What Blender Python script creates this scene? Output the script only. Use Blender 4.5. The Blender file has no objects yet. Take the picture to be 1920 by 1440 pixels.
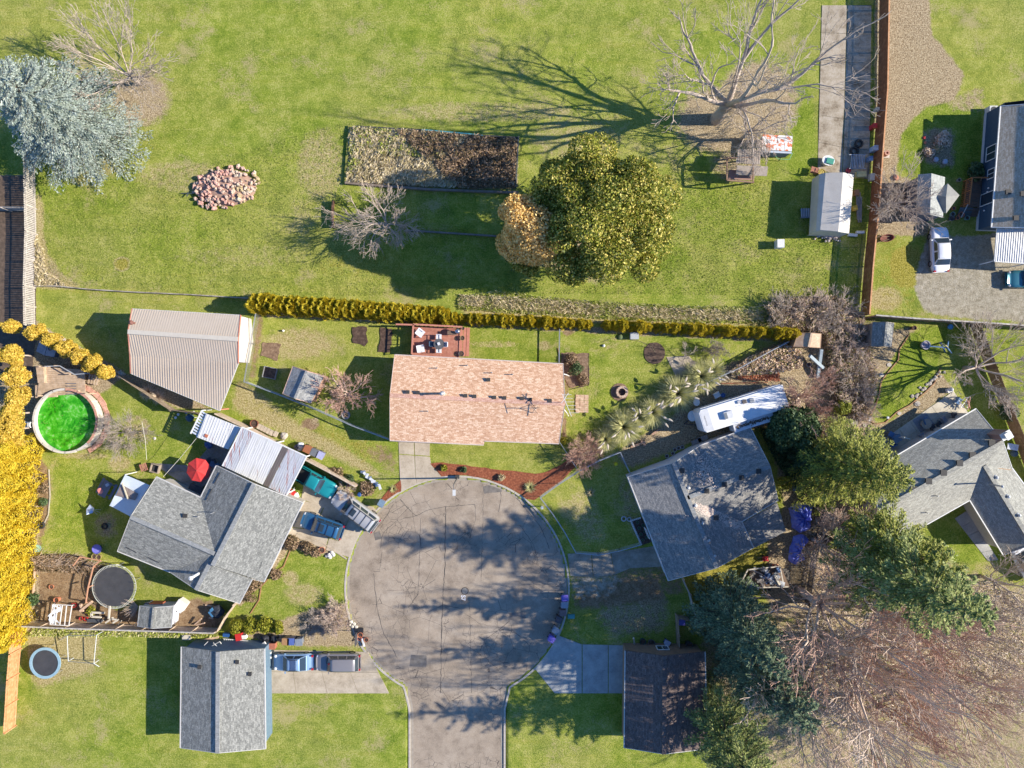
import bpy, math, random
import numpy as np
from mathutils import Vector, Matrix, Euler
random.seed(7); RNG = np.random.default_rng(11)
PI = math.pi
R = math.radians
SC = bpy.context.scene
COL = SC.collection
# ------------------------------------------------------------------ camera, sky, sun, exposure
CAM_H = 73.0
cam_d = bpy.data.cameras.new('camera'); cam = bpy.data.objects.new('camera', cam_d); COL.objects.link(cam)
cam.location = (0, 0, CAM_H); cam.rotation_euler = (0, 0, 0)
cam_d.sensor_width = 36.0; cam_d.sensor_fit = 'HORIZONTAL'
cam_d.lens = 36.0 * 17.5 * CAM_H / 1920.0
cam_d.clip_start = 0.5; cam_d.clip_end = 3000.0
SC.camera = cam
SUN_EL = R(29.0); SUN_AZ = R(0.8)            # the sun stands to the right of the picture
world = bpy.data.worlds.new('World'); SC.world = world; world.use_nodes = True
wn = world.node_tree.nodes; wl = world.node_tree.links
sky = wn.new('ShaderNodeTexSky'); sky.sky_type = 'NISHITA'; sky.sun_disc = False
sky.ozone_density = 10.0; sky.dust_density = 0.0; sky.sun_elevation = SUN_EL; sky.sun_rotation = PI / 2 - SUN_AZ
wl.new(sky.outputs['Color'], wn['Background'].inputs['Color'])
wn['Background'].inputs['Strength'].default_value = 0.12
sun_d = bpy.data.lights.new('sun', 'SUN'); sun_d.energy = 5.0; sun_d.angle = R(0.5); sun_d.color = (1.0, 0.92, 0.78)
sun = bpy.data.objects.new('sun', sun_d); COL.objects.link(sun)
sdir = Vector((math.cos(SUN_EL) * math.cos(SUN_AZ), math.cos(SUN_EL) * math.sin(SUN_AZ), math.sin(SUN_EL)))
sun.rotation_euler = sdir.to_track_quat('Z', 'Y').to_euler()
SC.view_settings.view_transform = 'Standard'; SC.view_settings.look = 'None'
SC.view_settings.exposure = 0.85; SC.view_settings.gamma = 1.0; SC.view_settings.use_curve_mapping = False

# ------------------------------------------------------------------ helpers
def P(x, y, h=0.0):
    """plan position (metres) of something seen at photo pixel x, y when it stands h metres high"""
    k = (1 - h / CAM_H) / 17.5
    return Vector(((x - 960) * k, (720 - y) * k, h))

class MB:
    def __init__(s): s.v = []; s.f = []; s.n = 0
    def add(s, verts, faces):
        o = s.n; s.v.extend([tuple(p) for p in verts]); s.n += len(verts)
        s.f.extend([tuple(i + o for i in f) for f in faces]); return s
    def box(s, c, d, rz=0.0, rot=None):
        x, y, z = d[0] / 2, d[1] / 2, d[2] / 2
        m = rot if rot is not None else Matrix.Rotation(rz, 3, 'Z')
        c = Vector(c)
        vs = [c + m @ Vector((a * x, b * y, e * z)) for a, b, e in
              ((-1,-1,-1),(1,-1,-1),(1,1,-1),(-1,1,-1),(-1,-1,1),(1,-1,1),(1,1,1),(-1,1,1))]
        return s.add(vs, [(3,2,1,0),(4,5,6,7),(0,1,5,4),(1,2,6,5),(2,3,7,6),(3,0,4,7)])
    def bar(s, a, b, w, h=None):
        a = Vector(a); b = Vector(b); d = b - a; L = d.length
        if L < 1e-6: return s
        h = h or w
        z = d.normalized(); up = Vector((0,0,1)) if abs(z.z) < .95 else Vector((1,0,0))
        x = z.cross(up).normalized(); y = x.cross(z).normalized()
        vs = [p + x * (i * w / 2) + y * (j * h / 2) for p in (a, b) for i, j in ((-1,-1),(1,-1),(1,1),(-1,1))]
        return s.add(vs, [(0,1,2,3),(7,6,5,4),(0,4,5,1),(1,5,6,2),(2,6,7,3),(3,7,4,0)])
    def prism(s, pts, z0, z1):
        pts = [Vector((p[0], p[1], 0)) for p in pts]
        if area2(pts) < 0: pts = pts[::-1]
        n = len(pts)
        vs = [(p.x, p.y, z0) for p in pts] + [(p.x, p.y, z1) for p in pts]
        return s.add(vs, [tuple(range(n - 1, -1, -1)), tuple(range(n, 2 * n))] + [(i, (i+1) % n, n + (i+1) % n, n + i) for i in range(n)])
    def tube(s, path, rad, n=6, cap=True):
        path = [Vector(p) for p in path]
        if not hasattr(rad, '__len__'): rad = [rad] * len(path)
        vs = []
        for i, p in enumerate(path):
            d = (path[min(i+1, len(path)-1)] - path[max(i-1, 0)]).normalized()
            up = Vector((0,0,1)) if abs(d.z) < .9 else Vector((1,0,0))
            x = d.cross(up).normalized(); y = x.cross(d).normalized()
            for k in range(n):
                a = 2 * PI * k / n; vs.append(p + (x * math.cos(a) + y * math.sin(a)) * rad[i])
        fs = [(i*n+k, i*n+(k+1) % n, (i+1)*n+(k+1) % n, (i+1)*n+k) for i in range(len(path)-1) for k in range(n)]
        if cap: fs += [tuple(range(n-1, -1, -1)), tuple(range((len(path)-1)*n, len(path)*n))]
        return s.add(vs, fs)
    def lathe(s, prof, c=(0,0,0), n=16, sx=1, sy=1):
        c = Vector(c); vs = []
        for r, z in prof:
            for k in range(n):
                a = 2 * PI * k / n; vs.append((c.x + r * sx * math.cos(a), c.y + r * sy * math.sin(a), c.z + z))
        m = len(prof)
        fs = [(i*n+k, i*n+(k+1) % n, (i+1)*n+(k+1) % n, (i+1)*n+k) for i in range(m-1) for k in range(n)]
        if prof[-1][0] > .001: fs.append(tuple(range((m-1)*n, m*n)))
        return s.add(vs, fs)
    def ring(s, c, r0, r1, z0, z1, n=32, a0=0, a1=2*PI):
        c = Vector(c); m = n + 1; vs = []
        for k in range(m):
            a = a0 + (a1 - a0) * k / n; ca, sa = math.cos(a), math.sin(a)
            for r, z in ((r0, z0), (r1, z0), (r1, z1), (r0, z1)): vs.append((c.x + r*ca, c.y + r*sa, c.z + z))
        fs = []
        for k in range(n):
            for j in range(4): fs.append((k*4+j, (k+1)*4+j, (k+1)*4+(j+1) % 4, k*4+(j+1) % 4)[::-1])
        return s.add(vs, fs)
    def ball(s, c, r, n=8, m=5, sz=1.0, jit=0.0):
        vs = []
        for i in range(m + 1):
            t = PI * i / m
            for k in range(n):
                a = 2 * PI * k / n; j = 1 + random.uniform(-jit, jit)
                vs.append((c[0] + r*j*math.sin(t)*math.cos(a), c[1] + r*j*math.sin(t)*math.sin(a), c[2] - r*j*math.cos(t)*sz))
        return s.add(vs, [(i*n+k, i*n+(k+1) % n, (i+1)*n+(k+1) % n, (i+1)*n+k) for i in range(m) for k in range(n)])
    def mesh(s, name, mat, uv=False, smooth=False, xf=None):
        me = bpy.data.meshes.new(name)
        vs = s.v if xf is None else [tuple(xf @ Vector(p)) for p in s.v]
        me.from_pydata(vs, [], s.f)
        for m in (mat if isinstance(mat, (list, tuple)) else [mat]): me.materials.append(m)
        if smooth: me.polygons.foreach_set('use_smooth', [True] * len(me.polygons))
        if uv: slope_uv(me)
        me.update(); return me
    def build(s, name, mat, parent=None, uv=False, smooth=False, world=False, kind=None, loc=None):
        xf = None
        if world and parent is not None:
            q = parent; ms = []
            while q is not None: ms.append(Matrix.Translation(q.location) @ q.rotation_euler.to_matrix().to_4x4()); q = q.parent
            m = Matrix.Identity(4)
            for a in reversed(ms): m = m @ a
            xf = m.inverted()
        if loc is not None: xf = Matrix.Translation(-Vector(loc))
        o = bpy.data.objects.new(name, s.mesh(name, mat, uv, smooth, xf)); COL.objects.link(o)
        if parent is not None: o.parent = parent
        if loc is not None: o.location = loc
        if kind: o['kind'] = kind
        return o

def area2(p): return sum(p[i].x * p[(i+1) % len(p)].y - p[(i+1) % len(p)].x * p[i].y for i in range(len(p)))

def slope_uv(me):
    """u runs along the eave, v up the slope, both in metres"""
    uv = me.uv_layers.new(name='UVMap'); d = uv.data
    for p in me.polygons:
        n = p.normal
        if abs(n.z) > .999 or abs(n.z) < .02:
            if abs(n.z) > .5: u = Vector((1,0,0)); v = Vector((0,1,0))
            else: u = Vector((-n.y, n.x, 0)).normalized(); v = Vector((0,0,1))
        else:
            u = Vector((-n.y, n.x, 0)).normalized(); v = n.cross(u).normalized()
            if v.z < 0: v = -v
        for li in p.loop_indices:
            c = me.vertices[me.loops[li].vertex_index].co
            d[li].uv = (c.dot(u), c.dot(v))

def tag(o, label=None, cat=None, group=None, kind=None):
    if label: o['label'] = label
    if cat: o['category'] = cat
    if group: o['group'] = group
    if kind: o['kind'] = kind
    return o

def thing(name, label, cat, loc=(0,0,0), rz=0.0, group=None):
    o = bpy.data.objects.new(name, None); COL.objects.link(o)
    o.empty_display_size = .3; o.location = loc; o.rotation_euler = (0, 0, rz)
    return tag(o, label, cat, group)

def dup(root, loc=None, rz=None, label=None, group=None, scale=None):
    def cp(o, par):
        c = o.copy(); COL.objects.link(c); c.parent = par
        for ch in kids.get(o.name, ()): cp(ch, c)
        return c
    kids = {}
    def walk(o):
        ch = list(o.children); kids[o.name] = ch
        for c in ch: walk(c)
    walk(root)
    r = cp(root, None)
    if loc is not None: r.location = loc
    if rz is not None: r.rotation_euler = (0, 0, rz)
    if scale is not None: r.scale = (scale,) * 3 if not hasattr(scale, '__len__') else scale
    if label: r['label'] = label
    if group: r['group'] = group
    return r

# ------------------------------------------------------------------ materials
MATS = {}
class NT:
    def __init__(s, name):
        s.m = bpy.data.materials.new(name); s.m.use_nodes = True; s.t = s.m.node_tree
        s.b = s.t.nodes['Principled BSDF']; s.x = 0
    def n(s, ty, **kw):
        n = s.t.nodes.new('ShaderNode' + ty)
        for k, v in kw.items():
            if hasattr(n, k) and not k[0].isupper(): setattr(n, k, v)
            else: n.inputs[k].default_value = v
        return n
    def l(s, a, b): s.t.links.new(a, b)
    def noise(s, scale, detail=4, rough=.6, vec=None, dist=0):
        n = s.n('TexNoise'); n.inputs['Scale'].default_value = scale; n.inputs['Detail'].default_value = detail
        n.inputs['Roughness'].default_value = rough; n.inputs['Distortion'].default_value = dist
        if vec is not None: s.l(vec, n.inputs['Vector'])
        return n.outputs['Fac']
    def ramp(s, fac, stops, interp='LINEAR'):
        r = s.n('ValToRGB'); r.color_ramp.interpolation = interp
        e = r.color_ramp.elements
        while len(e) < len(stops): e.new(.5)
        for i, (p, c) in enumerate(stops):
            e[i].position = p; e[i].color = (c[0], c[1], c[2], 1) if hasattr(c, '__len__') else (c, c, c, 1)
        s.l(fac, r.inputs['Fac']); return r.outputs['Color']
    def mix(s, fac, a, b, bt='MIX'):
        n = s.n('MixRGB'); n.blend_type = bt
        for k, v in (('Fac', fac), ('Color1', a), ('Color2', b)):
            if isinstance(v, (int, float)): n.inputs[k].default_value = v if k == 'Fac' else (v, v, v, 1)
            elif hasattr(v, '__len__'): n.inputs[k].default_value = (v[0], v[1], v[2], 1)
            else: s.l(v, n.inputs[k])
        return n.outputs['Color']
    def math(s, op, a, b=0.0, clamp=False):
        n = s.n('Math'); n.operation = op; n.use_clamp = clamp
        for i, v in enumerate((a, b)):
            if isinstance(v, (int, float)): n.inputs[i].default_value = v
            else: s.l(v, n.inputs[i])
        return n.outputs[0]
    def obj(s): return s.n('TexCoord').outputs['Object']
    def pos(s): return s.n('NewGeometry').outputs['Position']
    def uv(s): return s.n('TexCoord').outputs['UV']
    def bump(s, h, strength=.3, dist=.02):
        b = s.n('Bump'); b.inputs['Strength'].default_value = strength; b.inputs['Distance'].default_value = dist
        s.l(h, b.inputs['Height']); s.l(b.outputs['Normal'], s.b.inputs['Normal'])
    def out(s, col, rough=.8, metal=0.0, spec=None):
        if hasattr(col, '__len__'): s.b.inputs['Base Color'].default_value = (col[0], col[1], col[2], 1)
        else: s.l(col, s.b.inputs['Base Color'])
        s.b.inputs['Roughness'].default_value = rough; s.b.inputs['Metallic'].default_value = metal
        if spec is not None: s.b.inputs['Specular IOR Level'].default_value = spec
        return s.m

def M(c, c2=None, scale=6.0, rough=.75, metal=0.0, bump=.25, name=None, detail=4, c3=None):
    """plain weathered surface: a base colour mottled towards a second one"""
    key = (tuple(c), tuple(c2) if c2 else None, scale, rough, metal, bump, detail, tuple(c3) if c3 else None)
    if key in MATS: return MATS[key]
    t = NT(name or 'surface')
    if c2 is None: c2 = tuple(x * .8 for x in c)
    f = t.noise(scale, detail, .65, t.pos())
    g = t.noise(scale * 7, 2, .6, t.pos())
    st = [(.33, c2), (.62, c)] if c3 is None else [(.3, c2), (.5, c), (.68, c3)]
    col = t.ramp(f, st)
    col = t.mix(.25, col, t.ramp(g, [(.3, .55), (.7, 1.0)]), 'MULTIPLY')
    if bump: t.bump(g, bump, .01)
    MATS[key] = t.out(col, rough, metal); return MATS[key]

def shingle(name, cols, mortar, blend=.5):
    t = NT(name); uv = t.uv()
    b = t.n('TexBrick'); t.l(uv, b.inputs['Vector'])
    b.inputs['Scale'].default_value = 1.0; b.inputs['Brick Width'].default_value = .33; b.inputs['Row Height'].default_value = .145
    b.inputs['Mortar Size'].default_value = .01; b.inputs['Mortar Smooth'].default_value = .3
    b.inputs['Color1'].default_value = (0,0,0,1); b.inputs['Color2'].default_value = (1,1,1,1); b.inputs['Mortar'].default_value = (.4,.4,.4,1)
    b.inputs['Bias'].default_value = 0.0
    f = t.noise(7.5, 3, .8, t.pos())
    mixf = t.math('ADD', t.math('MULTIPLY', b.outputs['Color'], .22), t.math('MULTIPLY', f, .82))
    col = t.ramp(mixf, [(.3, cols[0]), (.5, cols[1]), (.68, cols[2])])
    col = t.mix(t.math('MULTIPLY', b.outputs['Fac'], .45), col, mortar)
    big = t.noise(.3, 5, .65, t.pos())
    col = t.mix(.5, col, t.ramp(big, [(.35, .86), (.65, 1.0)]), 'MULTIPLY')
    # each course is a wedge: thick at its lower edge
    sep = t.n('SeparateXYZ'); t.l(uv, sep.inputs[0])
    w = t.math('FRACT', t.math('DIVIDE', sep.outputs['Y'], .145))
    t.bump(t.math('SUBTRACT', t.math('MULTIPLY', t.math('SUBTRACT', 1.0, w), .8), b.outputs['Fac']), .5, .012)
    return t.out(col, .9)

def metal_sheet(name, c, c2, rust=0.0, rcol=(.3,.07,.03), sc=1.2):
    t = NT(name); p = t.uv()
    mp = t.n('Mapping'); mp.inputs['Scale'].default_value = (3.2, .22, 1); t.l(p, mp.inputs['Vector'])
    f = t.noise(sc, 5, .65, mp.outputs['Vector'])
    col = t.mix(t.ramp(t.noise(.6, 4, .6, p), [(.35, 0.), (.7, 1.)]), c, c2)
    if rust > 0: col = t.mix(t.ramp(f, [(.66 - rust * .2, 0.), (.72 - rust * .2, 1.)]), col, rcol)
    return t.out(col, .5, .1)
# ------------------------------------------------------------------ ground: one sheet, painted with soil masks
CX, CY, CR = (857 - 960) / 17.5, (720 - 1103) / 17.5, 208 / 17.5     # turning circle
def gridlines(lo, hi, st, far):
    a = list(np.arange(lo, hi + 1e-6, st)); d = st; x = hi
    up = []; dn = []
    while x < far:
        d *= 1.35; x += d; up.append(x)
    x = lo; d = st
    while x > -far:
        d *= 1.35; x -= d; dn.append(x)
    return np.array(dn[::-1] + a + up)
GX = gridlines(-62, 62, .25, 900); GY = gridlines(-46, 46, .25, 900)
XX, YY = np.meshgrid(GX, GY)
def inside(poly):
    """poly in photo pixels at ground level"""
    p = np.array([((x - 960) / 17.5, (720 - y) / 17.5) for x, y in poly]); m = np.zeros(XX.shape, bool); n = len(p); j = n - 1
    x0, x1 = np.searchsorted(GX, [p[:,0].min(), p[:,0].max()]); y0, y1 = np.searchsorted(GY, [p[:,1].min(), p[:,1].max()])
    X = XX[y0:y1+1, x0:x1+1]; Y = YY[y0:y1+1, x0:x1+1]; mm = np.zeros(X.shape, bool)
    for i in range(n):
        c = ((p[i,1] > Y) != (p[j,1] > Y)) & (X < (p[j,0]-p[i,0]) * (Y-p[i,1]) / (p[j,1]-p[i,1] + 1e-12) + p[i,0]); mm ^= c; j = i
    m[y0:y1+1, x0:x1+1] = mm; return m
def blur(a, k):
    for _ in range(k):
        a = (a + np.roll(a, 1, 0) + np.roll(a, -1, 0) + np.roll(a, 1, 1) + np.roll(a, -1, 1)) / 5
    return a
CH = {k: np.zeros(XX.shape) for k in ('dirt', 'lush', 'dry', 'moss', 'litter', 'gravel')}
def zone(ch, val, poly, soft=4):
    m = inside(poly).astype(float) * val
    CH[ch] = np.maximum(CH[ch], blur(m, soft))
def spot(ch, val, x, y, rx, ry=None, soft=6):
    ry = ry or rx; c = P(x, y)
    d = ((XX - c.x) / (rx / 17.5)) ** 2 + ((YY - c.y) / (ry / 17.5)) ** 2
    CH[ch] = np.maximum(CH[ch], val * np.clip(1.3 - d, 0, 1))
# upper field
zone('litter', .95, [(655,238),(972,260),(970,356),(651,345)])
zone('dry', .8, [(655,238),(800,245),(800,350),(651,345)], 8)
spot('litter', .75, 1360, 225, 115, 80); spot('litter', .8, 1420, 190, 90, 90); spot('litter', .6, 1380, 310, 60, 40)
spot('dirt', .5, 1440, 210, 50, 60)
spot('litter', .7, 262, 185, 70, 65)
zone('dirt', .6, [(-300,330),(64,330),(66,700),(-300,700)], 3)
zone('dry', .9, [(66,360),(80,360),(86,470),(120,515),(170,545),(66,540)], 6)
zone('litter', .6, [(66,480),(90,480),(130,530),(66,535)], 6)
spot('dry', .9, 228, 495, 18, 16); spot('moss', .7, 228, 495, 18, 14)
spot('dry', .5, 340, 330, 120, 40); spot('dry', .55, 600, 310, 60, 90); spot('dry', .4, 450, 480, 200, 30)
spot('dry', .5, 900, 210, 260, 26); spot('dry', .5, 1080, 260, 120, 60)
zone('litter', .6, [(940,430),(990,430),(1010,350),(1180,520),(1120,540),(990,500)], 14)
spot('lush', .5, 1340, 400, 120, 90); spot('lush', .55, 1240, 480, 80, 40); spot('lush', .45, 130, 400, 80, 80); spot('lush', .45, 330, 240, 80, 90)
spot('lush', .8, 1500, 250, 34, 120); spot('lush', .5, 570, 260, 60, 40); spot('lush', .5, 330, 450, 120, 60)
spot('moss', .25, 1480, 480, 90, 50); spot('moss', .4, 700, 500, 200, 30); spot('moss', .2, 560, 200, 90, 30)
zone('dry', .8, [(870,552),(1000,560),(1200,575),(1440,590),(1480,615),(1200,612),(860,590)], 4)
zone('lush', .5, [(860,560),(1440,580),(1440,606),(860,590)], 6)
zone('litter', .9, [(1430,570),(1560,558),(1615,590),(1630,680),(1620,800),(1520,790),(1490,640),(1430,600)], 8)
# strip of ground to the left of the grey fence
zone('litter', 1.0, [(-300,330),(66,330),(68,700),(60,1180),(-300,1180)], 3)
zone('litter', .9, [(20,600),(75,600),(72,1185),(0,1190)], 5)
# upper right yards
zone('litter', .95, [(1640,-400),(1730,-400),(1745,60),(1810,140),(1790,190),(1735,200),(1690,250),(1680,330),(1720,340),(1745,440),(1640,440)], 6)
zone('lush', 1.0, [(1775,195),(1745,190),(1690,245),(1678,300),(1700,325),(1770,330),(1840,340),(1840,200)], 4)
zone('litter', .7, [(1730,240),(1790,235),(1795,320),(1730,310)], 8)
zone('litter', .55, [(1760,190),(1850,150),(1850,215),(1790,215)], 8)
zone('moss', .42, [(1640,440),(1730,430),(1730,590),(1640,590)], 14)
zone('gravel', 1.0, [(1722,500),(1740,440),(1850,440),(2100,430),(2100,612),(1790,596),(1735,585),(1715,545)], 5)
spot('moss', .9, 1890, 560, 50, 10); spot('moss', .8, 1700, 500, 40, 50); spot('dry', .7, 1660, 560, 40, 30)
spot('moss', .9, 1860, 485, 30, 8); spot('litter', .4, 1850, 470, 60, 20)
zone('lush', .8, [(1735,612),(1815,612),(1765,640),(1757,700),(1750,718),(1720,740),(1690,765),(1660,790),(1635,790),(1632,775),(1648,720),(1670,690),(1690,650),(1705,630)], 2)
zone('litter', .9, [(1640,620),(1735,612),(1700,630),(1684,655),(1665,690),(1648,715),(1630,780),(1632,800),(1600,800),(1600,700),(1620,640)], 3)
zone('litter', .8, [(1757,695),(1768,700),(1790,730),(1745,765),(1640,840),(1610,830),(1632,793),(1665,793),(1700,762),(1735,735)], 3)
zone('moss', .35, [(1820,620),(2000,620),(2000,860),(1920,840),(1880,740)], 10)
zone('lush', .5, [(1820,620),(1880,620),(1880,660),(1840,650)], 10)
zone('litter', .9, [(1350,690),(1460,640),(1560,640),(1600,700),(1640,800),(1640,1000),(1480,1000),(1440,800),(1300,830),(1180,880),(1150,850),(1260,780),(1300,720)], 8)
zone('moss', .6, [(1170,850),(1260,800),(1270,815),(1190,855)], 4); zone('lush', .7, [(1180,845),(1270,790),(1275,800),(1190,858)], 5)
# middle yard
zone('dirt', .6, [(478,585),(500,592),(480,715),(464,712)], 3)
spot('dry', .6, 560, 645, 90, 40); spot('dry', .4, 620, 650, 40, 30); spot('dry', .4, 1140, 650, 60, 30)
zone('moss', .5, [(455,740),(735,830),(740,860),(690,880),(640,850),(560,800),(440,760)], 10)
zone('dry', .7, [(440,700),(470,720),(560,790),(640,830),(700,870),(740,905),(700,900),(600,850),(430,770)], 8)
zone('dirt', .62, [(640,835),(745,832),(750,905),(735,895),(700,868)], 22)
spot('dirt', .7, 582, 795, 22, 14); spot('litter', .6, 590, 790, 12, 10)
zone('lush', .5, [(1062,720),(1180,700),(1230,720),(1080,850),(1060,840)], 12)
zone('dirt', .9, [(1061,672),(1070,672),(1068,728),(1063,745),(1061,832),(1054,832)], 2)
spot('dry', .5, 930, 645, 60, 10); spot('dry', .6, 1020, 648, 20, 12)
zone('dirt', .8, [(1055,612),(1080,614),(1078,626),(1055,634)], 3)
zone('litter', .9, [(860,600),(1480,630),(1480,642),(1060,622),(885,612)], 3)
zone('litter', .9, [(478,580),(860,600),(860,612),(478,592)], 3)
zone('litter', .8, [(1050,850),(1130,820),(1220,765),(1300,715),(1340,690),(1350,700),(1250,775),(1130,850),(1075,868)], 4)
# left yard round the pool
zone('litter', .95, [(60,600),(130,640),(240,700),(190,740),(80,760),(66,700)], 6)
zone('litter', .95, [(220,702),(245,700),(400,765),(400,770),(330,765),(260,730)], 4)
zone('dirt', .8, [(80,745),(100,735),(80,770),(76,830),(100,850),(74,850)], 4)
spot('litter', .5, 255, 800, 36, 32); spot('dry', .6, 225, 870, 30, 20); spot('dry', .6, 160, 855, 60, 8)
zone('dirt', .9, [(70,845),(92,880),(96,910),(90,975),(80,1010),(80,1045),(66,1045),(72,940)], 4)
zone('dirt', .9, [(64,1045),(130,1040),(175,1050),(200,1070),(205,1140),(235,1140),(310,1150),(345,1130),(365,1120),(415,1130),(415,1180),(60,1170)], 6)
zone('litter', .8, [(64,1040),(150,1035),(180,1060),(120,1075),(64,1070)], 6)
zone('moss', .5, [(120,1080),(170,1080),(200,1170),(120,1170)], 10)
zone('lush', .55, [(96,870),(220,880),(225,930),(190,1010),(110,1020),(84,1040),(96,960)], 10)
zone('litter', .6, [(170,960),(225,960),(225,1010),(180,1020)], 12)
zone('lush', .48, [(470,1070),(545,1035),(600,1030),(650,1050),(645,1130),(600,1150),(520,1168),(440,1160),(450,1110)], 4)
spot('dry', .55, 570, 1115, 50, 30); spot('dry', .6, 545, 1085, 20, 20)
zone('litter', .95, [(520,1012),(560,1000),(640,1045),(600,1040),(545,1028),(520,1060),(470,1110),(450,1140),(440,1130),(480,1060)], 3)
zone('litter', .9, [(560,1150),(610,1135),(648,1130),(670,1180),(700,1215),(560,1210),(520,1205),(430,1190),(430,1175),(520,1165)], 5)
zone('dry', .7, [(40,1180),(200,1178),(180,1260),(60,1300)], 12)
zone('dry', .5, [(480,1180),(660,1190),(690,1225),(480,1215)], 8)
# right of the road
zone('dirt', .55, [(1065,1035),(1210,1025),(1290,1090),(1290,1120),(1180,1130),(1070,1130)], 8)
zone('dirt', .7, [(1070,1085),(1240,1070),(1260,1140),(1070,1150)], 14); zone('gravel', .6, [(1066,1070),(1180,1070),(1150,1120),(1070,1130)], 14); zone('litter', .6, [(1100,1140),(1260,1110),(1260,1190),(1140,1200)], 16)
zone('dry', .55, [(1030,940),(1110,900),(1130,960),(1160,1020),(1090,1025)], 16); zone('litter', .5, [(1150,880),(1200,900),(1215,1015),(1180,1015),(1160,950)], 8)
zone('lush', .2, [(1010,930),(1090,880),(1160,860),(1200,1020),(1080,1030)], 10)
zone('moss', .7, [(1270,1085),(1440,1010),(1470,1080),(1380,1120),(1300,1110)], 10)
zone('moss', .7, [(1455,880),(1485,900),(1475,940),(1462,920)], 6)
zone('litter', .95, [(1440,1000),(1500,900),(1560,900),(1560,1160),(1440,1160)], 8)
zone('litter', .6, [(1540,960),(1650,1000),(1900,1090),(2100,1100),(2100,1500),(1400,1500),(1300,1240),(1320,1160),(1500,1150)], 14)
zone('moss', .9, [(1640,1110),(1720,1110),(1720,1160),(1650,1160)], 12); zone('moss', .6, [(1330,1170),(1450,1160),(1450,1260),(1330,1260)], 14)
zone('lush', .7, [(1740,985),(1900,985),(1880,1060),(1800,1060),(1740,1030)], 8); zone('moss', .5, [(1850,1080),(1920,1080),(1920,1180),(1850,1180)], 12)
spot('moss', .8, 1750, 1240, 70, 20); spot('moss', .7, 1600, 1230, 80, 40); spot('moss', .7, 1850, 1210, 70, 40); spot('moss', .6, 1560, 1120, 60, 40); spot('moss', .6, 1700, 1340, 120, 40); spot('dirt', .7, 1720, 1230, 80, 30)
zone('lush', .6, [(1830,790),(1890,770),(1920,850),(1900,880)], 6)
zone('dirt', .5, [(960,1230),(1000,1190),(1040,1205),(1010,1240)], 4)
# asphalt basin: the ground dips under the road sheet
d = np.hypot(XX - CX, YY - CY)
basin = (d < CR - .2) | ((np.abs(XX - CX) < 5.2) & (YY < CY - 9))
Z = np.where(basin, -.35, 0.0)
rough = sum(np.sin(XX * a + b) * np.sin(YY * c + e) for a, b, c, e in ((.9,1,1.1,2),(2.1,.3,1.7,4),(.31,2,.42,1)))
Z = Z + np.where(basin, 0, np.minimum(0, rough * .012 - .02))
nx, ny = len(GX), len(GY)
co = np.stack([XX.ravel(), YY.ravel(), Z.ravel()], 1).astype(np.float32)
idx = np.arange(nx * ny).reshape(ny, nx)
q = np.stack([idx[:-1,:-1], idx[:-1,1:], idx[1:,1:], idx[1:,:-1]], -1).reshape(-1, 4)
def np_mesh(name, co, quads, mat, attrs=None, smooth=False, k=4):
    me = bpy.data.meshes.new(name); nf = len(quads)
    me.vertices.add(len(co)); me.vertices.foreach_set('co', np.asarray(co, np.float32).ravel())
    me.loops.add(nf * k); me.loops.foreach_set('vertex_index', np.asarray(quads, np.int32).ravel())
    me.polygons.add(nf); me.polygons.foreach_set('loop_start', np.arange(0, nf * k, k, dtype=np.int32))
    me.polygons.foreach_set('loop_total', np.full(nf, k, np.int32))
    if smooth: me.polygons.foreach_set('use_smooth', np.ones(nf, bool))
    for an, arr in (attrs or {}).items():
        a = me.attributes.new(an, 'FLOAT_COLOR', 'POINT'); a.data.foreach_set('color', np.asarray(arr, np.float32).ravel())
    for m in (mat if isinstance(mat, (list, tuple)) else [mat]): me.materials.append(m)
    me.update(calc_edges=True); return me
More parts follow.
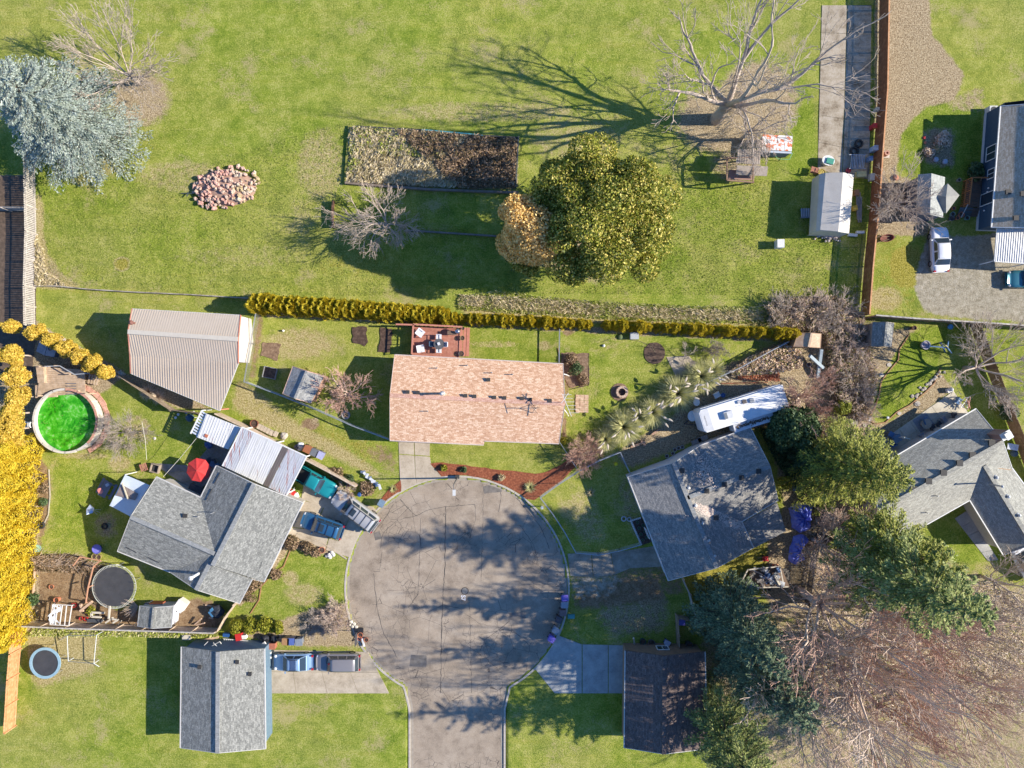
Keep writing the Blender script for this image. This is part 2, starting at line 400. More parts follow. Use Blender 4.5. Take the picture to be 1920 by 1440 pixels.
def ground_mat():
    t = NT('lawn_and_soil'); p = t.pos()
    def attr(nm):
        a = t.n('Attribute'); a.attribute_name = nm; s = t.n('SeparateColor'); t.l(a.outputs['Color'], s.inputs[0]); return s.outputs
    A = attr('soil_a'); B = attr('soil_b')
    wob = t.noise(1.6, 6, .72, p); fine = t.noise(6.5, 4, .8, p); med = t.noise(.5, 8, .78, p, .4); big = t.noise(.11, 4, .6, p); hi = t.noise(26, 2, .8, p)
    # grass: deep green to yellow green to straw
    gr = t.ramp(t.math('ADD', t.math('MULTIPLY', fine, .5), t.math('MULTIPLY', med, .55)),
                [(.38, (.06,.1,.008)), (.465, (.18,.24,.02)), (.54, (.33,.36,.05)), (.63, (.55,.5,.16))])
    gr = t.mix(.3, gr, t.ramp(t.noise(.045, 3, .5, p), [(.42, (.15,.26,.025)), (.6, (.32,.34,.08))]), 'MIX')
    gr = t.mix(t.ramp(big, [(.40, 0.), (.64, .28)]), gr, t.ramp(fine, [(.36,(.17,.15,.04)),(.5,(.36,.31,.11)),(.64,(.55,.46,.23))]))
    lush = t.ramp(t.math('ADD', t.math('MULTIPLY', fine, .6), t.math('MULTIPLY', med, .45)), [(.38, (.05,.095,.008)), (.48, (.15,.22,.016)), (.57, (.27,.33,.04)), (.66, (.42,.4,.12))])
    dry = t.ramp(fine, [(.34, (.17,.14,.045)), (.5, (.40,.33,.14)), (.64, (.6,.5,.29))])
    dirt = t.ramp(t.math('ADD', t.math('MULTIPLY', fine, .5), t.math('MULTIPLY', wob, .5)), [(.38, (.15,.085,.045)), (.5, (.27,.18,.105)), (.62, (.4,.29,.18))])
    moss = t.ramp(fine, [(.36, (.13,.13,.015)), (.52, (.33,.29,.045)), (.66, (.5,.43,.12))])
    lit = t.ramp(t.math('ADD', t.math('MULTIPLY', fine, .6), t.math('MULTIPLY', hi, .4)), [(.38, (.09,.065,.035)), (.46, (.26,.19,.11)), (.54, (.44,.34,.205)), (.62, (.66,.55,.38))])
    grav = t.ramp(t.math('ADD', t.math('MULTIPLY', wob, .55), t.math('MULTIPLY', fine, .45)), [(.36, (.2,.175,.12)), (.5, (.37,.33,.25)), (.62, (.52,.47,.38))])
    mp = t.n('Mapping'); mp.inputs['Rotation'].default_value = (0, 0, R(4)); mp.inputs['Scale'].default_value = (.12, 1.5, 1); t.l(p, mp.inputs['Vector'])
    mow = t.noise(1.0, 4, .6, mp.outputs['Vector']); gr = t.mix(.55, gr, t.ramp(mow, [(.36, (.8,.86,.74)), (.52, (1,1,1)), (.66, (1.0,.95,.82))]), 'MULTIPLY')
    tuft = t.noise(2.3, 5, .8, p, .6); gr = t.mix(.6, gr, t.ramp(tuft, [(.38, (.78,.84,.7)), (.5, (1.0,1.0,1.0))]), 'MULTIPLY')
    worn = t.ramp(t.math('ADD', t.math('MULTIPLY', t.noise(.19, 5, .7, p), .7), t.math('MULTIPLY', fine, .3)), [(.545, 0.), (.62, .75)]); gr = t.mix(worn, gr, (.42,.35,.17))
    def m(fac, lo=.36, hi_=.62):
        f = t.math('ADD', fac, t.math('MULTIPLY', t.math('SUBTRACT', wob, .5), .95))
        f = t.math('MULTIPLY', f, t.math('GREATER_THAN', fac, .015))
        return t.ramp(f, [(lo, 0.), (hi_, 1.)])
    col = gr
    for f, c in ((A[1], lush), (A[2], dry), (B[0], moss), (A[0], dirt), (B[2], grav), (B[1], lit)): col = t.mix(m(f), col, c)
    # scattered fallen leaves
    v = t.n('TexVoronoi'); v.inputs['Scale'].default_value = 3.2; t.l(p, v.inputs['Vector'])
    sp = t.math('MULTIPLY', t.math('LESS_THAN', v.outputs['Distance'], .11), t.math('GREATER_THAN', med, .52))
    col = t.mix(t.math('MULTIPLY', sp, .7), col, (.5,.4,.24))
    t.bump(t.math('ADD', fine, t.math('MULTIPLY', hi, .6)), .9, .10)
    return t.out(col, .95, 0, .2)
GROUND_MAT = ground_mat()
at = {'soil_a': np.stack([CH['dirt'].ravel(), CH['lush'].ravel(), CH['dry'].ravel(), np.ones(nx*ny)], 1),
      'soil_b': np.stack([CH['moss'].ravel(), CH['litter'].ravel(), CH['gravel'].ravel(), np.ones(nx*ny)], 1)}
g = bpy.data.objects.new('ground', np_mesh('ground', co, q, GROUND_MAT, at)); COL.objects.link(g)
tag(g, 'yellow green winter lawns with bare soil and leaf litter', kind='structure')

# ------------------------------------------------------------------ road
def wobbly(pts, step=.5, amp=.04):
    out = []
    n = len(pts)
    for i in range(n):
        a = Vector(pts[i]); b = Vector(pts[(i+1) % n]); L = (b - a).length; k = max(1, int(L / step))
        nr = Vector((-(b-a).y, (b-a).x, 0)) / max(L, 1e-6)
        for j in range(k): out.append(a.lerp(b, j / k) + nr * random.uniform(-amp, amp))
    return out
def sheet(name, px, z, mat, kind='structure', label=None, cat=None, thick=None, step=.5, amp=.05, world_pts=False, group=None, parent=None):
    pts = [Vector(p) for p in px] if world_pts else [P(x, y) for x, y in px]
    pts = wobbly(pts, step, amp) if step else pts
    mb = MB(); mb.prism(pts, z - (thick or .06), z)
    c = sum(pts, Vector()) / len(pts); c.z = 0
    if parent is not None: return mb.build(name, mat, parent, world=True)
    o = mb.build(name, mat, loc=c); tag(o, label, cat, group, kind); return o
def asphalt():
    t = NT('old_asphalt'); p = t.pos()
    f = t.noise(9, 3, .8, p); b = t.noise(.25, 5, .7, p); m = t.noise(1.4, 5, .7, p)
    col = t.ramp(t.math('ADD', t.math('MULTIPLY', f, .4), t.math('MULTIPLY', b, .6)), [(.36, (.22,.175,.13)), (.5, (.33,.265,.20)), (.64, (.42,.35,.275))])
    col = t.mix(.5, col, t.ramp(m, [(.3, .8), (.6, 1.)]), 'MULTIPLY')
    v = t.n('TexVoronoi'); v.feature = 'DISTANCE_TO_EDGE'; v.inputs['Scale'].default_value = .42
    w = t.mix(.25, p, t.n('TexNoise', Scale=1.4).outputs['Color'], 'ADD'); t.l(w, v.inputs['Vector'])
    cr = t.math('MULTIPLY', t.math('LESS_THAN', v.outputs['Distance'], .006), t.math('GREATER_THAN', t.noise(.12, 2, .5, p), .5))
    v2 = t.n('TexVoronoi'); v2.feature = 'DISTANCE_TO_EDGE'; v2.inputs['Scale'].default_value = 1.3; t.l(w, v2.inputs['Vector'])
    cr2 = t.math('MULTIPLY', t.math('LESS_THAN', v2.outputs['Distance'], .016), t.math('GREATER_THAN', t.noise(.2, 3, .5, p), .56))
    col = t.mix(t.math('MULTIPLY', t.math('MAXIMUM', cr, cr2), .75), col, (.06,.05,.045))
    st = t.noise(.55, 6, .75, p); col = t.mix(.55, col, t.ramp(st, [(.36, (.55,.52,.5)), (.5, (1,1,1)), (.66, (1.0,.97,.93))]), 'MULTIPLY')
    t.bump(f, .35, .01); return t.out(col, .88)
ASPH = asphalt()
ring = [Vector((CX + CR * math.cos(a), CY + CR * math.sin(a), 0)) for a in np.linspace(R(-62), R(242), 96)]
road_pts = ring + [Vector((CX - 5.0, CY - 13.0, 0)), Vector((CX - 4.6, -300, 0)), Vector((CX + 4.6, -300, 0)), Vector((CX + 5.0, CY - 13.0, 0))]
mb = MB(); mb.prism(road_pts, -.3, -.1); road = mb.build('road', ASPH, loc=(CX, CY, 0)); tag(road, kind='structure')
KERB = M((.52,.47,.4), (.4,.35,.29), 4, bump=.3)
def strip(pts, w, z0, z1, mb, closed=False):
    """a band of width w to the left of the path"""
    n = len(pts); nrm = []
    for i in range(n):
        a = pts[max(0, i-1)]; b = pts[min(n-1, i+1)]
        d = (b - a).normalized(); nrm.append(Vector((-d.y, d.x, 0)))
    vs = []
    for p, m_ in zip(pts, nrm):
        o = p + m_ * w
        vs += [(p.x, p.y, z0), (o.x, o.y, z0), (o.x, o.y, z1), (p.x, p.y, z1)]
    fs = [(k*4+j, k*4+(j+1) % 4, (k+1)*4+(j+1) % 4, (k+1)*4+j) for k in range(n-1) for j in range(4)]
    mb.add(vs, fs + [(3,2,1,0), tuple(range(4*n-4, 4*n))])
kroot = thing('kerb', None, None); kroot['kind'] = 'structure'
kp = [Vector((CX + 5.0, -60, 0)), Vector((CX + 5.0, CY - 13.0, 0))] + ring + [Vector((CX - 5.0, CY - 13.0, 0)), Vector((CX - 5.0, -60, 0))]
cum = [0]
for a, b in zip(kp, kp[1:]): cum.append(cum[-1] + (b - a).length)
def at_len(s_):
    for i in range(len(kp) - 1):
        if cum[i+1] >= s_: return kp[i].lerp(kp[i+1], (s_ - cum[i]) / max(1e-6, cum[i+1] - cum[i]))
    return kp[-1]
s0 = 0.0
while s0 < cum[-1] - 1:
    s1 = min(s0 + 2.4, cum[-1]); seg = [at_len(s0 + .012 + (s1 - s0 - .024) * i / 4) for i in range(5)]
    mb = MB(); strip(seg, -.2, -.3, .015, mb); mb.build('kerb_stone', KERB, kroot)
    mb = MB(); strip(seg, .32, -.3, -.092, mb); mb.build('gutter_slab', M((.36,.31,.25), (.28,.24,.19), 3, bump=.3), kroot)
    s0 = s1
TAR = M((.035,.032,.03), (.06,.055,.05), 5, rough=.6)
mb = MB()
def crack(pp, w=.05):
    pts = [P(*p) for p in pp]; o = []
    for a, b in zip(pts, pts[1:]):
        k = max(2, int((b - a).length / .35)); nr = Vector((-(b-a).y, (b-a).x, 0)).normalized()
        for j in range(k): o.append(a.lerp(b, j / k) + nr * random.uniform(-.05, .05))
    o.append(pts[-1])
    for a, b in zip(o, o[1:]):
        nr = Vector((-(b-a).y, (b-a).x, 0)).normalized() * (w * random.uniform(.35, 1) / 2)
        if nr.length < 1e-6: continue
        mb.add([(a.x-nr.x, a.y-nr.y, -.096), (b.x-nr.x, b.y-nr.y, -.096), (b.x+nr.x, b.y+nr.y, -.096), (a.x+nr.x, a.y+nr.y, -.096)], [(0,1,2,3)])
crack([(836,950),(834,1060),(830,1130),(827,1210),(826,1300)], .09)
crack([(788,972),(786,1080),(784,1115),(765,1140)], .06); crack([(700,1075),(706,1140),(720,1190),(745,1235)], .06)
crack([(712,1030),(718,1000),(745,975),(780,968),(806,955),(835,950),(890,946),(892,975),(880,1010)], .05)
crack([(750,936),(770,960),(782,968)], .06); crack([(738,945),(722,972),(700,1000)], .05); crack([(880,1130),(882,1200),(884,1300)], .05)
crack([(700,1072),(712,1072),(716,1035)], .05); crack([(760,1100),(775,1130),(800,1150),(830,1135),(860,1140)], .05)
crack([(965,930),(990,960),(1015,990),(1030,1030)], .06); crack([(975,985),(1000,1020),(1010,1060)], .05); crack([(930,895),(940,930),(935,960)], .05)
crack([(906,900),(905,1000),(902,1090)], .035); crack([(870,1150),(900,1170),(950,1180),(990,1200)], .04)
o = mb.build('sealed_crack', TAR); tag(o, 'dark sealed cracks wandering across the grey turning circle', None, kind='stuff')
cc = P(871.5, 1108.5); mh = thing('manhole_cover', 'round iron manhole cover with dark rim near the middle of the turning circle', 'manhole cover', (cc.x, cc.y, -.096))
mb = MB(); mb.ring((0,0,0), .33, .4, -.01, .012, 28); mb.build('rim', M((.06,.05,.045)), mh)
mb = MB(); mb.lathe([(.325, -.01), (.325, .008), (0, .008)], n=24)
for i in range(-3, 4):
    w = math.sqrt(max(0, .3**2 - (i*.08)**2)); mb.box((0, i*.08, .010), (2*w, .03, .006))
mb.build('lid', M((.26,.25,.23), (.16,.15,.14), 9), mh)
# painted survey mark S7 beside the cover
WHITE_PAINT = M((.8,.8,.82), (.65,.65,.68), 9, bump=.1)
def text(body, loc, rz, size, mat, label, cat, name='painted_mark', rx=0.0, parent=None, ext=.002):
    cu = bpy.data.curves.new(name, 'FONT'); cu.body = body; cu.size = size; cu.extrude = ext; cu.align_x = 'CENTER'; cu.align_y = 'CENTER'; cu.offset = size * .02
    cu.materials.append(mat); tmp = bpy.data.objects.new('tmp', cu); COL.objects.link(tmp); bpy.context.view_layer.update()
    me = bpy.data.meshes.new_from_object(tmp); bpy.data.objects.remove(tmp); me.name = name
    o = bpy.data.objects.new(name, me); COL.objects.link(o); o.location = loc; o.rotation_euler = (rx, 0, rz)
    if parent is not None: o.parent = parent
    else: tag(o, label, cat)
    return o
PATCH = M((.17,.15,.13),(.12,.105,.09),3,c3=(.21,.185,.16))
for q_ in ([(770,1228),(800,1230),(799,1252),(768,1250)],[(905,912),(938,908),(941,922),(908,926)],[(955,1150),(985,1148),(986,1160),(956,1163)],[(700,1000),(712,996),(716,1010),(703,1014)]):
    sheet('road_patch', q_, -.094, PATCH, step=.3, amp=.03, thick=.02)
c = P(868.2, 1121.5); text('S7', (c.x, c.y, -.093), -R(90), .62, WHITE_PAINT, 'white painted mark S7 on asphalt just below the manhole cover', 'road marking')

# ------------------------------------------------------------------ paved areas, every slab a part
def conc(name, a, b, c):
    t = NT(name); p = t.pos(); f = t.noise(7, 4, .75, p); m_ = t.noise(.8, 6, .7, p)
    oi = t.n('ObjectInfo')
    col = t.ramp(t.math('ADD', t.math('MULTIPLY', f, .3), t.math('MULTIPLY', m_, .7)), [(.34, a), (.5, b), (.64, c)])
    col = t.mix(.35, col, t.ramp(oi.outputs['Random'], [(0, .75), (1, 1.)]), 'MULTIPLY')
    t.bump(f, .3, .01); return t.out(col, .85)
CONC = conc('concrete', (.30,.245,.175), (.45,.375,.28), (.54,.465,.36))
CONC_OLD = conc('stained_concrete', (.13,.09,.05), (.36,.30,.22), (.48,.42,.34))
CONC_GREY = conc('grey_concrete', (.25,.25,.24), (.36,.36,.34), (.45,.45,.42))
def paving(name, slabs, mat, z=.03, part='concrete_slab'):
    root = thing(name, None, None); root['kind'] = 'structure'
    for s_ in slabs:
        pts = [P(x, y) for x, y in s_]; c = sum(pts, Vector()) / len(pts)
        pts = [p + (c - p).normalized() * .02 for p in pts]
        mb = MB(); mb.prism(pts, -.12, z + random.uniform(-.004, .004)); mb.build(part, mat, root)
    return root
def quad_grid(a, b, c, d, nu, nv):
    """px corners a-b (u) and d-c; split into nu x nv"""
    L = lambda p, q_, t_: (p[0] + (q_[0]-p[0]) * t_, p[1] + (q_[1]-p[1]) * t_)
    out = []
    for j in range(nv):
        for i in range(nu):
            u0, u1, v0, v1 = i/nu, (i+1)/nu, j/nv, (j+1)/nv
            out.append([L(L(a,b,u0), L(d,c,u0), v0), L(L(a,b,u1), L(d,c,u1), v0), L(L(a,b,u1), L(d,c,u1), v1), L(L(a,b,u0), L(d,c,u0), v1)])
    return out
def arc_px(a0, a1, n=5, r=209.5):
    return [(857 + r * math.cos(R(a)), 1103 - r * math.sin(R(a))) for a in np.linspace(a0, a1, n)]
paving('driveway', [[(747,826),(776,828),(777,853),(748,851)], [(777,828),(806,829),(806,855),(778,853)],
    [(748,852),(777,854),(779,892)] + arc_px(111, 120, 3) + [(751,921)], [(778,854),(806,856),(809,872)] + arc_px(97.5, 111, 4) + [(779,892)]], CONC)
paving('driveway', [[(563,936),(607,950),(588,992),(540,988)], [(540,989),(588,993),(616,1008),(610,1030),(533,998)], [(608,951),(655,972),(634,1014),(589,992)],
    [(617,1009),(635,1015),(655,973)] + [(675,985)] + arc_px(149, 164, 4) + [(611,1031)], [(570,905),(610,920),(655,940),(655,972),(565,935)],
    [(655,940),(700,950)] + arc_px(136, 148, 4) + [(656,972)]], CONC)
paving('driveway', [[(1064,1038),(1108,1036),(1112,1082),(1069,1080)], [(1109,1036),(1145,1037),(1152,1078),(1113,1082)], [(1146,1037),(1236,1022),(1244,1062),(1180,1066),(1152,1078)]], conc('worn_gravelly_concrete', (.17,.14,.105), (.3,.26,.2), (.42,.37,.3)), z=.012)
paving('driveway', [arc_px(-30, -46, 4) + [(1040,1300),(1091,1300),(1091,1208),(1044,1190)], [(1092,1208),(1140,1209),(1140,1300),(1092,1300)], [(1141,1209),(1171,1210),(1171,1300),(1141,1300)]], CONC_GREY)
paving('driveway', quad_grid((497,1218),(690,1222),(730,1300),(497,1300), 4, 2), CONC)
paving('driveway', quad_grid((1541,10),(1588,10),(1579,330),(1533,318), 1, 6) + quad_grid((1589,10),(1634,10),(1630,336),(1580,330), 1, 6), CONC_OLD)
# spill of gravel and mulch sheets
MULCH = M((.25,.065,.022), (.12,.03,.012), 5, c3=(.36,.13,.06), bump=.6, name='bark_mulch')
SOIL = M((.075,.042,.028), (.04,.022,.015), 4, c3=(.14,.09,.065), bump=.7, name='dark_soil')
SOIL2 = M((.2,.125,.075), (.11,.065,.04), 4, c3=(.32,.22,.14), bump=.7, name='brown_soil')
sheet('mulch_bed', [(806,869),(830,867),(900,876),(960,883),(1003,889),(1030,883),(1060,866),(1070,856),(1083,872),(1052,903),(1002,937)] + arc_px(52, 98, 12, 212), .03, MULCH)
sheet('mulch_bed', [(752,900),(752,922)] + arc_px(122, 131, 4, 212) + [(714,938),(728,918)], .03, MULCH)
for px in ([(661,612),(687,613),(689,640),(684,648),(662,643)], [(713,615),(735,616),(736,632),(731,662),(711,660)]): sheet('planting_bed', px, .06, SOIL, step=.3, amp=.1)
sheet('planting_bed', [(493,641),(526,645),(520,677),(489,667)], .03, SOIL2, step=.3, amp=.1)
sheet('planting_bed', [(1052,661),(1104,663),(1104,720),(1068,728),(1052,700)], .03, SOIL2, step=.3, amp=.1)
sheet('darkened_dirt_yard', [(-300,330),(66,330),(68,610),(60,700),(-300,700)], .004, M((.11,.075,.05),(.07,.05,.035),2.5,c3=(.17,.12,.085),bump=.6))  # brown dirt, its colour darkened to carry the fence's shade further left
c = P(1227, 662); sheet('planting_bed', [c + Vector((1.15*math.cos(a), 1.15*math.sin(a), 0)) for a in np.linspace(0, 2*PI, 20)[:-1]], .03, SOIL, world_pts=True, step=.3)
paving('patio', quad_grid((1249,669),(1292,667),(1312,690),(1270,712), 2, 2), CONC)
paving('patio', quad_grid((1644,832),(1788,733),(1838,808),(1695,905), 7, 4), conc('patio_concrete', (.38,.33,.25), (.52,.47,.37), (.6,.55,.45)))
paving('patio', quad_grid((366,868),(402,826),(450,860),(400,915), 5, 4), conc('dark_pavers', (.13,.12,.12), (.2,.19,.18), (.28,.27,.25)), part='paver')
paving('patio', quad_grid((285,868),(350,872),(395,900),(370,925), 5, 3), conc('dark_pavers2', (.16,.15,.14), (.24,.22,.2), (.32,.3,.27)), part='paver')
paving('path', quad_grid((1790,972),(1812,958),(1872,1050),(1852,1052), 1, 5), CONC_GREY)
# stepping stones
STONE = conc('stone', (.28,.24,.2), (.42,.37,.31), (.55,.5,.43))
sp = thing('stepping_stone_path', None, None); sp['kind'] = 'structure'
for x, y, r in [(1621,785,10),(1617,776,9),(1624,752,10),(1638,736,10),(1653,703,9),(1667,684,9),(1602,793,14),(1622,797,9),(1600,815,9),(1720,757,11),(1686,775,8)]:
    c = P(x, y); mb = MB(); mb.lathe([(r/17.5*.52, -.05), (r/17.5*.5, .05), (0, .055)], c, 11, sy=.85); mb.build('stepping_stone', STONE, sp)
for i in range(24):
    t_ = i / 23; x = 1768 - 55 * t_ + random.uniform(-6, 6); y = 700 + 45 * t_ + random.uniform(-5, 5); c = P(x, y)
    mb = MB(); mb.ball((c.x, c.y, .03), random.uniform(.12, .22), 7, 4, .5, .15); mb.build('stone', STONE, sp)
EDGE = M((.42,.22,.1), (.3,.15,.07), 5)
def edging(pp, w=.1, h=.08, mat=EDGE, name='lawn_edging', kind='structure'):
    mb = MB(); pts = [P(*p) for p in pp]
    for a, b in zip(pts, pts[1:]): mb.bar(a + Vector((0,0,h/2)), b + Vector((0,0,h/2)), w, h)
    c = pts[0].copy(); o = mb.build(name, mat, loc=c); o['kind'] = kind; return o
edging([(1704,628),(1686,655),(1684,675),(1663,700),(1652,715),(1648,740),(1640,765),(1632,778),(1632,790),(1642,795),(1660,792),(1682,772),(1705,760),(1735,735),(1752,718),(1759,698),(1764,690)])
edging([(765,690),(778,705),(790,728)])
edging([(546,1028),(532,1062),(512,1075),(490,1100),(486,1125),(470,1150)]); edging([(545,1025),(558,1000),(605,1018),(650,1048)], .12, .06, CONC)
edging([(92,880),(94,930),(91,965),(84,980)], .1, .06, M((.5,.45,.36)))
edging([(1046,652),(1050,675)], .05); edging([(1104,662),(1104,722),(1070,730)], .07, .05, SOIL)
# ------------------------------------------------------------------ building kit
def slab_mesh(V, F, t=.14):
    """roof planes given as photo points with heights, thickened downwards"""
    pts = [P(*v) if len(v) == 3 else Vector(v) for v in V]; n = len(pts); mb = MB()
    fs = []
    for f in F:
        nz = sum((pts[f[i]].x * pts[f[(i+1) % len(f)]].y - pts[f[(i+1) % len(f)]].x * pts[f[i]].y) for i in range(len(f)))
        fs.append(tuple(f) if nz > 0 else tuple(reversed(f)))
    edges = {}
    for f in fs:
        for i in range(len(f)): edges[(f[i], f[(i+1) % len(f)])] = 1
    side = [(a, n + a, n + b, b)[::1] for (a, b) in edges if (b, a) not in edges]
    mb.add(pts + [p - Vector((0,0,t)) for p in pts], fs + [tuple(n + i for i in reversed(f)) for f in fs] + side)
    return mb, pts
def ribs(mb, poly, sp, w, h, along=None, jit=0):
    """raised seams running up the slope of a plane polygon"""
    pts = [Vector(p) for p in poly]
    nrm = Vector((0,0,0))
    for i in range(1, len(pts) - 1): nrm += (pts[i] - pts[0]).cross(pts[i+1] - pts[0])
    nrm.normalize()
    if nrm.z < 0: nrm = -nrm
    u = along.normalized() if along is not None else Vector((-nrm.y, nrm.x, 0)).normalized()
    u = (u - nrm * u.dot(nrm)).normalized(); v = nrm.cross(u).normalized()
    us = [p.dot(u) for p in pts]; x = min(us) + sp / 2
    o = pts[0] - u * pts[0].dot(u) - v * pts[0].dot(v)
    while x < max(us):
        hit = []
        for i in range(len(pts)):
            a, b = pts[i], pts[(i+1) % len(pts)]; ua, ub = a.dot(u), b.dot(u)
            if (ua - x) * (ub - x) < 0: t_ = (x - ua) / (ub - ua); hit.append(a.lerp(b, t_).dot(v))
        if len(hit) >= 2:
            a = o + u * x + v * min(hit) + nrm * (h * .4); b = o + u * x + v * max(hit) + nrm * (h * .4)
            mb.bar(a, b, w, h)
        x += sp
def inset(pts, d):
    """plan polygon (Vectors) moved inwards by d"""
    q_ = [Vector((p.x, p.y, 0)) for p in pts]
    if area2(q_) < 0: q_ = q_[::-1]
    n = len(q_); out = []
    for i in range(n):
        a, b, c = q_[i-1], q_[i], q_[(i+1) % n]
        d1 = (b - a).normalized(); d2 = (c - b).normalized()
        n1 = Vector((-d1.y, d1.x, 0)); n2 = Vector((-d2.y, d2.x, 0)); k = (n1 + n2); L = k.length
        if L < 1e-4: out.append(b + n1 * d); continue
        k /= L; out.append(b + k * d / max(.35, k.dot(n1)))
    return out
def roof_z(pts, F, p):
    """height of the roof over plan point p"""
    best = None
    for f in F:
        a, b, c = pts[f[0]], pts[f[1]], pts[f[2]]
        for j in range(2, len(f)):
            if ((b - a).cross(pts[f[j]] - a)).length > .5: c = pts[f[j]]; break
        nrm = (b - a).cross(c - a)
        poly = [pts[i] for i in f]; n = len(poly); ins = False; j = n - 1
        for i in range(n):
            if ((poly[i].y > p.y) != (poly[j].y > p.y)) and (p.x < (poly[j].x - poly[i].x) * (p.y - poly[i].y) / (poly[j].y - poly[i].y + 1e-12) + poly[i].x): ins = not ins
            j = i
        if ins:
            z = a.z - (nrm.x * (p.x - a.x) + nrm.y * (p.y - a.y)) / nrm.z
            best = z if best is None else max(best, z)
    return best
def walls(root, outline, pts, F, mat, d=.38, z0=-.1, name='wall', t=.16, low=2.2):
    """walls under a roof: follow the inset outline, rising to the underside of the roof planes"""
    fp = inset(outline, d); n = len(fp); mb = MB()
    for i in range(n):
        a, b = fp[i], fp[(i+1) % n]; k = max(2, int((b - a).length / .6)); prev = None
        inn = Vector((-(b-a).normalized().y, (b-a).normalized().x, 0)) * .15
        for j in range(k + 1):
            p = a.lerp(b, j / k); z = roof_z(pts, F, p + inn * .3); z = (z if z is not None else low + .1) - t - .01
            row = [Vector((p.x, p.y, z0)), Vector((p.x, p.y, z)), Vector((p.x + inn.x, p.y + inn.y, z0)), Vector((p.x + inn.x, p.y + inn.y, z))]
            if prev is not None: mb.add(prev + row, [(0,4,5,1), (2,3,7,6), (1,5,7,3), (0,2,6,4)])
            prev = row
    return mb.build(name, mat, root, world=True, uv=True), fp
def trim(root, pts, chains, mat, name='gutter', w=.1, h=.12, dz=-.02, out=.0):
    for ch in chains:
        mb = MB()
        for a, b in zip(ch, ch[1:]): mb.bar(pts[a] + Vector((0,0,dz)), pts[b] + Vector((0,0,dz)), w, h)
        mb.build(name, mat, root, world=True)
def ridge_cap(root, pts, pairs, mat, w=.42):
    for a, b in pairs: 
        mb = MB(); mb.bar(pts[a] + Vector((0,0,.03)), pts[b] + Vector((0,0,.03)), w, .09); mb.build('ridge_cap', mat, root, world=True, uv=True)
VENT_DARK = M((.05,.045,.04), (.03,.03,.03), 8); PIPE = M((.5,.5,.5), (.35,.35,.34), 8, rough=.4, metal=.4)
def box_vent(root, pts, F, x, y, s=.3, h=.18, mat=None):
    p = P(x, y, 3.8); z = roof_z(pts, F, p) or 3.5; p = P(x, y, z); z = roof_z(pts, F, p) or z
    mb = MB(); mb.box((p.x, p.y, z + h/2), (s, s, h)); mb.box((p.x, p.y, z + h + .02), (s*1.25, s*1.25, .04)); mb.build('roof_vent', mat or VENT_DARK, root, world=True)
def pipe_vent(root, pts, F, x, y, h=.45, r=.05, cap=0, mat=None):
    p = P(x, y, 3.8); z = roof_z(pts, F, p) or 3.5; p = P(x, y, z + h * .5); z = roof_z(pts, F, p) or z
    mb = MB(); mb.lathe([(r*1.9, 0), (r*1.2, .06), (r, .07), (r, h), (0, h)], (p.x, p.y, z - .02), 10)
    if cap: mb.lathe([(r, h), (cap, h + .04), (cap, h + .12), (0, h + .2)], (p.x, p.y, z - .02), 10)
    mb.build('vent_pipe', mat or PIPE, root, world=True)
GLASS = NT('window_glass'); GLASS.b.inputs['IOR'].default_value = 1.5; GLASS = GLASS.out((.03,.045,.06), .06, 0, .8)
WHITE = M((.78,.77,.74), (.66,.65,.62), 5, rough=.55, bump=.1); OFFW = M((.62,.58,.5), (.5,.46,.38), 4)
def window(root, a, b, z0, z1, outd, mat=WHITE, nm='window', cols=2, door=False):
    """window in a wall between plan points a and b"""
    a = Vector((a.x, a.y, 0)); b = Vector((b.x, b.y, 0)); u = (b - a).normalized(); L = (b - a).length; c = (a + b) / 2 + outd * .03
    rm = Matrix((u, outd, Vector((0,0,1)))).transposed()
    fr = MB(); t = .07
    for s_ in (-1, 1): fr.box(c + u * s_ * (L/2 - t/2) + Vector((0,0,(z0+z1)/2)), (t, .08, z1 - z0), rot=rm)
    for z in (z0 + t/2, z1 - t/2): fr.box(c + Vector((0,0,z)), (L - 2*t, .08, t), rot=rm)
    for k in range(1, cols): fr.box(c + u * (-L/2 + L * k / cols) + Vector((0,0,(z0+z1)/2)), (.05, .06, z1 - z0 - 2*t), rot=rm)
    f = fr.build(nm, mat, root, world=True)
    g_ = MB(); g_.box(c - outd * .015 + Vector((0,0,(z0+z1)/2)), (L - 2*t - .004, .02, z1 - z0 - 2*t - .004), rot=rm); g_.build('pane', GLASS, f, world=True)
    return f
def edge_lines(root, pts, F, lines, mat):
    mb = MB()
    for (x0, y0, x1, y1) in lines:
        a = P(x0, y0, 3.3); b = P(x1, y1, 3.3); za = roof_z(pts, F, a); zb = roof_z(pts, F, b)
        if za is None or zb is None: continue
        a = P(x0, y0, za); b = P(x1, y1, zb); mb.bar(Vector((a.x, a.y, za + .01)), Vector((b.x, b.y, zb + .01)), .06, .03)
    if mb.n: mb.build('roof_flashing', mat, root, world=True, kind='stuff')
def house(label, V, F, ridges, eaves, outline, roofmat, wallmat, capmat, guttermat, base=None, name='house', t=.16, low=2.2, rakes=(), inset_d=.38, group=None):
    ctr = sum((P(V[i][0], V[i][1], V[i][2]) for i in outline), Vector()) / len(outline); ctr.z = 0
    root = thing(name, label, 'house', ctr, 0, group)
    mb, pts = slab_mesh(V, F, t)
    mb.build('roof', roofmat, root, world=True, uv=True)
    if ridges: ridge_cap(root, pts, ridges, capmat)
    trim(root, pts, eaves, guttermat)
    if rakes: trim(root, pts, rakes, guttermat, 'barge_board', .05, .16, -.06)
    w, fp = walls(root, [pts[i] for i in outline], pts, F, wallmat, d=inset_d, t=t, low=low)
    return root, pts, fp

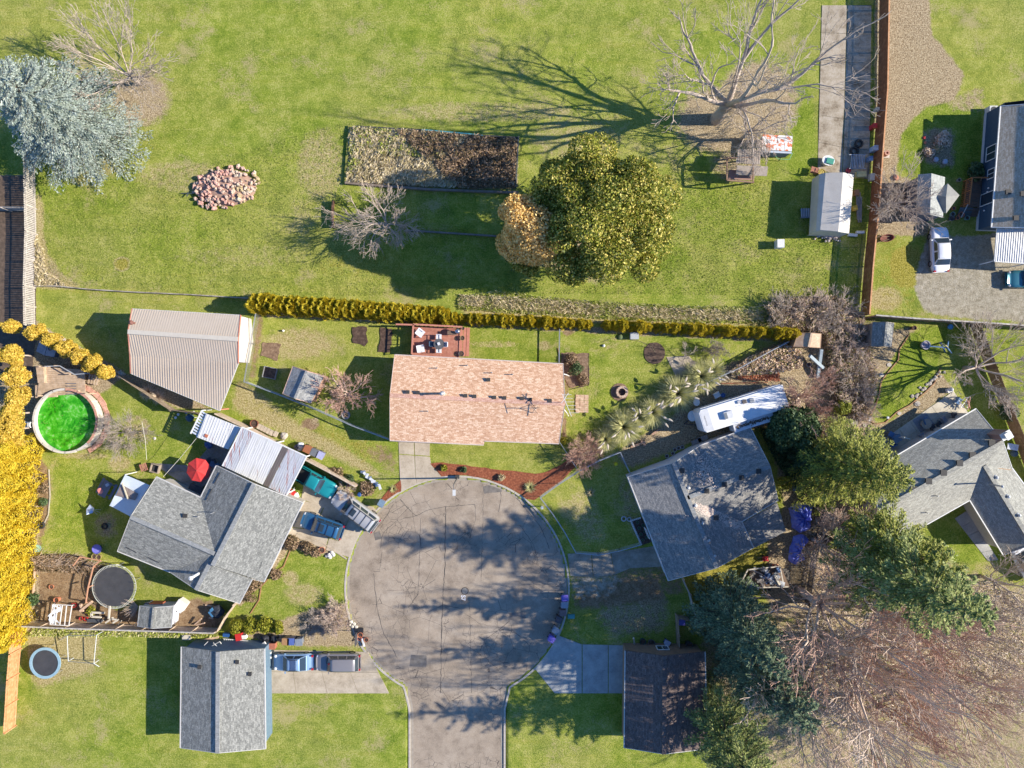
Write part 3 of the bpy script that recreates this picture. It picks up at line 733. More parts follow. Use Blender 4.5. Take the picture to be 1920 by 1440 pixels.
# ------------------------------------------------------------------ central house, salmon shingles
PINK_S = shingle('salmon_shingles', [(.42,.22,.125), (.62,.365,.225), (.84,.62,.45)], (.43,.24,.15))
PINK_C = shingle('salmon_ridge', [(.42,.22,.15), (.58,.33,.24), (.7,.46,.36)], (.4,.22,.16))
GREY_S = shingle('grey_shingles', [(.12,.12,.11), (.22,.22,.2), (.37,.365,.33)], (.09,.09,.09))
GREY_C = shingle('grey_ridge', [(.2,.205,.2), (.27,.275,.27), (.34,.345,.34)], (.11,.11,.115))
GREEN_S = shingle('grey_green_shingles', [(.2,.195,.17), (.31,.3,.26), (.43,.42,.36)], (.12,.12,.11))
MOT_S = shingle('mottled_shingles', [(.14,.14,.14), (.25,.24,.225), (.4,.37,.33)], (.055,.055,.06))
TAN_S = shingle('tan_shingles', [(.3,.235,.16), (.43,.355,.26), (.56,.49,.39)], (.2,.16,.12))
BROWN_S = shingle('brown_shingles', [(.07,.05,.045), (.13,.095,.085), (.2,.155,.14)], (.05,.035,.03))
GUT = M((.62,.6,.57), (.5,.48,.45), 6, rough=.5); TRIM_RED = M((.3,.12,.07), (.22,.08,.05), 5)
V = [(740,665,2.6),(1056,682,2.6),(1059.5,757,3.9),(731,741,3.9),(731,826,2.6),(907,834.5,2.5),(908.5,827,2.63),(1048,832,2.6)]
F = [(0,1,2,3),(3,2,7,6,5,4)]
h1, p1, fp = house('long ranch house under a salmon pink shingle roof behind the turning circle', V, F, [(3,2)], [(0,1),(4,5),(6,7)], [0,1,2,7,6,5,4,3], PINK_S, M((.55,.35,.26),(.45,.27,.2),4), PINK_C, M((.6,.5,.44),(.5,.4,.35),6), rakes=[(0,3,4),(1,2,7)])
for x, y in ((765,735),(784,736),(873,742),(890,743),(927,745),(946,746),(979,747),(994,749),(1031,751),(916,712)): box_vent(h1, p1, F, x, y)
for x, y in ((819,690),(876,685),(922,699),(961,702),(802,771)): pipe_vent(h1, p1, F, x, y, .5, .045)
pipe_vent(h1, p1, F, 829, 738, 1.3, .13, .19)
# dormant aerials on the roof
ant = thing('television_aerial', 'silver rooftop aerial with long rods at the right end of the salmon roof', 'aerial', P(1050,755,3.95))
mb = MB(); mb.tube([(0,0,0),(0,0,2.0)], .025, 6); mb.build('mast', PIPE, ant)
mb = MB(); mb.bar((0,0,1.95),(2.0*.35,1.0,1.95), .05); mb.bar((.1,.9,1.9),(1.0,-1.3,1.9), .05)
for k in range(6): mb.bar((.05+.14*k,.85-.36*k,1.93),(1.0+.14*k,.85-.36*k,1.93), .028)
mb.build('boom', M((.7,.7,.7),(.6,.6,.6),6,rough=.35), ant)
a2 = thing('television_aerial', 'thin dark tripod aerial standing near the ridge of the salmon roof', 'aerial', P(1003,765,3.7))
mb = MB()
for k in range(3): mb.bar((.55*math.cos(k*2.1), .55*math.sin(k*2.1), -.1),(0,0,.9), .04)
mb.tube([(0,0,.5),(0,0,1.6)], .03, 6); mb.bar((-.6,.5,1.5),(.2,-.5,1.5), .035); mb.bar((-.5,.1,1.3),(.4,.1,1.3), .03); mb.build('mast', M((.12,.1,.09)), a2)
for x, y, x2, y2 in ((1056,701,1067,705),(1057,767,1066,780)):
    a = P(x, y, 2.45); b = P(x2, y2, .3); mb = MB(); mb.tube([a, (a+b)/2 + Vector((0,0,.8)), b], .05, 6); mb.build('downpipe', WHITE, h1, world=True)

# ------------------------------------------------------------------ neighbour on the left, three gables
V = [(293.4,894,2.6),(376,932.6,2.6),(403,1038,4.15),(244.7,969,4.2),(220,1033.4,2.6),(319,1073,2.6),
     (405.5,873,2.6),(476.5,907.5,4.25),(399,1060,4.25),(394,1056,4.0),(368,1106,3.95),
     (568,942.5,2.6),(495,1091,2.6),(399.5,1060.5,4.05),(473,1086,2.75),(449,1131.5,2.45)]
F = [(0,1,2,3),(3,2,5,4),(6,7,8,2,1),(2,8,9,10,5),(7,11,12,8),(13,14,15,10,9)]
h2, p2, fp = house('grey shingled house with three gables beside the left driveway', V, F, [(3,2),(7,8),(9,10)], [(0,1),(4,5),(1,6),(11,12),(14,15)],
    [0,1,6,7,11,12,14,15,10,5,4,3], GREY_S, M((.5,.47,.42),(.42,.39,.34),4), GREY_C, GUT, rakes=[(0,3,4),(6,7,11),(5,10,15),(12,14)])
box_vent(h2, p2, F, 349, 966, .34, .2); pipe_vent(h2, p2, F, 371, 969, .4, .05); pipe_vent(h2, p2, F, 398, 962, .8, .04)
pipe_vent(h2, p2, F, 368, 1078, 2.0, .14, .22, WHITE)
DARKL = M((.04,.04,.045))
edge_lines(h2, p2, F, [(236,1026,256,1036),(278,1045,298,1055),(294,913,314,923),(336,933,356,943),(413,886,402,907),(397,917,387,938),(543,950,535,968),(517,1003,509,1019),(492,1052,484,1072),(451,1092,443,1110)], DARKL)
# ------------------------------------------------------------------ neighbour on the right in the tree shade
V = [(1177,894,2.6),(1263,868,4.2),(1289,933,4.2),(1344,1065,4.2),(1253,1089,2.6),(1313,835,2.7),(1407,801,2.6),(1444,874,4.2),(1459,938,2.6),(1391,978,2.7),(1413,1027,2.6)]
F = [(0,1,2,3,4),(1,5,2),(5,6,7,2),(2,7,8,9),(2,9,10,3)]
h3, p3, fp = house('mottled grey house lying in tree shade with leaves drifted on its roof', V, F, [(1,2),(2,3),(2,7)], [(0,4),(5,6),(8,9),(9,10)],
    [0,1,5,6,7,8,9,10,3,4], MOT_S, M((.62,.62,.62),(.55,.55,.55),3), GREY_C, GUT, rakes=[(0,1,5),(4,3,10),(6,7,8)], inset_d=.16)
for x, y in ((1421,883),(1389,895),(1357,908),(1324,920),(1278,882),(1342,970)): box_vent(h3, p3, F, x, y, .4, .2)
for x, y in ((1290,915),(1303,948),(1317,981),(1329,1013),(1340,1042)): pipe_vent(h3, p3, F, x, y, .2, .13, .17)
pv, pp_ = slab_mesh([(1392.5,980,2.45),(1457,942,2.45),(1474,996,2.2),(1415,1027,2.2)], [(0,1,2,3)], .1)
pv.build('patio_roof', MOT_S, h3, world=True, uv=True)
for x, y in ((1472,993),(1440,1010)): c = P(x, y, 2.1); mb = MB(); mb.bar((c.x,c.y,0),(c.x,c.y,2.1), .12); mb.build('patio_post', WHITE, h3, world=True)
a = P(1236,1062,0); window(h3, P(1205,985,0)+Vector((.0,0,0)), P(1212,1003,0), .9, 2.0, Vector((-.93,-.37,0)))
ld_ = MB(); rl = random.Random(3)
for cx_, cy_, sx_, sy_, n_ in ((1335,955,28,18,1300),(1375,985,24,11,500),(1322,880,16,26,500),(1425,985,30,18,800)):
    for k in range(n_):
        x, y = rl.gauss(cx_, sx_*.6), rl.gauss(cy_, sy_*.6); a = P(x, y, 3.4); z = roof_z(p3, F, a)
        if z is None: continue
        s_ = rl.uniform(.05,.1); an = rl.uniform(0, PI); u = Vector((math.cos(an)*s_, math.sin(an)*s_, 0)); v = Vector((-u.y, u.x, .02)) * .6; c = Vector((a.x, a.y, z + .03))
        ld_.add([c-u, c-v, c+u, c+v], [(0,1,2,3)])
ld_.build('leaf_drift', M((.68,.54,.46),(.5,.36,.28),9,c3=(.78,.68,.6)), h3, world=True, kind='stuff')
# ------------------------------------------------------------------ far right L-shaped house
V = [(1625,887,2.6),(1830,766,2.6),(1881,828,4.3),(1648,958,4.3),(1898,878,2.9),(1846,873,3.95),(1818,938,2.6),(1680,1016,2.6),(1936,1021,3.95),(1881,1041,2.6),(1990,1003,2.6)]
F = [(0,1,2,3),(3,2,4,5,6,7),(5,8,9,6),(5,4,10,8)]
h4, p4, fp = house('L-shaped house with grey green roof and brick chimney behind the shaded patio', V, F, [(3,2),(5,8)], [(0,1),(7,6),(6,9),(4,10)],
    [0,1,2,4,10,8,9,6,7,3], GREEN_S, M((.5,.46,.4),(.42,.38,.33),4), GREEN_S, WHITE, rakes=[(0,3,7),(1,2,4),(9,8,10)])
for x, y in ((1712,917),(1740,902),(1768,886),(1798,868),(1822,853),(1858,830)): box_vent(h4, p4, F, x, y, .5, .22)
for x, y in ((1757,930),(1739,962)): pipe_vent(h4, p4, F, x, y, .5, .05)
pipe_vent(h4, p4, F, 1869, 910, 1.9, .08, .14)
for x, y in ((1867,895),(1889,931),(1909,966)): pipe_vent(h4, p4, F, x, y, .2, .13, .17)
BRICK = NT('chimney_brick'); bt = BRICK.n('TexBrick', Scale=1.0); BRICK.l(BRICK.pos(), bt.inputs['Vector']); bt.inputs['Brick Width'].default_value=.22; bt.inputs['Row Height'].default_value=.075; bt.inputs['Mortar Size'].default_value=.01
bt.inputs['Color1'].default_value=(.3,.12,.08,1); bt.inputs['Color2'].default_value=(.22,.1,.07,1); bt.inputs['Mortar'].default_value=(.4,.36,.32,1); BRICK = BRICK.out(bt.outputs['Color'], .9)
c = P(1872,815,4.6); ch = MB(); ch.box((c.x, c.y, 2.7), (1.0, .62, 5.6), R(30)); ch = ch.build('chimney', BRICK, h4, world=True)
mb = MB(); mb.box((c.x+.1, c.y, 5.54), (1.1, .74, .08), R(30)); mb.box((c.x+.1, c.y, 5.75), (.5, .5, .3), R(30)); mb.box((c.x+.1, c.y, 5.93), (.7, .7, .05), R(30)); mb.build('chimney_cap', WHITE, ch, world=True)
edge_lines(h4, p4, F, [(1846,874,1830,912),(1846,875,1896,881)], M((.4,.22,.1)))
# ------------------------------------------------------------------ upper right blue house
V = [(1876,199,3.2),(1859,426,3.2),(1950,427,4.9),(1966,192,4.9),(2056,186,3.2),(2040,430,3.2)]
F = [(0,1,2,3),(3,2,5,4)]
BLUE = M((.055,.1,.15), (.045,.085,.13), 3, rough=.7, bump=.1, name='blue_siding')
root = h5 = thing('house', 'blue sided house with tan roof at the upper right edge', 'house', P(1940,320,0))
mb, p5 = slab_mesh(V, F, .16); mb.build('roof', TAN_S, root, world=True, uv=True); ridge_cap(root, p5, [(3,2)], TAN_S); trim(root, p5, [(0,1),(4,5)], WHITE); trim(root, p5, [(0,3,4),(1,2,5)], WHITE, 'barge_board', .06, .18, -.06)
w5 = [P(1846,214), P(1830,432), P(1990,437), P(2006,214)]
a_, b_ = w5[0], w5[1]
mb = MB(); ins5 = [w5[0], w5[1], (w5[1]+w5[2])/2, w5[2], w5[3], (w5[0]+w5[3])/2]; zz = [3.02,3.02,4.6,3.02,3.02,4.6]
for i in range(6):
    a, b = ins5[i], ins5[(i+1) % 6]; mb.add([(a.x,a.y,.35),(b.x,b.y,.35),(b.x,b.y,zz[(i+1) % 6]),(a.x,a.y,zz[i])], [(0,1,2,3)])
mb.build('wall', BLUE, root, world=True, uv=True)
mb = MB(); mb.prism([a + (a - (w5[0]+w5[2])/2).normalized()*.05 for a in w5], -.1, .35); mb.build('foundation', M((.6,.6,.6),(.5,.5,.5),5), root, world=True)
mb = MB(); u5 = (b_ - a_).normalized(); o5 = Vector((u5.y, -u5.x, 0))
if o5.x > 0: o5 = -o5
z = .5
while z < 3.0: mb.bar(a_ + o5*.015 + Vector((0,0,z)), b_ + o5*.015 + Vector((0,0,z)), .012, .02); z += .18
o = mb.build('siding_board', BLUE, root, world=True); o['kind'] = 'stuff'
def on5(y, h):
    q_ = P(1850, y, h); t_ = (q_.y - a_.y) / (b_.y - a_.y); return a_.lerp(b_, t_)
window(root, on5(273,1.5)+o5*.02, on5(301,1.5)+o5*.02, .8, 2.3, o5); window(root, on5(316,1.8)+o5*.02, on5(335,1.8)+o5*.02, 1.25, 2.35, o5)
d5 = window(root, on5(361,1.4)+o5*.02, on5(384,1.4)+o5*.02, .4, 2.45, o5, nm='door', cols=1)
for x, y in ((1887,361),(1904,409),(1918,363)): box_vent(root, p5, F, x, y, .4, .2)
for y, h in ((353,1.6),(360,1.5),(395,1.2)):
    q_ = on5(y, h) + o5*.1; mb = MB(); mb.ball((q_.x, q_.y, h), .1, 6, 4); mb.build('wall_lamp', WHITE, root, world=True)
# ------------------------------------------------------------------ two houses cut by the lower edge
V = [(340,1212.5,2.7),(338,1402,2.7),(408,1412,4.1),(409,1222,4.1),(496,1216,2.7),(498,1404,2.7)]; F = [(0,1,2,3),(3,2,5,4)]
h6, p6, fp = house('grey roofed house at the lower left with slate blue gable wall', V, F, [(3,2)], [(0,1),(4,5)], [0,1,2,5,4,3], GREY_S, M((.13,.2,.26),(.1,.16,.22),3), GREY_C, GUT, rakes=[(1,2,5)], inset_d=.25)
for x, y in ((446,1240),(470,1262),(375,1250)): box_vent(h6, p6, F, x, y, .3)
V = [(1172,1220,2.6),(1170,1402,2.6),(1245,1414,4.0),(1246,1230,4.0),(1322,1222,2.6),(1326,1404,2.6)]; F = [(0,1,2,3),(3,2,5,4)]
h7, p7, fp = house('brown roofed house with brown gable wall at the lower edge', V, F, [(3,2)], [(0,1),(4,5)], [0,1,2,5,4,3], BROWN_S, M((.3,.19,.12),(.22,.14,.09),3), BROWN_S, GUT, rakes=[(1,2,5)], inset_d=.2)
a = P(1232,1209,0); b = P(1252,1211,0); nw = fp  # window in the north gable
ys = [q_.y for q_ in fp]; top = max(ys); xs = sorted([q_.x for q_ in fp if q_.y > top - 1.2])
ya = [q_ for q_ in fp if q_.y > top - 1.2]; ya.sort(key=lambda v: v.x)
window(h7, Vector((P(1231,0,1.5).x, ya[1].y + .02, 0)), Vector((P(1254,0,1.5).x, ya[1].y + .02, 0)), .9, 2.0, Vector((0,1,0)))
# ------------------------------------------------------------------ big metal shop
BEIGE = metal_sheet('beige_metal', (.58,.49,.395), (.53,.44,.35))
V = [(247.5,579,3.2),(451,591,3.2),(446.5,636,4.35),(240,622,4.35),(243.5,667,3.2),(446.5,681,3.2),(412,770,2.3),(245,700,2.85)]
F = [(0,1,2,3),(3,2,5,4),(4,5,6,7)]
shop = thing('workshop', 'large beige ribbed metal workshop with salmon trim and slanting lower side', 'workshop', P(340,680))
mb, ps = slab_mesh(V, F, .1); mb.build('roof', BEIGE, shop, world=True, uv=True)
mb = MB()
for f in F: ribs(mb, [ps[i] for i in f], .25, .08, .034, along=(ps[1]-ps[0]))
o = mb.build('roof_rib', M((.52,.43,.34),(.47,.385,.3),3,rough=.5), shop, world=True); o['kind'] = 'stuff'
mb = MB(); mb.bar(ps[3]+Vector((0,0,.06)), ps[2]+Vector((0,0,.06)), .45, .05); mb.build('ridge_cap', M((.55,.5,.42),(.5,.45,.38),3), shop, world=True)
SALM = M((.55,.22,.15),(.45,.18,.12),4)
trim(shop, ps, [(0,3,4,7)], SALM, 'trim_board', .08, .2, -.06); trim(shop, ps, [(1,2,5)], SALM, 'trim_board', .08, .2, -.06); trim(shop, ps, [(0,1),(7,6),(5,6)], GUT, 'gutter', .08, .12, -.05)
walls(shop, [ps[i] for i in (0,1,2,5,4,3)], ps, F, M((.62,.58,.54),(.55,.5,.46),3), d=.12, t=.1)
gm = MB(); e = [P(472,600), P(468,680)]; 
gm.prism([P(466,597), P(471,598), P(467,679), P(462,679)], 0, 2.6); 
gm.build('sliding_door', M((.75,.73,.71),(.68,.66,.64),3), shop, world=True)
for x, y in ((247,700),(330,735),(411,768)): c = P(x, y, 2.3); mb = MB(); mb.bar((c.x,c.y,0),(c.x,c.y,2.2), .12); mb.build('post', SALM, shop, world=True)
c = P(253,606,3.8); mb = MB(); mb.lathe([(.14,-.4),(.12,.1),(.12,.6),(.24,.68),(.24,.8),(0,.95)], c, 10); mb.build('flue', M((.25,.1,.07),(.12,.06,.05),6), shop, world=True)
# ------------------------------------------------------------------ carport and white patio roof of the left neighbour
def lerp2(a, b, t): return tuple(a[i] + (b[i]-a[i]) * t for i in range(len(a)))
car = thing('carport', 'long metal carport roof of grey white and brown strips with rust streaks', 'carport', P(495,865))
TL, TR, BR, BL = (454,801,3.0), (574.7,855.8,3.0), (536.8,929.6,2.85), (417,873.4,2.85)
GALV = metal_sheet('rusty_galvanised', (.56,.57,.59), (.46,.47,.5), .55, (.36,.09,.05), 1.0)
WHM = metal_sheet('white_painted_metal', (.7,.69,.67), (.62,.61,.59), .05)
BRM = metal_sheet('brown_metal', (.15,.12,.11), (.19,.16,.14))
for n_, (t0, t1, mt) in enumerate(((0,.055,GALV),(.058,.11,GALV),(.113,.175,GALV),(.178,.29,WHM),(.293,.4,WHM),(.403,.5,WHM),(.503,.63,WHM),(.633,.72,BRM),(.723,.82,GALV),(.823,.91,GALV),(.913,1,GALV))):
    V = [lerp2(TL,TR,t0), lerp2(TL,TR,t1), lerp2(BL,BR,t1), lerp2(BL,BR,t0)]
    mb, pt = slab_mesh([(v[0], v[1], v[2] + (n_ % 2) * .012) for v in V], [(0,1,2,3)], .03); mb2 = MB()
    ribs(mb, pt, .22, .05, .035, along=pt[1]-pt[0]); mb.build('roof_panel', mt, car, world=True, uv=True)
trim(car, [P(*TL), P(*TR), P(*BR), P(*BL)], [(0,3),(1,2),(0,1)], WHITE, 'edge_trim', .12, .14, -.03)
for x, y in ((457,804),(515,831),(571,857),(536,926)): c = P(x, y, 2.8); mb = MB(); mb.bar((c.x,c.y,0),(c.x,c.y,2.8), .12); mb.build('post', WHITE, car, world=True)
pat = thing('patio_roof', 'white ribbed patio roof with a slatted end left of the rusty carport', 'patio roof', P(410,808))
V = [(387,775.5,2.5),(452,801.5,2.5),(428.5,843,2.4),(370,820,2.4)]
for k in range(4):
    q_ = [lerp2(V[0],V[1],k/4), lerp2(V[0],V[1],(k+.985)/4), lerp2(V[3],V[2],(k+.985)/4), lerp2(V[3],V[2],k/4)]
    mb, pt = slab_mesh([(v[0],v[1],v[2]+(k%2)*.01) for v in q_], [(0,1,2,3)], .03); ribs(mb, pt, .3, .04, .03, along=pt[1]-pt[0]); mb.build('roof_panel', WHM, pat, world=True, uv=True)
A, B, C_, D = P(378.5,769.5,2.3), P(386.5,775.5,2.3), P(369.5,819.5,2.2), P(357.5,812.5,2.2)
for k in range(9):
    a = A.lerp(D, (k+.3)/9); b = B.lerp(C_, (k+.3)/9); mb = MB(); mb.bar(a, b, .16, .05); mb.build('slat', M((.55,.6,.68),(.5,.54,.6),5), pat, world=True)
mb = MB(); mb.bar(A, D, .1, .14); mb.bar(B, C_, .12, .16); mb.build('rail', WHITE, pat, world=True)
for p_ in (A, D, C_, P(428,842,2.3)): mb = MB(); mb.bar((p_.x,p_.y,0),(p_.x,p_.y,2.2), .1); mb.build('post', WHITE, pat, world=True)
c = P(387,817,2.45); mb = MB(); mb.box((c.x, c.y, 2.5), (.35,.3,.05), R(-30)); mb.build('patch', M((.5,.16,.08)), pat, world=True)
# tarpaulin canopy against the house
can = thing('canopy', 'pale blue tarpaulin canopy with a clear patch against the grey house', 'canopy', P(243,930))
TARP = M((.66,.72,.78), (.6,.67,.74), 2, rough=.45, bump=.2)
V = [(234.5,890,2.25),(281,910,2.4),(244,968,2.4),(205.5,948,2.1),(258,900,2.36),(262,939,2.44),(224,958,2.28),(220,919,2.2)]
pc = [P(*v) for v in V]; mb = MB()
N_ = 8; gr_ = []
for j in range(N_+1):
    for i in range(N_+1):
        a = pc[0].lerp(pc[1], i/N_); b = pc[3].lerp(pc[2], i/N_); p_ = a.lerp(b, j/N_); p_.z += .12*math.sin(PI*i/N_)*math.sin(PI*j/N_)*(-1) + random.uniform(-.015,.015); gr_.append(p_)
mb.add(gr_, [(j*(N_+1)+i, j*(N_+1)+i+1, (j+1)*(N_+1)+i+1, (j+1)*(N_+1)+i) for j in range(N_) for i in range(N_)]); mb.build('tarpaulin', TARP, can, world=True, smooth=True)
mb, _ = slab_mesh([(227,908,2.32),(259,926,2.42),(253,938,2.4),(217,929,2.28)], [(0,1,2,3)], .02); mb.build('clear_panel', M((.24,.19,.17),(.33,.28,.25),2,rough=.2), can, world=True)
mb = MB(); mb.bar(P(229,905,2.5), P(240,936,2.5), .12, .08); mb.build('pole', M((.65,.58,.42)), can, world=True)
for k in range(4): mb = MB(); c = pc[k]; mb.bar((c.x,c.y,0),(c.x,c.y,c.z-.03), .08); mb.build('pole', WHITE, can, world=True)
# sheds
def shed(label, name, A, B, C_, D, he, hr, roofmat, wallmat, trimmat, d=.1, cat='shed', vertical=False):
    """A-B and D-C are the eaves, the ridge runs between them"""
    mid = lambda a, b, h: (lambda v: v)(((P(a[0],a[1],he) + P(b[0],b[1],he)) / 2).xy)
    ra = mid(A, D, hr); rb = mid(B, C_, hr)
    pts = [P(*A, he), P(*B, he), Vector((rb[0], rb[1], hr)), Vector((ra[0], ra[1], hr)), P(*C_, he), P(*D, he)]
    F = [(0,1,2,3),(3,2,4,5)]; ctr = (pts[0]+pts[1]+pts[4]+pts[5])/4; ctr.z = 0
    root = thing(name, label, cat, ctr)
    mb = MB(); n = 6; fs = [(0,1,2,3),(3,2,4,5)]
    fs = [f if sum(pts[f[i]].x*pts[f[(i+1)%4]].y-pts[f[(i+1)%4]].x*pts[f[i]].y for i in range(4)) > 0 else tuple(reversed(f)) for f in fs]
    ed = {(f[i], f[(i+1)%4]) for f in fs for i in range(4)}
    mb.add(pts + [p - Vector((0,0,.08)) for p in pts], fs + [tuple(n+i for i in reversed(f)) for f in fs] + [(a, n+a, n+b, b) for a, b in ed if (b, a) not in ed])
    mb.build('roof', roofmat, root, world=True, uv=True)
    walls(root, [pts[i] for i in (0,1,2,4,5,3)], pts, F, wallmat, d=d, t=.08, low=he)
    trim(root, pts, [(0,1),(5,4),(0,3,5),(1,2,4)], trimmat, 'trim_board', .07, .12, -.04)
    ridge_cap(root, pts, [(3,2)], roofmat, .22); return root, pts, F
s1, q1, f1 = shed('small grey roofed garden shed leaning over the fence left of the salmon house', 'garden_shed', (549,687),(530,738),(583,756),(608,705),2.1,2.75, shingle('shed_shingles', [(.17,.17,.17),(.28,.28,.27),(.38,.38,.37)], (.1,.1,.1)), M((.55,.3,.2),(.45,.24,.16),4), M((.6,.4,.3),(.5,.33,.25),5))
s2, q2, f2 = shed('grey tiled shed in the corner below the brown fence', 'garden_shed', (1637,604),(1634,649),(1671,650),(1676,606),2.1,2.7, GREY_S, M((.3,.25,.2),(.25,.2,.16),4), M((.28,.25,.22)))
s3, q3, f3 = shed('little grey playhouse shed beside the log pile', 'garden_shed', (262,1136),(258,1174),(321,1176),(325,1136),1.7,2.2, GREY_S, M((.55,.55,.6),(.45,.45,.5),4), M((.4,.4,.4)))
s4, q4, f4 = shed('tan roofed brown hut at the end of the long hedge', 'garden_shed', (1497,624),(1488,650),(1538,652),(1540,626),2.0,2.4, M((.5,.34,.22),(.42,.26,.16),3,c3=(.6,.45,.3)), M((.4,.25,.14),(.3,.2,.12),4), M((.35,.22,.13)))
SHED_P = M((.27,.27,.25),(.22,.22,.2),2,bump=.2)
s5 = thing('garden_pavilion', 'pale shed with a faceted extra roof beside the blue house steps', 'shed', P(1760,365))
V = [(1722,327,2.3),(1718,402,2.3),(1746.5,325,2.95),(1744,402.5,2.95),(1772,332,2.3),(1768,408,2.3)]
mb, pt = slab_mesh(V, [(0,1,3,2),(2,3,5,4)], .1); mb.build('roof', shingle('pale_shingles',[(.26,.27,.25),(.36,.37,.34),(.47,.48,.44)],(.2,.2,.19)), s5, world=True, uv=True)
walls(s5, [pt[0],pt[1],pt[3],pt[5],pt[4],pt[2]], pt, [(0,1,3,2),(2,3,5,4)], M((.12,.15,.19),(.1,.12,.16),4), d=.15, t=.1, low=2.3)
V = [(1777,344,2.4),(1748,366,2.4),(1774,400,2.4),(1799,366,2.4),(1774,369,3.1)]
mb, pt = slab_mesh(V, [(0,1,4),(1,2,4),(2,3,4),(3,0,4)], .08); mb.build('corner_roof', SHED_P, s5, world=True, uv=True)
for i in range(4): c = pt[i]; mb = MB(); k = c.lerp(pt[4], .12); mb.bar((k.x,k.y,0),(k.x,k.y,2.32), .1); mb.build('post', WHITE, s5, world=True)
# white canopy tent with ladders
tent = thing('canopy_tent', 'long white canvas storage tent beside the brown fence', 'canopy', P(1566,382))
CANV = M((.62,.57,.5), (.56,.51,.44), 1.5, rough=.7, bump=.12)
V = [(1536,327,2.2),(1530,433,2.2),(1548,324,2.55),(1538,431,2.55),(1581,323.5,3.0),(1572,434,3.0),(1601,328,2.2),(1592,437,2.2)]
for f in ((0,1,3,2),(2,3,5,4),(4,5,7,6)): mb, pt = slab_mesh([V[i] for i in f], [(0,1,2,3)], .03); mb.build('roof_panel', CANV, tent, world=True)
pt = [P(*v) for v in V]; mb = MB()
for a, b in ((0,1),(6,7)):
    mb.add([pt[a], pt[b], (pt[b].x,pt[b].y,.5 if a == 0 else .02), (pt[a].x,pt[a].y,.5 if a == 0 else .02)], [(0,1,2,3)])
mb.add([(pt[1].x,pt[1].y,0), tuple(pt[1]), tuple(pt[3]), tuple(pt[5]), tuple(pt[7]), (pt[7].x,pt[7].y,0)], [(0,1,2,3,4,5)]); mb.build('side_sheet', CANV, tent, world=True)
for a, b in ((0,2),(2,4),(4,6),(1,3),(3,5),(5,7)): mb = MB(); mb.bar(pt[a]-Vector((0,0,.06)), pt[b]-Vector((0,0,.06)), .05); mb.build('frame_tube', PIPE, tent, world=True)
# lean-to roofs
h5p = thing('patio_roof', 'white ribbed metal patio roof below the blue house', 'patio roof', P(1915,460))
V = [(1870,428,2.9),(1865,490,2.6),(1985,498,2.6),(1990,430,2.9)]
mb, pt = slab_mesh(V, [(0,1,2,3)], .05); ribs(mb, pt, .24, .06, .05, along=pt[3]-pt[0]); mb.build('roof_panel', WHM, h5p, world=True, uv=True)
for x, y in ((1868,488),(1928,493)): c = P(x,y,2.5); mb = MB(); mb.bar((c.x,c.y,0),(c.x,c.y,2.55),.1); mb.build('post', WHITE, h5p, world=True)
trim(h5p, pt, [(0,1,2)], WHITE, 'gutter', .1,.12,-.03)
deck5 = thing('entry_deck', 'orange railed wooden landing outside the blue house door', 'deck', P(1822,362))
ORNG = M((.5,.19,.06),(.4,.15,.05),4); BRW = M((.2,.13,.09),(.15,.1,.07),3)
c0, c1_, c2_, c3_ = P(1812,338,.5), P(1842,338,.5), P(1836,388,.5), P(1806,388,.5)
for k in range(10):
    a, b, c, d_ = c0.lerp(c3_, k/10), c1_.lerp(c2_, k/10), c1_.lerp(c2_, (k+.94)/10), c0.lerp(c3_, (k+.94)/10)
    mb = MB(); mb.prism([a,b,c,d_], .42, .5); mb.build('deck_board', BRW, deck5, world=True)
for k in range(14): a = c0.lerp(c3_, k/13); mb = MB(); mb.bar((a.x,a.y,0),(a.x,a.y,1.45), .05 if k % 6 else .11); mb.build('baluster', ORNG, deck5, world=True)
for z in (.62, 1.46): mb = MB(); mb.bar((c0.x,c0.y,z),(c3_.x,c3_.y,z), .12,.06); mb.build('handrail', ORNG, deck5, world=True)
mb = MB(); mb.bar((c0.x,c0.y,1.46),(c1_.x,c1_.y,1.46),.12,.06); mb.build('handrail', ORNG, deck5, world=True)
for k in range(3): a = P(1800-3*k, 391+3*k, .4-.12*k); mb = MB(); mb.box((P(1818,394+5*k).x, P(1818,394+5*k).y, .36-.13*k), (1.6,.3,.05)); mb.build('step', BRW, deck5, world=True)
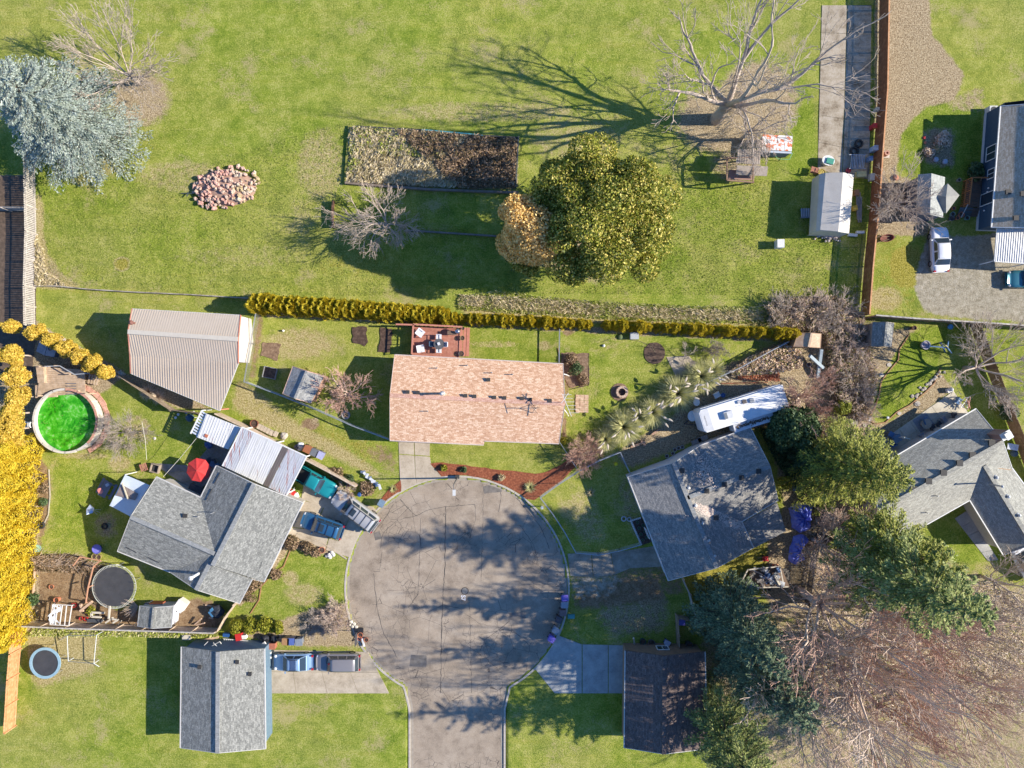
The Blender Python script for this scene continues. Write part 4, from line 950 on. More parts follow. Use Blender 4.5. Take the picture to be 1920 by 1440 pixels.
# ------------------------------------------------------------------ fences
WOOD_G = M((.42,.38,.34), (.3,.27,.24), 3, c3=(.54,.5,.46)); WOOD_B = M((.27,.095,.04), (.17,.06,.025), 2.5, c3=(.36,.15,.07))
WOOD_N = M((.30,.23,.17), (.2,.15,.1), 3, c3=(.42,.34,.26)); WOOD_O = M((.58,.28,.12), (.45,.2,.08), 3, c3=(.68,.38,.2))
WOOD_T = M((.55,.43,.32), (.42,.31,.22), 3, c3=(.66,.55,.44)); STEEL = M((.5,.52,.54), (.38,.4,.42), 6, rough=.4, metal=.6, bump=.05)
def board_fence(label, px, h, mat, side=1, gap=.0, pitch=.145, cap=None, bay=2.4, group=None, posts_out=True):
    pts = [P(*p) for p in px]; root = thing('wooden_fence', label, 'fence', pts[0], 0, group)
    for a, b in zip(pts, pts[1:]):
        L = (b-a).length; nb = max(1, round(L/bay)); u = (b-a)/L; nr = Vector((-u.y, u.x, 0)) * side
        rm = Matrix((u, Vector((-u.y,u.x,0)), Vector((0,0,1)))).transposed()
        for k in range(nb + 1):
            c = a + u * min(L, k*L/nb) + nr*.06; mb = MB(); mb.box(c + Vector((0,0,h/2)), (.1,.1,h+.02), rot=rm); mb.build('post', mat, root, world=True)
        for k in range(nb):
            s0, s1 = k*L/nb + .02, (k+1)*L/nb - .02; mb = MB(); x = s0
            while x + pitch*.5 < s1:
                w = min(pitch, s1-x) - max(gap, .012); hh = h + random.uniform(-.015,.015)
                mb.box(a + u*(x + w/2) - nr*(.012 + random.uniform(0,.008)) + Vector((0,0,.04 + hh/2)), (w, .02, hh), rot=rm); x += pitch
            o = mb.build('fence_panel', mat, root, world=True); o['kind'] = 'stuff'
            for z in (.3, h-.25):
                mb = MB(); mb.box(a + u*(s0+s1)/2 + nr*.03 + Vector((0,0,z)), (s1-s0, .04, .09), rot=rm); mb.build('rail', mat, root, world=True)
            if cap: mb = MB(); mb.box(a + u*(s0+s1)/2 + nr*.01 + Vector((0,0,h+.08)), (s1-s0+.03, .15, .035), rot=rm); mb.build('cap_rail', cap, root, world=True)
    return root
def wire_fence(label, px, h=1.2, group=None, sp=.22, mat=STEEL, bay=3.0, rail=.05):
    pts = [P(*p) for p in px]; root = thing('wire_fence', label, 'fence', pts[0], 0, group)
    for a, b in zip(pts, pts[1:]):
        L = (b-a).length; nb = max(1, round(L/bay)); u = (b-a)/L
        for k in range(nb + 1):
            c = a + u*(k*L/nb); mb = MB(); mb.lathe([(.035,0),(.035,h+.04),(0,h+.06)], c, 6); mb.build('post', mat, root, world=True)
        mb = MB(); mb.bar(a+Vector((0,0,h)), b+Vector((0,0,h)), rail); mb.build('top_rail', mat, root, world=True)
        mb = MB(); x = -h
        while x < L:
            for s_ in (1,-1):
                x0, x1 = (x, x+h) if s_ > 0 else (x+h, x)
                z0, z1 = 0.03, h
                t0 = 0; t1 = 1
                for (xa) in (0,): pass
                # clip to the fence length
                f = lambda t_: x0 + (x1-x0)*t_
                lo, hi = 0.0, 1.0
                if x1 != x0:
                    ta, tb = (0-x0)/(x1-x0), (L-x0)/(x1-x0); lo, hi = max(0, min(ta,tb)), min(1, max(ta,tb))
                if hi > lo + .05: mb.bar(a+u*f(lo)+Vector((0,0,z0+(z1-z0)*lo)), a+u*f(hi)+Vector((0,0,z0+(z1-z0)*hi)), .008)
            x += sp
        o = mb.build('wire_mesh', mat, root, world=True); o['kind'] = 'stuff'
    return root
board_fence('weathered grey fence with light slipping through its gaps left of the big lawn', [(67,200),(67,345),(69,440),(66,540),(67,612)], 1.8, WOOD_G, 1, .05, .19)
board_fence('grey fence running off to the left edge from the weathered fence', [(64,396),(-60,394),(-300,390)], 1.7, WOOD_G, 1, .02, .15)
board_fence('long red brown fence between the tent and the blue house yard', [(1650,-60),(1646,180),(1637,300),(1631,390),(1620,500),(1613,592)], 1.85, WOOD_B, 1, 0, .14, cap=WOOD_O)
board_fence('dark brown fence below the gravel drive with a grey shed under it', [(1625,594),(1700,600),(1815,607),(1950,616),(2080,622)], 1.8, WOOD_N, -1, 0, .14, cap=WOOD_G)
board_fence('brown fence slanting behind the chimney of the L-shaped house', [(1817,609),(1848,690),(1878,768),(1915,860),(1960,980)], 1.8, M((.22,.13,.08),(.16,.09,.05),3,c3=(.3,.2,.13)), 1, 0, .14)
board_fence('tan fence running from the workshop along the teal pickup', [(414,774),(470,800),(540,838),(583,860),(640,890),(672,908)], 1.5, WOOD_T, -1, 0, .14, cap=WOOD_T)
board_fence('thin fence behind the golden hedge and the pool', [(74,612),(120,633),(170,668),(228,700)], 1.5, WOOD_T, -1, 0, .14)
board_fence('brown fence under the workshop wall beside the red grasses', [(228,700),(260,722),(330,768),(384,775)], 1.4, WOOD_N, -1, 0, .14)
board_fence('weathered fence below the trampoline garden with light boards', [(50,1164),(140,1168),(232,1171),(330,1174),(414,1177)], 1.6, WOOD_T, 1, .0, .15, cap=WOOD_G)
board_fence('short tan fence between the grey house and the green hedge', [(415,1178),(430,1150),(447,1128)], 1.4, WOOD_T, 1)
board_fence('orange stained fence at the lower left corner', [(44,1172),(40,1215),(36,1262),(30,1360)], 1.8, WOOD_O, 1, 0, .14)
board_fence('grey picket fence under the conifer below the mottled house', [(1277,1082),(1290,1110),(1300,1150)], 1.2, WOOD_G, 1)
board_fence('brown fence beside the brown gabled house', [(1266,1152),(1269,1215)], 1.5, WOOD_N, 1)
board_fence('brown fence running right under the dark conifer', [(1266,1151),(1300,1158),(1345,1160),(1386,1163)], 1.5, WOOD_N, 1)
board_fence('leaning old fence among bare shrubs right of the blue tarpaulins', [(1545,935),(1530,1000),(1518,1060),(1508,1130)], 1.4, M((.1,.09,.08),(.06,.055,.05),4), 1, .03)
wire_fence('silver chain link fence curving round the salmon house lawn to the left', [(488,588),(478,645),(466,716)], 1.25, rail=.10)
wire_fence('silver chain link fence slanting past the grey garden shed', [(466,716),(530,740),(600,768),(665,797),(732,822)], 1.2, rail=.09)
wire_fence('short white wire fence between hedge and salmon house', [(1048,619),(1047,680)], 1.2, rail=.08)
wire_fence('thin wire fence from the salmon house corner to the mulch bed', [(1049,829),(1066,855),(1081,878)], 1.2)
wire_fence('chain link fence between pampas grass and the front lawn below it', [(1345,706),(1310,722)], 1.2)
wire_fence('chain link fence with top rail beside the hut and thicket', [(1470,642),(1430,663),(1385,688),(1345,706)], 1.3, rail=.07)
wire_fence('wire fence beside the mulch bed along the shaded front lawn', [(1160,846),(1120,862),(1082,882),(1045,906),(1012,930)], 1.2, rail=.09)
wire_fence('bowed white wire fence along the kerb right of the turning circle', [(1012,930),(1035,960),(1058,995),(1078,1032)], 1.1, rail=.09)
wire_fence('sagging wire fence across the driveway end below the shaded lawn', [(1078,1032),(1120,1036),(1160,1028),(1198,1017)], 1.1, rail=.08)
wire_fence('wire fence meeting the corner of the mottled grey house', [(1160,846),(1170,868),(1180,888)], 1.2, rail=.07)
def low_wall(label, px, w, h, mat, name='garden_border', cat='border'):
    pts = [P(*p) for p in px]; mb = MB()
    for a, b in zip(pts, pts[1:]):
        u = (b-a).normalized()*w*.5; mb.bar(a - u*.0 + Vector((0,0,h/2)), b + Vector((0,0,h/2)), w, h)
    return tag(mb.build(name, mat, loc=pts[0]), label, cat)
low_wall('dark timber border with a teal strip along the top of the rough enclosure', [(668,239),(796,246),(905,256),(972,260)], .16, .35, M((.035,.04,.045),(.08,.07,.05),3))
low_wall('teal painted beam lying on the upper border of the rough enclosure', [(792,246),(880,254),(905,257)], .12, .5, M((.05,.27,.33),(.04,.2,.25),5))
low_wall('mossy border at the left side of the rough enclosure', [(656,236),(651,300),(648,343)], .25, .22, M((.3,.28,.06),(.2,.2,.03),4))
low_wall('weathered timber border along the bottom of the rough enclosure', [(648,344),(720,350),(800,356),(900,360),(972,362)], .22, .35, M((.24,.19,.15),(.16,.12,.09),3))
low_wall('dark post border at the right side of the rough enclosure', [(972,258),(970,300),(967,352)], .14, .5, M((.1,.12,.13),(.05,.05,.05),5))
low_wall('timber border of the lower shaded plot beside the bare tree', [(760,432),(850,438),(942,444)], .16, .25, M((.22,.19,.16),(.14,.12,.1),3))
low_wall('short upright border at the left end of the shaded plot', [(627,378),(625,400),(626,428)], .12, .7, M((.16,.08,.05),(.1,.05,.03),4))
low_wall('pale low border under the grass left of the long hedge', [(64,537),(110,537),(170,543),(250,548),(360,553),(470,560)], .1, .4, M((.45,.4,.34),(.12,.1,.08),1.2))

# ------------------------------------------------------------------ vegetation
def leaf_mat(name, stops, rough=.6, trans=.25, hue=.0):
    t = NT(name); g_ = t.n('NewGeometry'); oi = t.n('ObjectInfo')
    n_ = t.noise(.55, 3, .6, g_.outputs['Position'])
    f = t.math('ADD', t.math('MULTIPLY', g_.outputs['Random Per Island'], .68), t.math('MULTIPLY', n_, .4))
    f = t.math('ADD', f, t.math('MULTIPLY', oi.outputs['Random'], .06))
    col = t.ramp(f, stops); m_ = t.out(col, rough, 0, .3)
    tr = t.n('BsdfTranslucent'); t.l(col, tr.inputs['Color']); mx = t.n('MixShader'); mx.inputs[0].default_value = trans
    t.l(t.b.outputs[0], mx.inputs[1]); t.l(tr.outputs[0], mx.inputs[2]); t.l(mx.outputs[0], t.t.nodes['Material Output'].inputs['Surface'])
    return m_
L_SPRUCE = leaf_mat('blue_spruce_needles', [(.1,(.13,.17,.13)),(.5,(.31,.37,.31)),(.9,(.52,.57,.5))], .6, .1)
L_TUFT = leaf_mat('lawn_tufts', [(.1,(.1,.16,.014)),(.5,(.22,.27,.035)),(.95,(.42,.4,.12))], .8, .25)
L_HEATH = leaf_mat('heath_twigs', [(.1,(.05,.06,.02)),(.5,(.22,.145,.08)),(.9,(.46,.32,.21))], .8, .1)
L_SPR2 = leaf_mat('grey_green_needles', [(.1,(.04,.07,.035)),(.45,(.13,.19,.1)),(.85,(.3,.37,.2))], .6, .15)
L_OLIVE = leaf_mat('olive_leaves', [(.1,(.03,.045,.006)),(.36,(.12,.16,.016)),(.6,(.36,.36,.045)),(.88,(.74,.6,.17))], .5)
L_GOLD = leaf_mat('copper_leaves', [(.1,(.24,.16,.03)),(.35,(.74,.45,.12)),(.75,(.95,.7,.3))], .6)
L_YELL = leaf_mat('yellow_conifer_leaves', [(.05,(.3,.26,.02)),(.22,(.74,.6,.05)),(.65,(.94,.8,.12))], .55, .35)
L_AMBER = leaf_mat('amber_leaves', [(.05,(.14,.12,.015)),(.35,(.5,.36,.035)),(.85,(.82,.58,.12))], .55, .3)
L_ARB = leaf_mat('golden_arborvitae_leaves', [(.1,(.13,.13,.006)),(.4,(.42,.36,.018)),(.8,(.78,.62,.07))], .6, .2)
L_FIR = leaf_mat('fir_needles', [(.1,(.05,.08,.02)),(.4,(.17,.22,.05)),(.75,(.36,.4,.12)),(.95,(.5,.52,.2))], .6, .15)
L_CEDAR = leaf_mat('yellow_green_cedar', [(.1,(.06,.09,.012)),(.4,(.2,.23,.03)),(.8,(.44,.44,.08))], .6, .2)
L_DARK = leaf_mat('dark_green_leaves', [(.1,(.018,.04,.014)),(.45,(.055,.1,.035)),(.85,(.13,.19,.075))], .55, .15)
L_BRAM = leaf_mat('bramble_leaves', [(.1,(.1,.12,.035)),(.3,(.26,.26,.08)),(.5,(.48,.33,.21)),(.75,(.68,.5,.37)),(.95,(.82,.68,.55))], .8, .15)
L_DRY = leaf_mat('dry_grass', [(.1,(.24,.2,.07)),(.4,(.46,.38,.19)),(.8,(.7,.59,.4))], .8, .2)
L_GRASS = leaf_mat('rough_grass', [(.1,(.12,.18,.014)),(.4,(.3,.36,.04)),(.7,(.55,.52,.18)),(.9,(.8,.7,.46))], .8, .25)
L_PAMPAS = leaf_mat('pampas_blades', [(.1,(.22,.23,.07)),(.45,(.45,.45,.17)),(.8,(.72,.68,.36))], .7, .25)
L_PLUME = leaf_mat('pampas_plume', [(.1,(.55,.45,.33)),(.8,(.8,.72,.6))], .9, .3)
L_RED = leaf_mat('red_twig_leaves', [(.1,(.34,.25,.17)),(.5,(.64,.5,.37)),(.9,(.84,.73,.58))], .8, .1)
L_BUSH = leaf_mat('bright_bush_leaves', [(.1,(.06,.08,.008)),(.45,(.2,.22,.015)),(.85,(.44,.4,.05))], .6, .25)
def bark(c, c2): 
    return M(c, c2, 9, rough=.9, bump=.3)
B_GREY = bark((.5,.42,.35),(.36,.3,.25)); B_PALE = bark((.55,.45,.37),(.4,.32,.26)); B_RED = bark((.62,.4,.31),(.45,.28,.21)); B_DARK = bark((.11,.08,.06),(.06,.05,.04)); B_PINK = bark((.7,.55,.44),(.52,.4,.32))
def quads(c, size, aspect=1.0, normal=None, tilt=1.0, dirs=None):
    """random leaf faces at points c; dirs gives the long axis"""
    n = len(c); size = np.broadcast_to(size, (n,))
    a = RNG.normal(size=(n,3)) if dirs is None else dirs + RNG.normal(size=(n,3))*.25*tilt
    a /= np.linalg.norm(a, axis=1, keepdims=True) + 1e-9
    b = RNG.normal(size=(n,3)) * tilt
    if normal is not None: b = np.cross(a, normal + RNG.normal(size=(n,3))*.5*tilt)
    b -= a * (a*b).sum(1, keepdims=True); b /= np.linalg.norm(b, axis=1, keepdims=True) + 1e-9
    a = a * (size*aspect)[:,None] / 2; b = b * size[:,None] / 2
    v = np.stack([c - a, c + b*.8 - a*.1, c + a, c - b*.8 - a*.1], 1).reshape(-1, 3)
    return v, np.arange(4*n).reshape(-1, 4)
def leaf_obj(name, chunks, mat, parent=None, loc=None, kind=None):
    vs = []; qs = []; o_ = 0
    for v, f in chunks: vs.append(v); qs.append(f + o_); o_ += len(v)
    me = np_mesh(name, np.concatenate(vs), np.concatenate(qs), mat)
    o = bpy.data.objects.new(name, me); COL.objects.link(o)
    if parent is not None: o.parent = parent
    if loc is not None: o.location = loc
    if kind: o['kind'] = kind
    return o
def shell_points(n, r, sz=1.0, depth=.25, top=-.2):
    """points in the outer skin of an ellipsoid"""
    d = RNG.normal(size=(int(n*1.6), 3)); d /= np.linalg.norm(d, axis=1, keepdims=True); d = d[d[:,2] > top][:n]
    rr = r * (1 - depth * RNG.random(len(d)) ** 1.5)
    p = d * rr[:,None]; p[:,2] *= sz; return p, d
def lumpy_crown(r, h, n, size, lumps=26, lr=(.28,.45), top=-.35, sz=None, core=.86):
    """crown built of many overlapping leaf clumps over a domed envelope"""
    out = []; sz = sz or (h / r)
    for k in range(lumps):
        d = RNG.normal(size=3); d /= np.linalg.norm(d)
        if d[2] < top: d[2] = abs(d[2])
        R_ = r * RNG.uniform(*lr); c = d * (r - R_ * .75) * RNG.uniform(.72, 1.14); c[2] *= sz
        p, nn = shell_points(n // lumps, R_, RNG.uniform(.75,1.05), .35, -.5); out.append((p + c, nn))
    p, nn = shell_points(n // 4, r * .8, sz, .15, -.3); out.append((p, nn))
    P_ = np.concatenate([a for a, _ in out]); N_ = np.concatenate([b for _, b in out])
    return P_, N_
def tapered(path, rad, n=7): mb = MB(); mb.tube(path, rad, n); return mb
def branch_mesh(segs, sides=3):
    """segs: array (n,8) start xyz end xyz r0 r1 -> prism tubes"""
    s = np.asarray(segs); a = s[:,0:3]; b = s[:,3:6]; d = b - a; d /= np.linalg.norm(d, axis=1, keepdims=True) + 1e-9
    up = np.where(np.abs(d[:,2:3]) < .9, np.array([[0,0,1.]]), np.array([[1.,0,0]])); x = np.cross(d, up); x /= np.linalg.norm(x, axis=1, keepdims=True) + 1e-9; y = np.cross(x, d)
    vs = []
    for e, r in ((a, s[:,6]), (b, s[:,7])):
        for k in range(sides):
            an = 2*PI*k/sides; vs.append(e + (x*math.cos(an) + y*math.sin(an)) * r[:,None])
    v = np.stack(vs, 1).reshape(-1, 3); n = len(s); base = np.arange(n)[:,None] * 2 * sides
    q_ = np.concatenate([base + np.array([[k, (k+1) % sides, sides+(k+1) % sides, sides+k]]) for k in range(sides)])
    return v, q_
def grow(start, d0, L0, r0, levels, kids=(3,5), spread=.6, up=.15, ratio=.68, jitter=.22, rmin=.011, segn=3, droop=0.0, maxn=9000):
    """recursive limb growth, level by level"""
    cur = [(np.array(start, float), np.array(d0, float), L0, r0)]; segs = []; tips = []
    for lv in range(levels):
        nxt = []
        for (p, d, L, r) in cur:
            pts = [p]; dd = d / np.linalg.norm(d); step = L / segn
            for k in range(segn):
                dd = dd + RNG.normal(size=3) * jitter * .5 + np.array([0,0,up*.3 - droop*.3*lv]); dd /= np.linalg.norm(dd)
                p2 = pts[-1] + dd * step; p2[2] = max(p2[2], .1)
                segs.append((*pts[-1], *p2, max(rmin, r*(1-.5*k/segn)), max(rmin, r*(1-.5*(k+1)/segn)))); pts.append(p2)
            if lv == levels - 1: continue
            nk = RNG.integers(kids[0], kids[1]+1)
            for j in range(nk):
                t_ = 1.0 if j == 0 else RNG.uniform(.3, 1.0); i = min(segn, max(1, int(round(t_*segn)))); q0 = pts[i]
                nd = dd + RNG.normal(size=3) * spread * (1.0 if j else .45); o2 = q0 - np.array(start); o2[2] *= .3; nd += .22 * o2 / (np.linalg.norm(o2) + 1e-6); nd[2] += up; nd /= np.linalg.norm(nd)
                nxt.append((q0, nd, L * ratio * RNG.uniform(.75, 1.2), max(rmin, r*.58*(1.2 if j == 0 else RNG.uniform(.6,1.)))))
        cur = nxt[:maxn]
    return segs
def bare_tree(label, x, y, h, spread_r, mat, levels=5, trunk_h=None, stems=1, kids=(2,3), base_r=.16, name='bare_tree', cat='tree', group=None, rmin=.013, limb0=None, up=.1, lean=(0,0), droop=0, twig=None, spread=.5, n0=6, seed=0):
    global RNG
    RNG = np.random.default_rng(int(x*7 + y*13) + seed); random.seed(int(x*3 + y*5) + seed)
    c = P(x, y); root = thing(name, label, cat, c, 0, group); th = trunk_h if trunk_h is not None else h * .25
    tk = MB(); segs = []
    for s_ in range(stems):
        a0 = random.uniform(0, 2*PI); off = Vector((math.cos(a0)*.2, math.sin(a0)*.2, 0)) if stems > 1 else Vector()
        top = off * 3 + Vector((lean[0], lean[1], th)); path = [off, off*1.5 + Vector((lean[0]*.4+random.uniform(-.05,.05), lean[1]*.4, th*.5)), top]
        tk.tube(path, [base_r*1.25, base_r, base_r*.85], 8)
        for k in range(n0):
            a = a0 + 2*PI*k/n0 + random.uniform(-.3,.3); el = random.uniform(.25, 1.1)
            d = np.array([math.cos(a)*math.cos(el), math.sin(a)*math.cos(el), math.sin(el)])
            L = (limb0 or spread_r*.5) * random.uniform(.8,1.15)
            segs += grow(tuple(top), d, L, base_r*.62, levels, kids, spread, up, .72, .25, rmin, 3, droop)
    s = np.array(segs)
    # fit the crown into its reach
    ext = np.percentile(np.hypot(s[:,3]-lean[0], s[:,4]-lean[1]), 93); kxy = spread_r/ext; zt = np.percentile(s[:,5], 99); kz = (h-th)/max(.1, zt-th)
    for j in (0,3): s[:,j] = lean[0] + (s[:,j]-lean[0])*kxy
    for j in (1,4): s[:,j] = lean[1] + (s[:,j]-lean[1])*kxy
    for j in (2,5): s[:,j] = np.where(s[:,j] > th, th + (s[:,j]-th)*kz, s[:,j])
    tk.build('trunk', mat, root, smooth=True)
    big = s[s[:,6] > rmin*2.2]; sm = s[s[:,6] <= rmin*2.2]
    for part, arr, mt in (('limb', big, mat), ('twig', sm, twig or mat)):
        if len(arr):
            v, q_ = branch_mesh(arr, 4 if part == 'limb' else 3); o = leaf_obj(part, [(v, q_)], mt, root)
            o['kind'] = 'stuff'
    return root
def leafy_tree(label, x, y, h, r, mat, n, size, trunk_h=1.5, barkm=B_DARK, name='tree', lumps=30, lr=(.25,.42), sz=None, group=None, cat='tree', zc=None, base_r=.25, top=-.35, aspect=1.3):
    c = P(x, y); root = thing(name, label, cat, c, 0, group); zc = zc if zc is not None else (trunk_h + (h - trunk_h)*.42)
    hh = h - zc
    P_, N_ = lumpy_crown(r, hh, n, size, lumps, lr, top, sz=hh/r)
    P_[:,2] += zc; ok = P_[:,2] > .15; P_ = P_[ok]; N_ = N_[ok]
    leaf_obj('crown', [quads(P_, RNG.uniform(.65,1.3,len(P_))*size, aspect, normal=N_, tilt=1.1)], mat, root)
    # shaded interior leaves keep the crown dense
    mb = MB(); mb.tube([(0,0,-.1),(.1,.05,trunk_h*.6),(0,0,zc)], [base_r*1.3, base_r, base_r*.6], 8); mb.build('trunk', barkm, root, smooth=True)
    segs = []
    for k in range(9):
        a = 2*PI*k/9; segs += grow((0,0,min(zc,trunk_h+.5)), np.array([math.cos(a), math.sin(a), .7]), r*.45, base_r*.4, 3, (2,3), .5, .1, .7, .2, .03)
    s = np.array(segs); v, q_ = branch_mesh(s, 4); o = leaf_obj('limb', [(v, q_)], barkm, root); o['kind'] = 'stuff'
    return root
def conifer(label, x, y, h, r, mat, whorls=26, per=9, dens=26, size=.34, droop=.28, barkm=B_DARK, z0=.8, power=.8, group=None, name='conifer', lean=(0,0), top_r=.12, side=None):
    c = P(x, y); root = thing(name, label, 'tree', c, 0, group); segs = []; pts = []; dirs = []; nor = []
    for w in range(whorls):
        t_ = w/(whorls-1); z = z0 + (h-z0)*t_; L = r*((1-t_)**power)*RNG.uniform(.85,1.12) + top_r
        for k in range(per if t_ < .75 else max(4, per//2)):
            a = RNG.uniform(0, 2*PI); l = L*RNG.uniform(.72,1.14); d = np.array([math.cos(a), math.sin(a), 0.0])
            el = -droop + .7*t_
            base = np.array([lean[0]*t_, lean[1]*t_, z])
            tip = base + d*l + np.array([0,0,l*el]); segs.append((*base, *tip, .05*(1-t_)+.02, .012))
            m = max(4, int(dens*l/r)); s_ = RNG.random(m)**.75; lat = RNG.normal(size=m)*.13*l*(1.1-s_*.75)
            perp = np.array([-d[1], d[0], 0])
            p = base + (tip-base)*s_[:,None] + perp*lat[:,None]; p[:,2] -= np.abs(lat)*.25 + RNG.random(m)*.08
            dd = (d + perp*np.sign(lat)[:,None]*.7) + np.array([0,0,-.15]); pts.append(p); dirs.append(dd); nor.append(np.tile([0,0,1.], (m,1)))
    p = np.concatenate(pts); dd = np.concatenate(dirs); nn = np.concatenate(nor); ok = p[:,2] > .1; p, dd, nn = p[ok], dd[ok], nn[ok]
    leaf_obj('crown', [quads(p, RNG.uniform(.6,1.3,len(p))*size, 2.3, normal=nn, tilt=.7, dirs=dd)], mat, root)
    mb = MB(); mb.tube([(0,0,-.1),(lean[0]*.5,lean[1]*.5,h*.5),(lean[0],lean[1],h)], [h*.02+.06, h*.012+.03, .02], 7); mb.build('trunk', barkm, root, smooth=True)
    v, q_ = branch_mesh(np.array(segs), 3); o = leaf_obj('branch', [(v, q_)], barkm, root); o['kind'] = 'stuff'
    return root
# --- large specimens
conifer('big blue grey spruce in the upper left corner', 180, 254, 14.5, 6.5, L_SPRUCE, 36, 14, 260, .10, .12, z0=1.0, power=.7)
bare_tree('pale bare tree behind the blue spruce at the top', 262, 158, 8.5, 5.6, B_PALE, 6, 1.8, n0=9, kids=(3,3), base_r=.17, rmin=.014)
leafy_tree('huge dense round evergreen with yellow tipped leaves on the big lawn', 1108, 436, 13.2, 7.2, L_OLIVE, 90000, .19, 2.0, lumps=64, lr=(.17,.3), base_r=.4)
leafy_tree('smaller copper leaved evergreen touching the left side of the huge round one', 996, 464, 12.8, 3.7, L_GOLD, 20000, .2, 1.5, lumps=18, lr=(.22,.42))
leafy_tree('dark olive lower tree below the copper leaved crown', 980, 470, 6.0, 3.0, L_OLIVE, 12000, .2, 1.0, lumps=20, lr=(.28,.42))
bare_tree('pale bare tree at the left end of the shaded plot', 728, 425, 6.0, 4.4, B_PALE, 6, .9, kids=(3,3), base_r=.17, n0=9, rmin=.014)
bare_tree('very tall bare tree whose branches shade the top of the lawn', 1342, 224, 20.0, 9.5, B_PALE, 7, 4.0, kids=(2,3), base_r=.55, rmin=.02, seed=19, up=.08, n0=6, spread=.55)
bare_tree('drooping bare tree overhanging the wooden play frame', 1388, 262, 7.5, 4.3, B_PALE, 6, 2.2, n0=8, kids=(3,3), base_r=.16, droop=.3, rmin=.014)
bare_tree('bare tree between the red brown fence and the pavilion', 1660, 390, 5.6, 3.4, B_PALE, 6, 1.2, n0=8, kids=(3,3), base_r=.15, rmin=.014)
bare_tree('red stemmed bare tree beside the grey garden shed', 655, 738, 4.4, 3.0, B_PINK, 5, .9, n0=9, kids=(3,4), base_r=.14, rmin=.017, twig=B_RED)
bare_tree('wiry greyish bush tree right of the pool', 244, 800, 3.2, 2.7, B_GREY, 5, .4, stems=2, kids=(4,4), base_r=.06, rmin=.008)
bare_tree('upright reddish bare shrub at the rear of the white trailer', 1500, 748, 5.6, 3.4, B_PINK, 6, .3, stems=4, kids=(2,4), base_r=.08, rmin=.013, up=.32, n0=3, twig=B_RED)
bare_tree('large spreading bare tree beside the playset and the patio', 1808, 690, 8.5, 5.6, B_PALE, 6, 1.8, n0=8, kids=(3,3), base_r=.2, rmin=.014)
bare_tree('small round bare shrub at the end of the hedge lawn', 1336, 661, 2.0, 1.25, B_GREY, 5, .3, stems=3, kids=(3,4), base_r=.04, rmin=.007, name='bare_shrub', cat='shrub')
bare_tree('little bare tree beside the concrete pad near the hedge', 1282, 668, 2.4, 1.3, B_GREY, 5, .5, stems=1, kids=(3,3), base_r=.05, rmin=.008, name='bare_shrub', cat='shrub')
bare_tree('round twiggy shrub beside the silver estate car', 659, 922, 1.6, 1.2, B_PINK, 5, .2, stems=3, kids=(3,4), base_r=.03, rmin=.007, name='bare_shrub', cat='shrub')
bare_tree('pinkish bare shrub at the corner of the mulch bed', 1096, 853, 2.2, 2.0, B_PINK, 5, .2, stems=5, kids=(3,4), base_r=.035, rmin=.008, name='bare_shrub', cat='shrub', twig=B_RED)
leafy_tree('dark bushy evergreen at the rear corner of the white trailer', 1462, 795, 5.6, 2.6, L_DARK, 9000, .24, .6, lumps=24)
conifer('tall yellow green cedar crowding the left end of the L-shaped house', 1538, 862, 15.5, 5.0, L_CEDAR, 32, 12, 250, .11, .1, z0=1.2, power=.62)
conifer('small blue green conifer in front of the yellow green cedar', 1500, 852, 7.0, 2.6, L_DARK, 20, 9, 170, .11, .15, z0=.6)
conifer('very tall fir leaning outwards over the lower right wood', 1540, 1008, 26, 4.7, L_FIR, 36, 7, 250, .12, .12, z0=10.0, power=.6)
conifer('tall ragged fir beside the leaning fir', 1562, 978, 20.5, 3.8, L_CEDAR, 26, 6, 220, .12, .12, z0=7, power=.6)
conifer('dark blue green fir below the mottled house', 1345, 1130, 19, 4.2, L_SPR2, 32, 10, 230, .12, .2, z0=1.2, power=.95)
conifer('dark fir at the lower edge right of the brown house', 1388, 1212, 18, 4.6, L_SPR2, 30, 9, 230, .12, .18, z0=1.2, power=.7)
conifer('added fir below the lower edge beyond the brown house', 1330, 1330, 19.0, 4.3, L_FIR, 28, 9, 200, .12, .2, z0=1.2, power=.7)  # fir added so that its shadow darkens the lower road
for k, (x, y, h, r, m_, lab) in enumerate([
    (1498,1105,21,6.5,B_PINK,'tall bare tree with reddish twigs right of the dark fir'),
    (1545,1190,23,7,B_PINK,'tall bare tree with a mossy yellow trunk near the lower edge'),
    (1610,1120,17,6.5,B_RED,'reddish bare tree under the leaning fir'),
    (1695,1215,13,5.5,B_PINK,'bare tree in the middle of the lower right wood'),
    (1755,1160,11,5,B_PALE,'pale bare tree right of the leaning fir top'),
    (1462,1255,20,6.5,B_PINK,'bare tree at the lower edge beside the dark fir'),
    (1620,1300,12,5.5,B_RED,'red twigged tree beyond the lower edge'),
    (1765,1290,12,5.5,B_PINK,'bare tree at the lower right corner'),
    (1840,1080,8,3.6,B_PALE,'small pale bare tree below the white car at the right edge'),
    (1522,1010,9,4,B_GREY,'grey bare tree overhanging the blue tarpaulins'),
    (1560,985,7,3.2,B_PINK,'small reddish tree between tarpaulins and cedar')]):
    bare_tree(lab, x, y, h, r*1.15, m_, 6, h*.22, n0=7, kids=(3,3), base_r=.014*h+.06, rmin=.017 if h < 18 else .024, up=.1, twig=B_RED if k % 3 == 0 else None)
